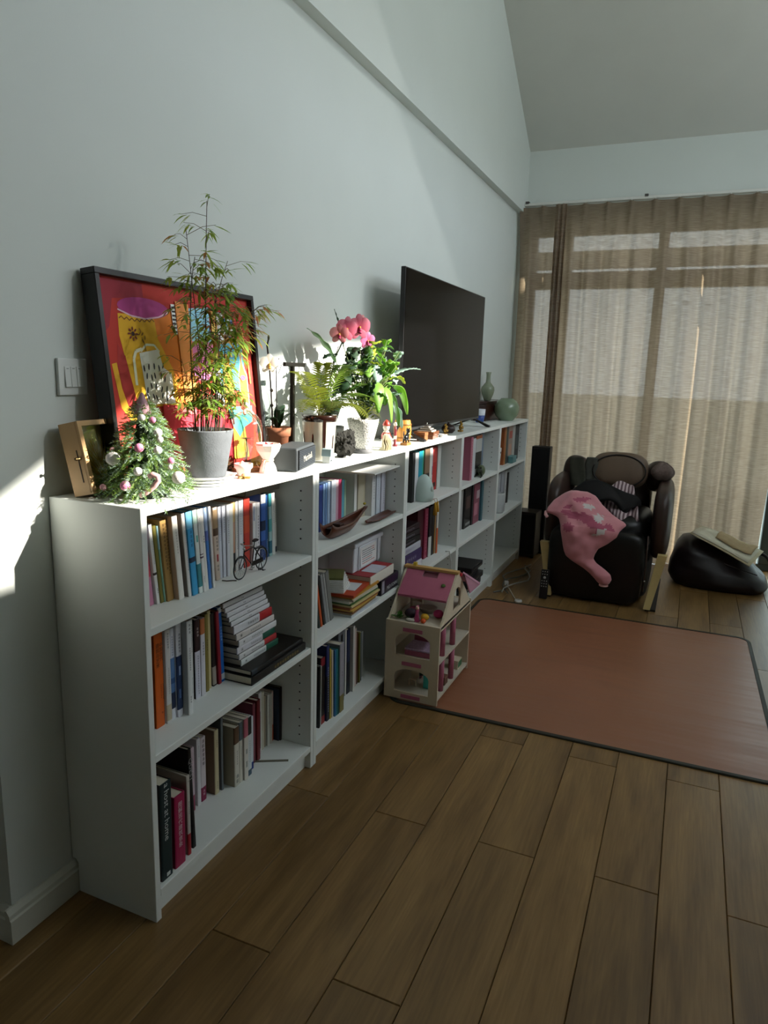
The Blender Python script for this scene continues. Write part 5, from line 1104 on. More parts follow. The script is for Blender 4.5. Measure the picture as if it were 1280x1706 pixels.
b = MB(); b.lathe([(0, 0), (.022, 0), (.024, .004), (.040, .045), (.046, .072), (.043, .092), (.028, .112), (.017, .125), (.0145, .150), (.0145, .176), (.019, .194), (.0165, .195), (.0125, .178), (.0125, .15), (0, .15)], 32); b.obj('body', MCEL, cv)
cj = thing('celadon_jar', 'round sage-green celadon jar at the end of the bookcases', 'jar', (.187, 3.700, TZ))
b = MB(); b.lathe([(0, 0), (.048, 0), (.052, .004), (.078, .035), (.088, .072), (.085, .105), (.068, .135), (.046, .148), (.044, .153), (.040, .153), (.042, .145), (.06, .13), (0, .12)], 40); b.obj('body', mat('#7d8f74', .16, var=.06, scale=12, coat=.7), cj)
bc = thing('porcelain_cup', 'blue and white porcelain cup half hidden by the television edge', 'cup', (.110, 3.30, TZ))
b = MB(); b.lathe([(0, 0), (.020, 0), (.024, .004), (.032, .05), (.036, .09), (.033, .09), (.028, .05), (.018, .008), (0, .008)], 24); b.obj('body', mat('#d5d9e2', .2, var=.03, coat=.5), bc); b = MB(); b.lathe([(.0248, .006), (.0322, .050), (.0330, .050), (.0254, .006)], 24); b.obj('blue_band', mat('#2f4a94', .25, var=.3, scale=70), bc)
# ================================================================= things standing on the shelves
# ---- model bicycle
bk = thing('model_bicycle', 'black toy bicycle standing in front of the red book', 'model bicycle', (.233, .495, SH[0]), rz=0.02)
MBK = mat('#141416', .35, .3, var=.05); MCR = mat('#b9bcbc', .25, .9, var=.05)
def wheel(cy, cz, R):
    b = MB(); b.tube([(0, cy+R*math.cos(t), cz+R*math.sin(t)) for t in [2*math.pi*i/36 for i in range(37)]], .0018, 8, cap=False); w = b.obj('wheel', MBK, bk)
    b = MB(); b.tube([(0, cy+(R-.0026)*math.cos(t), cz+(R-.0026)*math.sin(t)) for t in [2*math.pi*i/36 for i in range(37)]], .0009, 6, cap=False)
    b.tube([(-.004, cy, cz), (.004, cy, cz)], .0022, 8)
    for i in range(20):
        t = 2*math.pi*i/20; b.tube([(.002*(-1)**i, cy, cz), (0, cy+(R-.0028)*math.cos(t+.2), cz+(R-.0028)*math.sin(t+.2))], .00028, 3)
    b.obj('spokes', MCR, w)['kind'] = 'stuff'
    return w
R_ = .032
wheel(-.056, R_+.002, R_); wheel(.056, R_+.006, R_)
def bar(name, pts, r, m=MBK): b = MB(); b.tube(pts, r, 8); return b.obj(name, m, bk)
hz = R_+.002
fr_ = [[(0, -.034, .078), (0, .018, .083)], [(0, -.036, .070), (0, .006, .030)], [(0, .006, .030), (0, .020, .096)], [(0, .006, .032), (0, .056, .038)], [(0, .018, .080), (0, .056, .038)], [(0, -.033, .086), (0, -.038, .064)]]
for p in fr_: bar('frame_tube', p, .0017)
for s in (-1, 1): bar('fork_blade', [(.004*s, -.038, .064), (.005*s, -.046, .046), (.004*s, -.056, hz)], .0011)
bar('handlebar', [(-.020, -.012, .094), (-.018, -.026, .098), (-.008, -.034, .097), (.008, -.034, .097), (.018, -.026, .098), (.020, -.012, .094)], .0013, MCR); bar('stem', [(0, -.034, .084), (0, -.034, .097)], .0015, MCR)
b = MB(); b.ell((0, .022, .100), (.007, .012, .004), 12, 8); b.ell((0, .028, .101), (.009, .007, .004), 12, 8); b.obj('saddle', mat('#1a1817', .5), bk)
b = MB(); b.ell((.004, -.040, .088), (.004, .005, .004), 10, 7); b.obj('headlamp', MCR, bk); b = MB(); b.ell((-.006, -.026, .103), (.003, .003, .002), 8, 6); b.obj('bell', MBK, bk)
b = MB(); b.tube([(0, .056+(R_+.003)*math.cos(t), R_+.006+(R_+.003)*math.sin(t)) for t in [math.radians(10+i*13) for i in range(12)]], .0016, 6); b.obj('rear_mudguard', MBK, bk)
b = MB(); b.tube([(0, -.056+(R_+.003)*math.cos(t), hz+(R_+.003)*math.sin(t)) for t in [math.radians(40+i*10) for i in range(10)]], .0016, 6); b.obj('front_mudguard', MBK, bk)
b = MB(); b.box(-.006, .006, .022, .060, .0745, .0765); b.obj('rack', MBK, bk)
b = MB(); b.tube([(.003*math.cos(0), .006+.0095*math.cos(t), .030+.0095*math.sin(t)) for t in [2*math.pi*i/20 for i in range(21)]], .001, 5); b.obj('chainring', MCR, bk)
b = MB(); b.box(.002, .005, .002, .058, .028, .041); b.obj('chain_guard', MBK, bk)
for s in (-1, 1): b = MB(); b.tube([(.004*s, .006, .030), (.006*s, .006-.009*s, .020)], .001, 6); b.box(.003*s-.004, .003*s+.006, -.002-.009*s, .006-.009*s, .018, .020); b.obj('pedal', MCR, bk)
b = MB(); b.tube([(0, .050, .036), (-.008, .052, .0012), (-.008, .066, .0012)], .0011, 6); b.tube([(0, .050, .036), (.008, .052, .0012), (.008, .066, .0012)], .0011, 6); b.tube([(-.008, .060, .0012), (.008, .060, .0012)], .0011, 6); b.obj('kickstand', MBK, bk)
b = MB(); b.tube([(.196, .405, SH[0]+.0018), (.210, .408, SH[0]+.0016), (.222, .420, SH[0]+.0016), (.232, .424, SH[0]+.0016)], .0016, 6); tag(b.obj('bookmark_ribbon', mat('#2a2220', .6)), 'thin dark bookmark ribbon curling on the top shelf by the bicycle', 'ribbon')
b = MB(); b.box(-.004, .004, -.06, .06, 0, .003); tag(b.obj('wooden_stick', mat('#6e6a5a', .6, var=.1), loc=(.205, .640, SH[2]), rot=(0, 0, -1.05)), 'thin grey-green stick lying on the bottom shelf', 'stick')
# ---- wooden boat and leaf tray
bt = thing('wooden_boat', 'carved dark wooden boat with a raised bow on the shelf under the fern', 'model boat', (.222, 1.105, SH[0]))
MBT = mat('#5a2e1c', .35, var=.15, scale=14, stretch=(1, .2, 1), coat=.2)
def hull(u, v):
    y = lerp(-.125, .215, u); k = 1 if u < .45 else max(0, 1-((u-.45)/.55)**1.5); wd = .028*(math.sin(math.pi*min(1, .18+u*.9))**.5)*k+.0045; dp_ = .034*k+.010
    base = .062*max(0, (u-.45)/.55)**1.3+.018*max(0, (.14-u)/.14)**2; a = math.pi*v
    return (-wd*math.cos(a)*1.0, y, base+dp_*(1-math.sin(a)))
b = MB(); b.grid(hull, 26, 12); b.obj('hull', MBT, bt, solid=.003)
b = MB(); b.box(-.022, .022, -.085, .015, .030, .034); b.obj('deck', mat('#2a1a14', .5, var=.1), bt)
b = MB(); b.box(-.016, .016, -.045, -.010, .0345, .046); b.obj('cabin', mat('#3a241a', .5, var=.1), bt, bevel=.002)
b = MB(); b.ell((0, .198, .083), (.006, .008, .005), 8, 6); b.obj('bow_flower', mat('#b9a838', .6, var=.2), bt)
lt = thing('leaf_tray', 'long thin brown wooden tray lying beside the boat', 'tray', (.232, 1.455, SH[0]), rz=.06)
b = MB(); b.grid(lambda u, v: ((v-.5)*.055*(math.sin(math.pi*min(1, .10+u*.75))**.7), lerp(-.16, .155, u), .003+.006*abs(v-.5)*2+.006*max(0, .2-u)*5), 24, 6); b.obj('dish', MBT, lt, solid=.004)
b = MB(); b.tube([(0, -.155, .010), (0, -.172, .012), (.003, -.182, .016)], .0025, 8); b.obj('stem', MBT, lt)
# ---- middle shelf under the fern: leaning folders, magazines, boxes
z2 = SH[1]
for i, (y, t, h, c, le, lb) in enumerate([(.952, .012, .185, '#1e2f28', -.045, 'dark green folder leaning by the side panel under the boat'), (.968, .014, .188, '#c2531f', -.045, 'bright orange folder leaning next to the dark green one'), (.990, .010, .200, '#2a2d2c', -.05, 'black folder leaning against the orange one'),
                                    (1.006, .016, .205, '#8e9090', -.05, 'light grey folder leaning in the middle of the group'), (1.026, .012, .205, '#a5a6a4', -.05, 'pale grey folder with white edge in the leaning group'), (1.042, .026, .205, '#777874', -.05, 'broad dark grey file leaning against the magazines')]):
    o = book(lb, lb, t, h, .17, c, group='folders leaning under the boat'); a = math.asin(-le/h); o.location = (.215, y, z2); o.rotation_euler = (a, 0, 0)
def sheet_thing(name, lab, cat, x0, x1, y0, y1, z, t, m, rz=0., curl=0., group=None, label_m=None):
    b = MB(); cx, cy = (x0+x1)/2, (y0+y1)/2
    def f(u, v): return (lerp(x0, x1, u)-cx, lerp(y0, y1, v)-cy, curl*(u*v)**2)
    n = 6; b.grid(f, n, n); vs0 = list(b.v); b.add([(p[0], p[1], p[2]+t) for p in vs0], [q[::-1] for q in b.f])
    N = (n+1)**2; rim = [i for i in range(n+1)]+[(j+1)*(n+1)+n for j in range(n)]+[n*(n+1)+i for i in range(n-1, -1, -1)]+[j*(n+1) for j in range(n-1, 0, -1)]
    b.f += [(rim[i], rim[(i+1) % len(rim)], N+rim[(i+1) % len(rim)], N+rim[i]) for i in range(len(rim))]; b.mi += [0]*len(rim); b.sm += [False]*len(rim)
    b.sm = [False]*len(b.f); o = b.obj(name, m, loc=(cx, cy, z), rot=(0, 0, rz)); return tag(o, lab, cat, group)
z = z2; mags = [('#c6cdd2', .009), ('#a8906a', .006), ('#6a3a28', .007), ('#c9a24e', .006), ('#8a4a2a', .009), ('#d2c08a', .007), ('#3f6a2c', .008), ('#dcd8cc', .008), ('#c9c2ae', .007), ('#b5832c', .009)]
mn = ['pale blue', 'tan', 'dark brown', 'golden', 'rust brown', 'sand', 'leaf green', 'white', 'cream', 'ochre yellow']
on_ = ['lowest', 'second lowest', 'third lowest', 'fourth lowest', 'fifth lowest', 'sixth', 'seventh', 'eighth', 'ninth', 'topmost']
rr = random.Random(6)
for i, ((c, t), n1, n2) in enumerate(zip(mags, mn, on_)):
    sheet_thing('magazine', f'{n1} magazine, {n2} in the pile beside the leaning folders', 'magazine', .07, .272+rr.uniform(-.006, .004), 1.095+rr.uniform(0, .012), 1.345+rr.uniform(-.02, .02), z, t, mat(c, .5, var=.08), rr.uniform(-.05, .06), .0, 'magazines in the pile'); z += t+.0005
zt = z
sheet_thing('magazine', 'red-orange magazine with a white cover panel lying on the pile', 'magazine', .075, .268, 1.088, 1.300, zt, .010, mat('#b8421f', .5, var=.08), .12, .0, 'magazines in the pile'); zt += .0105
b = MB(); b.box(-.055, .055, -.05, .05, 0, .0008); tag(b.obj('leaflet', mat('#d5d6d8', .5, var=.05), loc=(.195, 1.20, zt), rot=(0, 0, .15)), 'white leaflet lying on the red-orange magazine', 'leaflet')
for i in range(7):
    sheet_thing('notebook', ['lowest', 'second lowest', 'third lowest', 'middle', 'third highest', 'second highest', 'topmost'][i]+' thin white notebook in the stack by the leaning files', 'notebook', .085, .225-.004*i, 1.082+.002*i, 1.200+.004*i, zt+.001+.0075*i, .007, mat('#d9dad6', .5, var=.05) if i < 6 else mat('#6a6c3c', .5, var=.2), .25+.03*i, 0, 'thin white notebooks')
flat_book('thick red book lying spine inward on the black box', .262, 1.292, .240, z2+.0685, .042, .165, '#ded9cc', cover='#a3262c', bands='')
b = MB(); b.box(-.035, .035, -.06, .06, 0, .0007); tag(b.obj('leaflet', mat('#c9cbd6', .5, var=.1), loc=(.222, 1.415, z2+.111), rot=(0, 0, .05)), 'pale lilac leaflet lying on the red book', 'leaflet')
gb = thing('game_box', 'black boxed set with white lettering lying on the middle shelf', 'box', (.188, 1.505, z2))
b = MB(); b.box(-.080, .076, -.108, .108, 0, .068); b.obj('box', mat('#1b1622', .4, var=.05), gb, bevel=.0015)
b = MB(); b.box(.0762, .0766, -.100, -.075, .008, .060); b.obj('printed_figure', mat('#9a96a4', .5, var=.3, scale=60), gb)
text_obj('lettering', 'MED-SCHMITZ', .021, flat('#d9d8dc'), gb, frame((.0768, .020, .020), (0, 1, 0), (0, 0, 1)))
b = MB(); b.box(.0762, .0765, -.06, .10, .034, .062); b.obj('purple_panel', mat('#2f1636', .45, var=.2), gb)
wb = thing('storage_box', 'white plastic storage box with a printed label on the middle shelf', 'storage box', (.118, 1.435, z2+.1112))
MPW = mat('#dcdfe6', .35, var=.02)
b = MB(); b.prism([(-.060, 0), (.062, 0), (.066, .105), (-.064, .105)], -.135, .135, 'y'); b.obj('body', MPW, wb, bevel=.006)
b = MB(); b.box(-.070, .072, -.142, .142, .1055, .124); b.obj('lid', MPW, wb, bevel=.005)
for y in (-.095, .095): b = MB(); b.box(.0665, .0695, y-.004, y+.004, .004, .104); b.obj('rib', MPW, wb)
lbm = frame((.0668, 0, .054), (0, 1, 0), (0, 0, 1)) @ Matrix.Rotation(-.038, 4, 'X')
b = MB(); b.box(-.078, .080, -.040, .040, 0, .0004, 0, lbm); lab_ = b.obj('paper_label', mat('#e9e7e6', .5, var=.02), wb)
b = MB(); rr = random.Random(8)
for r in range(7):
    x = -.062
    while x < .06-(.03 if 2 < r < 6 else 0):
        w_ = rr.uniform(.004, .011); b.box(x, x+w_, .024-.009*r, .0275-.009*r, .0006, .0008, 1 if r in (4, 6) or (r < 2 and x > .03) else 0, lbm); x += w_+.003
b.obj('label_print', [flat('#5c5e64'), flat('#b85a54')], lab_)['kind'] = 'stuff'
kb = thing('keepsake_box', 'grey and maroon boxed case standing behind the magazine pile', 'box', (.0395, 1.20, z2))
b = MB(); b.box(-.03, .03, -.12, .10, 0, .235); b.obj('case', mat('#9a9794', .5, var=.05), kb, bevel=.002)
b = MB(); b.box(.0302, .0306, -.115, .095, .05, .11); b.obj('maroon_panel', mat('#5a2a30', .5, var=.1), kb)
# ---- third bookcase
ck = thing('chick_lamp', 'pale mint egg-shaped chick night light in front of the teal book', 'night light', (.243, 1.925, SH[0]))
b = MB(); b.lathe([(0, 0), (.040, 0), (.046, .004), (.050, .030), (.047, .060), (.038, .090), (.026, .112), (.012, .124), (0, .127)], 32); b.obj('body', mat('#c2d5cf', .4, var=.03), ck)
b = MB(); b.lathe([(.006, 0), (0, .009)], 10, M=Matrix.Translation((.016, .026, .098)) @ Matrix.Rotation(1.5, 4, (-.8, .5, 0))); b.obj('beak', mat('#c9a23a', .5), ck)
for (x, y) in ((.026, .012), (.004, .028)): b = MB(); b.ell((x, y, .106), .0022, 8, 6); b.obj('eye', flat('#1a1a1a', .3), ck)
b = MB(); b.ell((.046, -.012, .062), (.006, .010, .014), 10, 7); b.obj('wing', mat('#c8dad4', .4), ck)
ta = thing('tassel_charm', 'golden yellow tassel charm hanging over the shelf edge by the chick light', 'tassel', (.2815, 1.985, SH[0]))
b = MB(); b.tube([(-.035, -.045, .0016), (-.010, -.030, .0018), (.0015, -.015, .001), (.0025, -.004, -.014)], .0011, 6); b.tube([(-.03, -.03, .0016), (-.008, .0, .0018), (.0015, .02, .001), (.0025, .026, -.012)], .0011, 6); b.obj('cord', mat('#9a6a4a', .7), ta)
for (y, L_) in ((-.004, .062), (.026, .050)):
    b = MB(); b.lathe([(.0025, -.014), (.005, -.018), (.0045, -.024), (.006, -.028), (.011, -.014-L_), (0, -.014-L_)], 12, (.0035, y, 0)); b.obj('tassel', mat('#c99a2c', .8, var=.2, scale=300, stretch=(1, 1, .05)), ta)
rtb = thing('set_top_box', 'flat black box on the lowest shelf top behind the dollhouse roof', 'electronics box', (.150, 1.98, SH[2]))
b = MB(); b.box(-.10, .11, -.14, .14, .006, .05); b.obj('case', mat('#161616', .4, var=.05), rtb, bevel=.003)
for x in (-.08, .09):
    for y in (-.12, .12): b = MB(); b.lathe([(.008, 0), (.008, .0065)], 10, (x, y, 0)); b.obj('foot', mat('#222', .8), rtb)
# ---- fourth bookcase
fg = thing('frog_figurine', 'mossy green round ceramic frog sitting in front of the grey album', 'figurine', (.257, 2.87, SH[0]))
MFG = mat('#5c6a4c', .35, var=.15, scale=30)
b = MB(); b.ell((0, 0, .036), (.024, .040, .034), 18, 12); b.obj('body', MFG, fg); b = MB(); b.ell((.004, -.042, .040), (.016, .020, .018), 14, 10); hd = b.obj('head', mat('#2e3328', .4, var=.1), fg)
for s in (-1, 1): b = MB(); b.ell((.004+.009*s, -.048, .058), .006, 8, 6); b.obj('eye', mat('#22241c', .3), hd); b = MB(); b.tube([(.012*s, -.020, .020), (.018*s, -.046, .010), (.018*s, -.066, .004)], [.009, .006, .004], 8); b.obj('leg', mat('#262a20', .4), fg)
rr = random.Random(21)
for i, (y, w_, h_, z_, lb) in enumerate([(2.70, .20, .045, 0, 'wide black media player lowest in the equipment pile'), (2.72, .17, .035, .0465, 'black router second lowest in the equipment pile'), (2.69, .15, .04, .083, 'matt black box third lowest in the equipment pile'), (2.74, .12, .03, .1245, 'small black adapter box on top of the equipment pile')]):
    t = thing('electronics_box', lb, 'electronics box', (.172+.02*(i % 2), y+.10, SH[2]+z_), rz=rr.uniform(-.03, .03), group='equipment pile')
    b = MB(); b.box(-.11, .085, -w_, w_, 0, h_); b.obj('case', mat(['#151515', '#1c1b1d', '#121213', '#201f20'][i], .45, var=.06), t, bevel=.003)
    b = MB(); b.box(.0852, .0862, -w_*.85, w_*.85, h_*.3, h_*.7); b.obj('front_panel', mat('#34363a', .2, var=.05), t)
# ---- last bookcase
tb = thing('small_box', 'small teal box in front of the albums under the celadon jar', 'box', (.258, 3.66, SH[0])); b = MB(); b.box(-.018, .018, -.055, .055, 0, .042); b.obj('body', mat('#5f8f92', .5, var=.06), tb, bevel=.003); b = MB(); b.box(-.019, .019, -.056, .056, .0422, .047); b.obj('lid', mat('#6fa0a2', .5), tb)
rm = thing('white_remote', 'slim white remote control standing against the side panel under the jar', 'remote control', (.262, 3.245, SH[0]), rot=(0, .06, 0)); b = MB(); b.box(-.008, .008, -.018, .018, .0012, .140); b.obj('body', mat('#d6d6d2', .4), rm, bevel=.004); b = MB(); b.lathe([(.007, 0), (.007, .0012), (0, .0016)], 14, M=Matrix.Translation((.008, 0, .110)) @ Matrix.Rotation(math.pi/2, 4, 'Y')); b.obj('button', flat('#1c1c1e'), rm)
gl = thing('cylinder_lamp', 'frosted white cylinder lamp on the middle shelf of the last bookcase', 'lamp', (.215, 3.46, SH[1])); b = MB(); b.lathe([(0, .004), (.052, .004), (.058, .012), (.058, .125), (.054, .135), (.048, .135), (.05, .12), (0, .118)], 32); b.obj('shade', mat('#c9cccc', .35, var=.03), gl); b = MB(); b.lathe([(0, 0), (.05, 0), (.05, .004), (0, .004)], 28); b.obj('base', mat('#8c8f90', .5), gl)
# ================================================================= things on the floor
def rrect(x0, x1, y0, y1, r, n=6):
    p = []
    for cx, cy, a0 in ((x1-r, y0+r, -90), (x1-r, y1-r, 0), (x0+r, y1-r, 90), (x0+r, y0+r, 180)):
        for i in range(n+1): a = math.radians(a0+90*i/n); p.append((cx+r*math.cos(a), cy+r*math.sin(a)))
    return p
mt = thing('floor_mat', 'large brown leather-look floor mat with a dark bound edge', 'floor mat', (1.05, 2.155, 0), rz=.012)
A = (-.755, .755, -.77, .775)
b = MB(); b.prism(rrect(A[0]+.017, A[1]-.017, A[2]+.017, A[3]-.017, .055), .0005, .0050, 'z')
M_MAT = bpy.data.materials.new('brown_leather_mat'); M_MAT.use_nodes = True
_nt = M_MAT.node_tree; _b = _nt.nodes['Principled BSDF']; _tc = _nt.nodes.new('ShaderNodeTexCoord'); _n = _nt.nodes.new('ShaderNodeTexNoise'); _n.inputs['Scale'].default_value = 2.2; _n.inputs['Detail'].default_value = 3
_nt.links.new(_tc.outputs['Object'], _n.inputs[0]); _r = _nt.nodes.new('ShaderNodeValToRGB'); _r.color_ramp.elements[0].color = (*lin('#8c5a40'), 1); _r.color_ramp.elements[1].color = (*lin('#a06a4d'), 1); _nt.links.new(_n.outputs['Fac'], _r.inputs[0]); _nt.links.new(_r.outputs[0], _b.inputs['Base Color'])
_b.inputs['Roughness'].default_value = .36; _n2 = _nt.nodes.new('ShaderNodeTexNoise'); _n2.inputs['Scale'].default_value = 420; _nt.links.new(_tc.outputs['Object'], _n2.inputs[0]); _n3 = _nt.nodes.new('ShaderNodeTexNoise'); _n3.inputs['Scale'].default_value = 4; _mp = _nt.nodes.new('ShaderNodeMapping'); _mp.inputs['Scale'].default_value = (.35, 2.2, 1); _nt.links.new(_tc.outputs['Object'], _mp.inputs[0]); _nt.links.new(_mp.outputs[0], _n3.inputs[0])
_bp = _nt.nodes.new('ShaderNodeBump'); _bp.inputs['Strength'].default_value = .12; _bp.inputs['Distance'].default_value = .002; _nt.links.new(_n2.outputs['Fac'], _bp.inputs['Height'])
_bp2 = _nt.nodes.new('ShaderNodeBump'); _bp2.inputs['Strength'].default_value = .35; _bp2.inputs['Distance'].default_value = .02; _nt.links.new(_n3.outputs['Fac'], _bp2.inputs['Height']); _nt.links.new(_bp.outputs[0], _bp2.inputs['Normal']); _nt.links.new(_bp2.outputs[0], _b.inputs['Normal'])
b.obj('leather', M_MAT, mt)
o1 = rrect(*A, .07); o2 = rrect(A[0]+.018, A[1]-.018, A[2]+.018, A[3]-.018, .054); n = len(o1); b = MB()
b.add([(p[0], p[1], 0) for p in o1]+[(p[0], p[1], .005) for p in o1]+[(p[0]*.997, p[1]*.997, .0075) for p in o1]+[(p[0], p[1], .0075) for p in o2]+[(p[0], p[1], .0) for p in o2], [(k*n+i, k*n+(i+1) % n, (k+1)*n+(i+1) % n, (k+1)*n+i) for k in range(4) for i in range(n)]); b.obj('bound_edge', mat('#2c2c24', .6, var=.1), mt)
# ---- doll's house
FZ = .0078
dh = thing('dollhouse', 'white and pink wooden dollhouse with an open roof on the mat', 'dollhouse', (.288, 1.405, FZ))
MDW = mat('#d8c9b0', .55, var=.04, scale=20); MPK = mat('#b8647e', .5, var=.05); MPD = mat('#8f5666', .55, var=.05); MPINE = mat('#c59a5c', .5, var=.12, scale=20, stretch=(.15, 1, 1))
W, D, T = .240, .44, .009
def arch_panel(zbase, ztop, holes, y0, y1, x0=0, x1=W):
    """front panel with arched openings: built from strips"""
    b = MB(); xs = [x0, holes[0][0], holes[0][1], x1]
    b.box(x0, xs[1], y0, y1, zbase, ztop); b.box(xs[2], x1, y0, y1, zbase, ztop); z = zbase
    for (a, c, z0, z1) in holes:
        b.box(a, c, y0, y1, z, z0); N = 10; cx = (a+c)/2; rad = (c-a)/2; sp = z1-.035
        for i in range(N):
            t0, t1 = math.pi-math.pi*i/N, math.pi-math.pi*(i+1)/N; xa, xb = cx+rad*math.cos(t0), cx+rad*math.cos(t1); za, zb_ = sp+.035*math.sin(t0), sp+.035*math.sin(t1)
            b.prism([(xa, za), (xb, zb_), (xb, z1+.004), (xa, z1+.004)], y0, y1, 'y')
        z = z1+.004
    b.box(holes[0][0], holes[0][1], y0, y1, z, ztop); return b
H1 = .345
arch_panel(0, H1, [(.045, .200, .034, .140), (.045, .200, .196, .300)], 0, T).obj('front_wall', MDW, dh)
b = MB(); b.box(0, T, T, D, 0, H1); b.obj('back_wall', MDW, dh)
b = MB(); b.box(T, W, D-T, D, 0, H1); b.obj('end_wall', MDW, dh)
for z in (.020, .180, H1-.012): b = MB(); b.box(T, W, T, D-T, z, z+.009); b.obj('floor_board', mat('#c9bfae', .55, var=.05), dh)
for z in (.305, .155, .008): b = MB(); b.box(.078, .165, -.0035, -.0002, z, z+.016); b.obj('pink_lintel', MPK, dh, bevel=.001)
for y in (.095, .235):
    for z0, z1 in ((.029, .18), (.189, H1-.012)): b = MB(); b.lathe([(.0125, z0), (.0125, z1)], 16, (W-.018, y, 0)); b.obj('column', MPK, dh)
# gables: triangle with an arched window, on both sides of the roof
ry, rz_ = .215, .520
def gable(name, x0, x1, win):
    b = MB(); yl, yr = 0.0, D
    if not win: b.prism([(yl, H1-.02), (yr, H1-.02), (ry+.012, rz_), (ry-.012, rz_)], x0, x1, 'x')
    else:
        wa, wb_, wz0, wz1 = .165, .265, H1+.02, H1+.115; zz_ = lambda y: (H1-.02)+(rz_-H1+.02)*(min(1, (y-yl)/(ry-.012)) if y < ry else min(1, (yr-y)/(yr-ry-.012)))
        b.prism([(yl, H1-.02), (wa, H1-.02), (wa, zz_(wa))], x0, x1, 'x'); b.prism([(wb_, H1-.02), (yr, H1-.02), (wb_, zz_(wb_))], x0, x1, 'x'); b.prism([(wa, H1-.02), (wb_, H1-.02), (wb_, wz0), (wa, wz0)], x0, x1, 'x')
        N = 10; cy = (wa+wb_)/2; r = (wb_-wa)/2
        for i in range(N):
            t0, t1 = math.pi-math.pi*i/N, math.pi-math.pi*(i+1)/N; ya_, yb_ = cy+r*math.cos(t0), cy+r*math.cos(t1); za, zb_ = wz1-.045+.045*math.sin(t0), wz1-.045+.045*math.sin(t1)
            b.prism([(ya_, za), (yb_, zb_), (yb_, zz_(yb_)), (ya_, zz_(ya_))], x0, x1, 'x')
    return b.obj(name, MDW, dh)
gable('gable_wall', 0, T, False); gable('gable_wall', W-T, W, True)
b = MB(); b.box(-.004, W+.004, ry-.016, ry+.014, rz_, rz_+.012); b.obj('ridge_beam', MPINE, dh, bevel=.0015)
def roofpt(y): return H1+(rz_-H1)*(y/ry)
# upper half of the front slope with a chimney slot
b = MB(); yl, yu = .095, ry-.004; sl = (rz_-H1)/ry
def rp(x0, x1, ya_, yb_): b.prism([(ya_, roofpt(ya_)+.0), (yb_, roofpt(yb_)+.0), (yb_, roofpt(yb_)+.009), (ya_, roofpt(ya_)+.009)], x0, x1, 'x')
rp(T+.001, .088, yl, yu); rp(.158, W-T-.001, yl, yu); rp(.088, .158, yl, yu-.034); b.obj('roof_panel', MPK, dh)
b = MB(); rp2 = b.prism([(yu-.033, roofpt(yu-.033)-.012), (yu, roofpt(yu)-.012), (yu, roofpt(yu)-.006), (yu-.033, roofpt(yu-.033)-.006)], .089, .157, 'x'); b.obj('slot_panel', MPD, dh)
b = MB(); b.ell((.197, .148, roofpt(.148)+.014), (.010, .010, .007), 10, 7); b.obj('green_knob', mat('#4a6a2a', .6, var=.2), dh)
b = MB(); b.box(.035, .050, ry-.010, ry+.004, rz_+.0125, rz_+.026); b.obj('yellow_block', mat('#c9a92c', .5), dh)
b = MB(); b.ell((W+.004, ry+.03, rz_-.010), (.007, .009, .009), 10, 7); b.obj('red_knob', mat('#b0242c', .4), dh)
# hinged rear roof flap swung out over the side
b = MB(); b.prism([(ry+.02, rz_-.002), (D-.03, roofpt(ry)-.09), (D-.03, roofpt(ry)-.081), (ry+.02, rz_+.007)], T+.001, W-.001, 'x'); b.obj('rear_roof_panel', MPK, dh)
b = MB(); b.add([(W+.002, ry+.06, rz_-.012), (W+.082, ry+.055, rz_-.05), (W+.05, ry+.015, rz_-.085), (W+.002, ry+.10, rz_-.05)]+[(W+.002, ry+.068, rz_-.006), (W+.082, ry+.063, rz_-.044), (W+.05, ry+.023, rz_-.079), (W+.002, ry+.108, rz_-.044)], [(0, 1, 2, 3), (7, 6, 5, 4), (0, 4, 5, 1), (1, 5, 6, 2), (2, 6, 7, 3), (3, 7, 4, 0)]); b.obj('side_flap', mat('#c48aa0', .5, var=.04), dh)
# toys inside (lifted out one by one, so they are things)
def toy(name, lab, cat, loc, rz=0.): return thing(name, lab, cat, (.288+loc[0], 1.405+loc[1], FZ+loc[2]), rz)
zf = [.0295, .1895, .3425]
zf[2] = H1-.0025
t = toy('doll_bed', 'tiny bed with a lilac floral cover on the upper floor of the dollhouse', 'doll bed', (.135, .085, zf[1])); b = MB(); b.box(-.058, .058, -.055, .06, 0, .022); b.obj('base', MPK, t, bevel=.002); b = MB(); b.box(-.060, .060, -.057, .05, .0225, .032); b.obj('cover', mat('#b69ab4', .8, var=.35, scale=120), t, bevel=.004); b = MB(); b.box(-.058, .058, .06, .066, 0, .05); b.obj('headboard', MPK, t)
t = toy('doll_cupboard', 'turquoise doll cupboard on the ground floor of the dollhouse', 'doll cupboard', (.172, .11, zf[0])); b = MB(); b.box(-.024, .024, -.03, .03, 0, .095); b.obj('body', mat('#2f9c94', .5, var=.06), t, bevel=.002); b = MB(); b.box(-.022, .022, -.0318, -.0302, .008, .088); b.obj('door', mat('#38aaa0', .5), t)
t = toy('doll_chair', 'tiny cream doll chair on the ground floor of the dollhouse', 'doll chair', (.098, .10, zf[0])); b = MB(); b.box(-.018, .018, -.018, .018, .026, .031); b.obj('seat', MDW, t)
for x in (-.016, .016):
    for y in (-.016, .016): b = MB(); b.box(x-.002, x+.002, y-.002, y+.002, 0, .026); b.obj('leg', MDW, t)
b = MB(); b.box(-.018, .018, .014, .018, .0312, .062); b.obj('backrest', MDW, t)
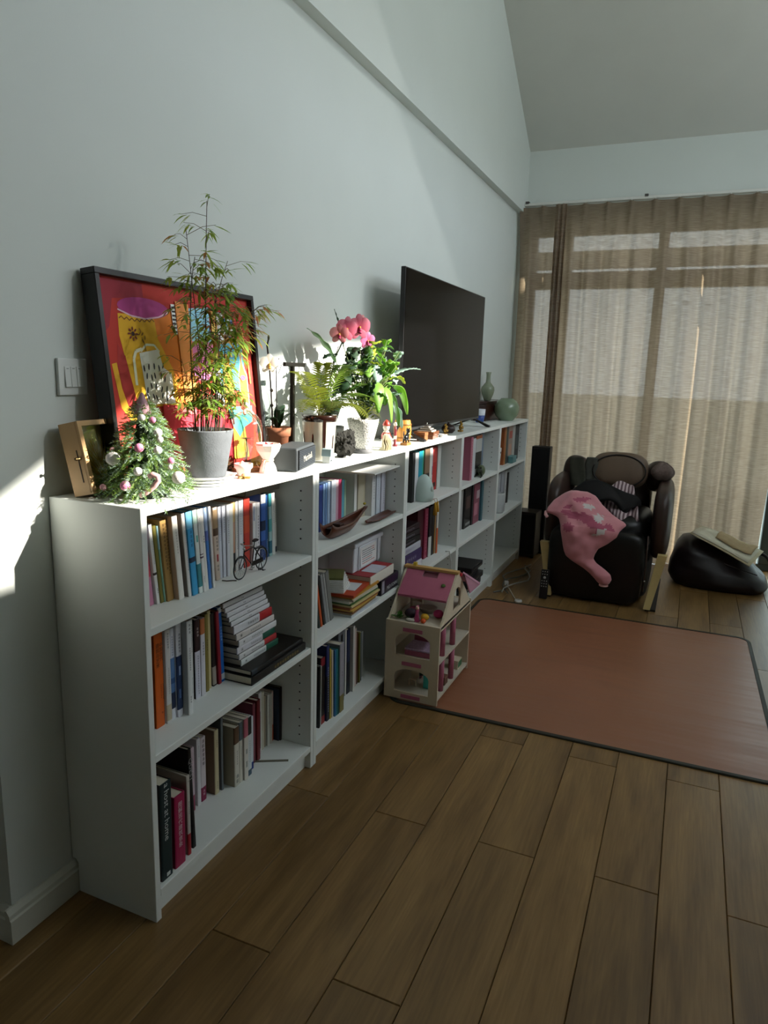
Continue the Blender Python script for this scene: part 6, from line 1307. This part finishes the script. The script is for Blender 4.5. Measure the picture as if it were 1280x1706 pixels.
t = toy('doll_plant', 'dark green toy shrub behind the tiny chair in the dollhouse', 'toy plant', (.095, .17, zf[0])); b = MB(); b.ell((0, 0, .045), (.025, .025, .034), 10, 8, jit=.2); b.obj('foliage', mat('#24402a', .8, var=.3, scale=80), t); b = MB(); b.lathe([(.012, 0), (.016, .014), (0, .014)], 12); b.obj('pot', MPD, t)
t = toy('doll_crate', 'tiny brown toy crate by the columns of the dollhouse', 'toy crate', (.205, .165, zf[0])); b = MB(); b.box(-.02, .02, -.022, .022, 0, .03); b.obj('body', mat('#6a4436', .6, var=.15), t, bevel=.001); b = MB(); b.box(-.021, .021, -.023, .023, .0305, .036); b.obj('lid', mat('#7a5444', .6), t)
t = toy('doll_dresser', 'green-topped toy dresser at the open end of the dollhouse', 'toy dresser', (.205, .36, zf[0])); b = MB(); b.box(-.02, .02, -.03, .03, 0, .042); b.obj('body', MDW, t, bevel=.001); b = MB(); b.box(.0202, .0212, -.026, .026, .008, .036); b.obj('green_front', mat('#2f6a44', .6), t)
t = toy('toy_canister', 'silvery toy cylinder between the pink columns of the dollhouse', 'toy', (.19, .165, zf[1])); b = MB(); b.lathe([(0, 0), (.018, 0), (.02, .05), (.014, .06), (0, .062)], 18); b.obj('body', mat('#c2c2c2', .25, .6), t)
for (nm, lab, x, y, c, r) in [('toy_ball', 'yellow toy ball in the open attic of the dollhouse', .150, .062, '#c99a1c', .018), ('toy_cushion', 'dark plum toy cushion in the open attic of the dollhouse', .085, .065, '#2a1a28', .026), ('toy_cushion', 'pink toy cushion under the roof of the dollhouse', .075, .125, '#b25a7c', .020), ('toy_cushion', 'magenta toy cushion near the gable in the dollhouse attic', .190, .12, '#c23a74', .022), ('toy_ball', 'orange toy fruit seen through the gable window of the dollhouse', .205, .215, '#d0682a', .018), ('toy_ball', 'deep orange toy fruit by the attic edge of the dollhouse', .155, .028, '#d8541c', .012)]:
    b = MB(); b.ell((0, 0, 0), (r, r, r*.8), 14, 10, jit=.04); o = b.obj(nm, mat(c, .6, var=.08), loc=(.288+x, 1.405+y, FZ+zf[2]+.0012+r*.8)); tag(o, lab, 'toy')
t = toy('toy_lettuce', 'leafy green toy in the attic corner of the dollhouse', 'toy plant', (.045, .045, zf[2])); b = MB(); rr = random.Random(14)
for k in range(22): blade(b, (rr.uniform(-.02, .02), rr.uniform(-.02, .02), .006), (rr.uniform(-1, 1), rr.uniform(-1, 1), .6), .03, .016, .4)
b.obj('leaves', leafmat('#4a7a34', '#6a9a3a'), t)['kind'] = 'stuff'
t = toy('toy_doll', 'pink fairy doll standing in the dollhouse attic', 'doll', (.122, .040, zf[2])); b = MB(); b.lathe([(.0, 0), (.014, 0), (.006, .035), (.007, .045), (.003, .05), (0, .05)], 14); b.obj('dress', mat('#c24a80', .6, var=.1), t); b = MB(); b.ell((0, 0, .058), (.007, .007, .008), 10, 8); b.obj('head', mat('#e0b49a', .6), t); b = MB(); b.tube([(0, .002, .066), (.002, .008, .056), (.003, .009, .04)], [.006, .005, .003], 8); b.obj('hair', mat('#d27a9a', .7), t)
t = toy('toy_basin', 'round white toy basin at the back of the dollhouse attic', 'toy', (.125, .165, zf[2])); b = MB(); b.lathe([(0, 0), (.02, 0), (.034, .022), (.036, .026), (.030, .024), (.018, .006), (0, .006)], 24, sx=1.2); b.obj('bowl', mat('#bdb4a6', .5), t)
t = toy('toy_shelf', 'cream toy shelf against the back of the dollhouse attic', 'toy shelf', (.062, .200, zf[2])); b = MB(); b.box(-.028, -.024, -.01, .01, 0, .07); b.box(.024, .028, -.01, .01, 0, .07); b.obj('sides', MDW, t)
for z in (.0, .033, .066): b = MB(); b.box(-.0238, .0238, -.01, .01, z, z+.004); b.obj('board', MDW, t)
t = toy('knit_patch', 'small white crocheted toy pad at the attic edge of the dollhouse', 'toy', (.098, .026, zf[2])); b = MB(); b.ell((0, 0, .007), (.020, .010, .007), 14, 8, jit=.05); b.obj('pad', mat('#cfcac2', .9, var=.2, scale=300), t)
# ---- massage chair
mc = thing('massage_chair', 'black and brown massage chair with pale curved legs facing the room', 'massage chair', (.955, 3.20, 0))
MLE = mat('#0d0c0c', .35, var=.1, bump=.1, bscale=300, name='black_leather'); MBL = mat('#33221c', .4, var=.12, bump=.12, bscale=250, name='brown_leather')
def cushion(name, c, r, m, p=2.6, rot=(0, 0, 0), nu=28, nv=18, parent=mc):
    """super-ellipsoid pad"""
    def sg(v, e): return math.copysign(abs(v)**e, v)
    e = 2/p; b = MB(); M = Euler(rot).to_matrix()
    def f(u, v):
        a = 2*math.pi*u; t = math.pi*(v-.5); q = Vector((r[0]*sg(math.cos(t), e)*sg(math.cos(a), e), r[1]*sg(math.cos(t), e)*sg(math.sin(a), e), r[2]*sg(math.sin(t), e)))
        return tuple(M @ q+Vector(c))
    b.grid(f, nu, nv); return b.obj(name, m, parent)
cushion('footrest', (-.035, .06, .235), (.285, .10, .225), MLE, 7)
cushion('seat', (-.03, .42, .40), (.29, .34, .14), MLE, 5)
cushion('base', (-.02, .45, .16), (.30, .38, .14), mat('#141110', .6, var=.1), 8)
cushion('backrest', (-.02, .74, .54), (.25, .10, .27), MBL, 3.5, (-.35, 0, 0))
hr = cushion('headrest', (.022, .50, .775), (.180, .070, .118), mat('#6a5747', .5, var=.12, scale=8, bump=.1, bscale=200), 3.0, (-.2, 0, 0))
b = MB(); b.tube([(.022+.166*math.cos(t), .437+.022*math.sin(t), .775+.104*math.sin(t)) for t in [2*math.pi*i/40 for i in range(41)]], .005, 8, cap=False); b.obj('piping', mat('#1a1412', .5), hr)
for s in (-1, 1):
    x = .0+s*.325; xx = -.005+x
    cushion('armrest', (xx, .42, .50), (.058, .36, .235), MBL, 3.6)
    cushion('shoulder_pad', (xx-.06*s, .60, .74), (.075, .10, .10), MBL, 2.6, (-.3, 0, s*.4))
    b = MB(); n = 12; v = []
    for i in range(n+1):
        t = i/n; z = .012+.33*t; y = -.045+.05*t*t+.03*math.sin(math.pi*t); dx = s*(.035*t-.01)
        for dx2, dy in ((-.026, 0), (.026, 0), (.026, .05), (-.026, .05)): v.append((x-.014*s+dx*1.6+dx2*(.75+.3*t), y+dy, z))
    b.add(v, [(4*i+k, 4*i+(k+1) % 4, 4*i+4+(k+1) % 4, 4*i+4+k) for i in range(n) for k in range(4)]+[(0, 1, 2, 3), (4*n, 4*n+1, 4*n+2, 4*n+3)])
    b.obj('leg', mat('#c2ab74', .45, var=.1, scale=15), mc)
    b = MB(); b.box(x-.03-.01*s, x+.03-.01*s, -.03, .72, 0, .012); b.obj('skid', mat('#14110f', .6), mc)
b = MB(); b.tube([(.262, -.03, .46), (.266, -.042, .30), (.262, -.040, .12)], .004, 8); b.obj('zip_seam', mat('#3a2418', .5), mc)
b = MB(); b.ell((.266, -.044, .185), .006, 8, 6); b.obj('zip_pull', flat('#c9c9c4', .2, metal=.9), mc)
# ---- clothes heaped on the chair
def drape(name, lab, cat, fn, nu, nv, m, th=.006, kids=()):
    b = MB(); b.grid(fn, nu, nv); o = b.obj(name, m, solid=th, sub=1); return tag(o, lab, cat)
from mathutils import noise as _nz
pj = thing('pink_pyjamas', 'pink printed child pyjamas hanging over the front of the massage chair', 'pyjamas', (.80, 3.13, .45))
MPJ = mat('#d18a92', .9, var=.08, scale=14, sheen=.3); MPJ2 = mat('#b05a70', .9, var=.08); MPJ3 = mat('#cfc6c4', .9, var=.06)
PJ = [(.671, .729, .829), (.649, .69, .888), (.608, .636, .932), (.565, .608, .994), (.538, .602, 1.046), (.528, .66, 1.075), (.513, .69, 1.09), (.479, .708, 1.057), (.442, .715, 1.044), (.395, .726, .995), (.36, .733, .945), (.321, .744, .928), (.295, .757, .923), (.272, .79, .941), (.252, .829, .973), (.236, .86, .998), (.21, .899, 1.03), (.18, .935, 1.039), (.155, .958, 1.029), (.136, .984, 1.01)]
def pj_row(z):
    for (za, la, ra), (zb_, lb_, rb_) in zip(PJ, PJ[1:]):
        if za >= z >= zb_: k = (za-z)/(za-zb_); return lerp(la, lb_, k), lerp(ra, rb_, k)
    return PJ[-1][1:]
def pj_pt(u, v, back=0):
    z = lerp(.671, .136, v); l, r = pj_row(z); x = lerp(l, r, u); s_ = max(0, 1-(2*u-1)**2)**.5; ed = min(1, min(v, 1-v)/.05)**.5
    ybase = 3.112+max(0, z-.465)*.95
    fold = .5+.5*math.sin(26*(x*.75+z*1.1)+3*_nz.noise(Vector((x*6, z*6, 1))))
    bulge = (.020+.022*s_)*ed*s_**.6+(.012*fold+.010*_nz.noise(Vector((x*22, z*22, 0))))*s_*ed
    y = ybase-(0 if back else bulge)
    return Vector((x-.80, y-3.13, z-.45+(0 if back else bulge*.5*(1 if z > .46 else 0))))
b = MB(); NU, NV = 46, 76
b.grid(lambda u, v: tuple(pj_pt(u, v)), NU, NV); nf = len(b.f); b.grid(lambda u, v: tuple(pj_pt(u, v, 1)), NU, NV)
MOT = [(.80, .545, .10, .020, 1, -.1), (.90, .520, .085, .030, 1, -.45), (.93, .545, .03, .018, 2, -.3), (.76, .478, .035, .026, 1, .2), (.95, .470, .05, .012, 2, .5), (.81, .635, .05, .012, 1, .1), (.86, .600, .035, .012, 2, -.2), (1.0, .50, .03, .014, 1, -.6), (.74, .59, .03, .01, 1, .4)]
for i in range(nf):
    c = sum((Vector(b.v[k]) for k in b.f[i]), Vector())/4; x, z = c.x+.80, c.z+.45
    for (mx, mz, rx, rz2, k, an) in MOT:
        dx, dz = x-mx, z-mz; p_, q_ = dx*math.cos(an)+dz*math.sin(an), -dx*math.sin(an)+dz*math.cos(an)
        if (p_/rx)**2+(q_/rz2)**2 < 1+.35*math.sin(9*math.atan2(q_, p_)): b.mi[i] = k
b.obj('cloth', [MPJ, MPJ2, MPJ3], pj)
b = MB(); b.tube([pj_pt(u, .985)+Vector((0, -.004, -.004)) for u in [i/10 for i in range(11)]], .006, 8); b.obj('cuff', mat('#dcaaaa', .9, var=.06), pj)
b = MB(); b.tube([Vector((.602-.80, .005+.06, .54-.45)), Vector((.606-.80, .0+.04, .525-.45)), Vector((.618-.80, .03, .515-.45))], .010, 8); b.obj('sleeve_cuff', mat('#dcaaaa', .9, var=.06), pj)
MSTR = bpy.data.materials.new('striped_cloth'); MSTR.use_nodes = True; _nt = MSTR.node_tree; _b = _nt.nodes['Principled BSDF']; _tc = _nt.nodes.new('ShaderNodeTexCoord'); _w = _nt.nodes.new('ShaderNodeTexWave'); _w.inputs['Scale'].default_value = 14; _w.inputs['Distortion'].default_value = 1.2; _w.inputs['Detail'].default_value = 1; _w.bands_direction = 'X'; _nt.links.new(_tc.outputs['Object'], _w.inputs[0])
_r = _nt.nodes.new('ShaderNodeValToRGB'); _r.color_ramp.elements[0].color = (*lin('#6a5258'), 1); _r.color_ramp.elements[1].color = (*lin('#c9b4b6'), 1); _r.color_ramp.elements[0].position = .42; _r.color_ramp.elements[1].position = .58; _nt.links.new(_w.outputs['Fac'], _r.inputs[0]); _nt.links.new(_r.outputs[0], _b.inputs['Base Color']); _b.inputs['Roughness'].default_value = .9
def stripes(u, v):
    x = .86+.22*u+.07*(1-v); z = .70-.20*(1-v)+.015*math.sin(u*7+v*3); y = 3.62-.30*(1-v)+.03*math.sin(u*9+2*v)+.02*math.sin(v*11+u*4)
    return (x, y, z+.012*math.sin(u*13))
sc_ = drape('striped_shirt', 'pink and grey striped shirt heaped below the headrest', 'shirt', stripes, 18, 12, MSTR, .014)
def dark(u, v):
    a = u*math.pi; return (.90-.24*math.cos(a)*(.6+.4*v), 3.36+.12*v+.02*math.sin(u*9+v*5), .56+.15*math.sin(a)*(.35+.65*v)+.02*math.sin(u*12+3*v))
drape('black_jacket', 'black garment crumpled behind the pink pyjamas', 'garment', dark, 20, 10, mat('#0f0d0e', .85, var=.2), .03)
def grey(u, v): a = 2*math.pi*u; r = .055*(1-.3*v)+.012*math.sin(3*a+4*v); return (.71+r*math.cos(a)*1.0, 3.62+.6*r*math.sin(a), .66+.19*v)
drape('olive_hat', 'dark olive cloth hat perched on the chair arm by the pyjamas', 'hat', grey, 18, 8, mat('#3a3a30', .9, var=.15), .006)
def gray2(u, v): a = 2*math.pi*u; r = .05*(1-.4*v)+.010*math.sin(2*a+3*v); return (.80+r*math.cos(a), 3.66+.6*r*math.sin(a), .70+.15*v)
drape('grey_scarf', 'grey knitted scarf bunched beside the headrest', 'scarf', gray2, 18, 8, mat('#4c4c46', .9, var=.2), .006)
def shoe(u, v): a = 2*math.pi*u; r = .058*math.sin(math.pi*(.15+.8*v))+.008*math.sin(5*a); return (1.245+r*math.cos(a)*1.2, 3.66+r*math.sin(a), .735+.115*v)
drape('plaid_cloth', 'crumpled brown plaid cloth on the chair shoulder by the window', 'cloth', shoe, 20, 8, mat('#6a5a54', .9, var=.35, scale=60), .006)
# remote control leaning against the chair front
rc = thing('remote_control', 'black remote control leaning upright against the chair leg', 'remote control', (.640, 3.098, .0015), rot=(-.16, 0, .02))
b = MB(); b.box(-.025, .025, -.009, .009, 0, .185); b.obj('body', mat('#131214', .4, var=.05), rc, bevel=.006); rr = random.Random(2)
for r in range(6):
    for c_ in range(3):
        if r == 2 and c_ != 1: continue
        b = MB(); R0 = .0085 if r == 2 else .0034; b.lathe([(R0, 0), (R0, .0014), (0, .0016)], 12, M=Matrix.Translation((-.014+.014*c_, -.009, .168-.017*r-(.004 if r > 2 else 0)+(.004 if r < 2 else 0))) @ Matrix.Rotation(math.pi/2, 4, 'X')); b.obj('button', flat('#b9b9b6', .5), rc)
# ---- black bag with papers on top
bg_ = thing('duffel_bag', 'slumped dark leather bag on the floor by the curtain', 'bag', (1.655, 4.01, 0))
def bagf(u, v):
    a = 2*math.pi*u; sg = lambda q: math.copysign(abs(q)**.62, q); ca, sa = sg(math.cos(a)), sg(math.sin(a))
    R = [(0, .82), (.06, .93), (.2, 1.0), (.45, .95), (.75, .78), (.93, .60), (1.0, .42)]; k = .8
    for (t0, r0), (t1, r1) in zip(R, R[1:]):
        if t0 <= v <= t1: k = lerp(r0, r1, (v-t0)/(t1-t0))
    x = .315*k*ca-.10*v*v*.6; y = .235*k*sa+.05*v; top = .360-.17*(x+.3)/.6*1.0; z = max(.12, top)*v
    q = _nz.noise(Vector((x*6, y*6, z*6)))*.030+_nz.noise(Vector((x*15, y*15, z*15)))*.010
    return (x+q*.6, y+q, max(.001, z+q*.5*v))
b = MB(); b.grid(bagf, 56, 24); b.add([bagf(i/56, 1) for i in range(56)], [tuple(range(56))]); b.add([bagf(i/56, 0) for i in range(56)], [tuple(range(56))]); b.obj('body', mat('#1b1012', .42, var=.15, bump=.25, bscale=30), bg_)
b = MB(); b.tube(bez((.16, .10, .21), (.33, .02, .30), (.30, -.12, .12), 14), .010, 8, flat_=.4); b.obj('strap', mat('#140d0e', .5), bg_)
b = MB(); b.tube([(.02+.05*i, -.215, .20-.012*i) for i in range(5)], .004, 6); b.obj('zip', mat('#2a2426', .5), bg_)
FQ = [Vector(p) for p in ((1.449, 3.87, .366), (1.818, 3.74, .216), (1.912, 4.0, .268), (1.52, 4.14, .372))]
def fq(u, v): return FQ[0].lerp(FQ[1], u).lerp(FQ[3].lerp(FQ[2], u), v)
fc = sum(FQ, Vector())/4
fb = thing('paper_folder', 'cream paper folder lying aslant on the dark bag', 'folder', fc)
b = MB(); b.grid(lambda u, v: tuple(fq(u, v)-fc+Vector((0, 0, .006*math.sin(3*u)))), 8, 4); b.obj('cover', mat('#d6caa6', .7, var=.08), fb, solid=.006)
b = MB(); b.grid(lambda u, v: tuple(fq(.03+.93*u, .04+.9*v)-fc+Vector((0, 0, .010+.006*math.sin(3*u)))), 8, 4); b.obj('sheets', mat('#ddd6c0', .7, var=.05), fb, solid=.004)
kp = thing('paper_bag', 'crumpled kraft paper bag lying on the cream folder', 'paper bag', fc+Vector((.05, .05, .02)))
b = MB(); b.grid(lambda u, v: tuple(fq(.36+.58*u, .38+.55*v-.10*math.sin(3*u))-fc-Vector((.05, .05, .0))+Vector((0, 0, .008+.014*math.sin(math.pi*v)+.010*_nz.noise(Vector((u*5, v*5, 2)))))), 16, 10); b.obj('paper', mat('#b9a27c', .8, var=.1), kp, solid=.003)
# ---- subwoofer, tower speaker
sb = thing('subwoofer', 'squat dark brown speaker box on the floor at the end of the bookcases', 'speaker', (.300, 4.14, 0), rz=-.05)
b = MB(); b.box(-.085, .085, -.085, .085, .012, .355); b.obj('cabinet', mat('#2a251d', .5, var=.08), sb, bevel=.004)
b = MB(); b.box(-.076, .076, -.0905, -.0852, .03, .335); b.obj('grille', mat('#171511', .8, var=.1), sb, bevel=.002); b = MB(); b.box(.0855, .0868, -.084, -.079, .28, .34); b.obj('edge_strip', flat('#d6d2c4', .2, metal=.7), sb)
for x in (-.07, .07):
    for y in (-.07, .07): b = MB(); b.lathe([(.012, 0), (.012, .0125)], 12, (x, y, 0)); b.obj('foot', mat('#0f0f0f', .7), sb)
tw = thing('tower_speaker', 'tall narrow black tower speaker standing in the corner by the curtain', 'speaker', (.345, 4.285, 0))
b = MB(); b.box(-.07, .07, -.05, .05, .015, .84); b.obj('cabinet', mat('#0c0b0b', .5, var=.05), tw, bevel=.004); b = MB(); b.box(-.062, .062, -.0545, -.0502, .05, .82); b.obj('grille', mat('#090808', .9, var=.1), tw); b = MB(); b.box(-.085, .085, -.056, .056, 0, .0148); b.obj('plinth', mat('#0a0a0a', .5), tw)
# ---- cables and little things on the floor
wp = thing('white_disc', 'small white round puck lying at the back edge of the mat', 'puck', (.515, 2.965, 0)); b = MB(); b.lathe([(0, 0), (.022, 0), (.024, .004), (.022, .012), (.016, .014), (0, .014)], 24); b.obj('shell', mat('#c9c6c2', .4), wp); b = MB(); b.lathe([(.010, .0142), (.008, .0155), (0, .0158)], 16); b.obj('button', mat('#a9a6a2', .4), wp)
b = MB(); b.tube([(.497, 2.985, .004), (.46, 3.06, .004), (.43, 3.13, .004), (.405, 3.19, .004), (.37, 3.25, .004)], .0035, 8); tag(b.obj('white_cable', mat('#bdb6a8', .5)), 'thin pale cable running from the white puck towards the bookcases', 'cable')
pa = thing('power_adapter', 'small white plug adapter on the floor before the last bookcase', 'plug', (.362, 3.285, 0), rz=.3); b = MB(); b.box(-.014, .014, -.022, .022, 0, .022); b.obj('body', mat('#c9c8c4', .4), pa, bevel=.004)
for x in (-.006, .006): b = MB(); b.box(x-.0015, x+.0015, .0221, .034, .008, .014); b.obj('prong', flat('#a0a0a0', .3, metal=.9), pa)
rr = random.Random(31)
for i, (c, lb) in enumerate((('#7a7c78', 'grey cable tangled on the floor before the last bookcase'), ('#55564f', 'darker cable looping on the floor under the television'), ('#9a9a94', 'pale cable coiling beside the speaker box'))):
    pts = [(.33+.05*i+.05*math.sin(k*.9+i*2)+.02*k/10, 3.05+.085*k+.02*math.cos(k*1.7+i), .0045+.0095*i) for k in range(10)]; P2 = []
    for a, c2 in zip(pts, pts[1:]): P2 += [tuple(Vector(a).lerp(Vector(c2), t/4)) for t in range(4)]
    b = MB(); b.tube(P2, .0045, 8); tag(b.obj('cable', mat(c, .5)), lb, 'cable', 'cables on the floor')
b = MB(); b.tube([(.262, 2.245, .452), (.285, 2.24, .456), (.30, 2.235, .40), (.305, 2.23, .25), (.32, 2.22, .08), (.33, 2.21, .006)], .003, 8); tag(b.obj('charging_cable', mat('#bdbdb8', .5)), 'white charging cable dropping from the middle shelf behind the dollhouse', 'cable')
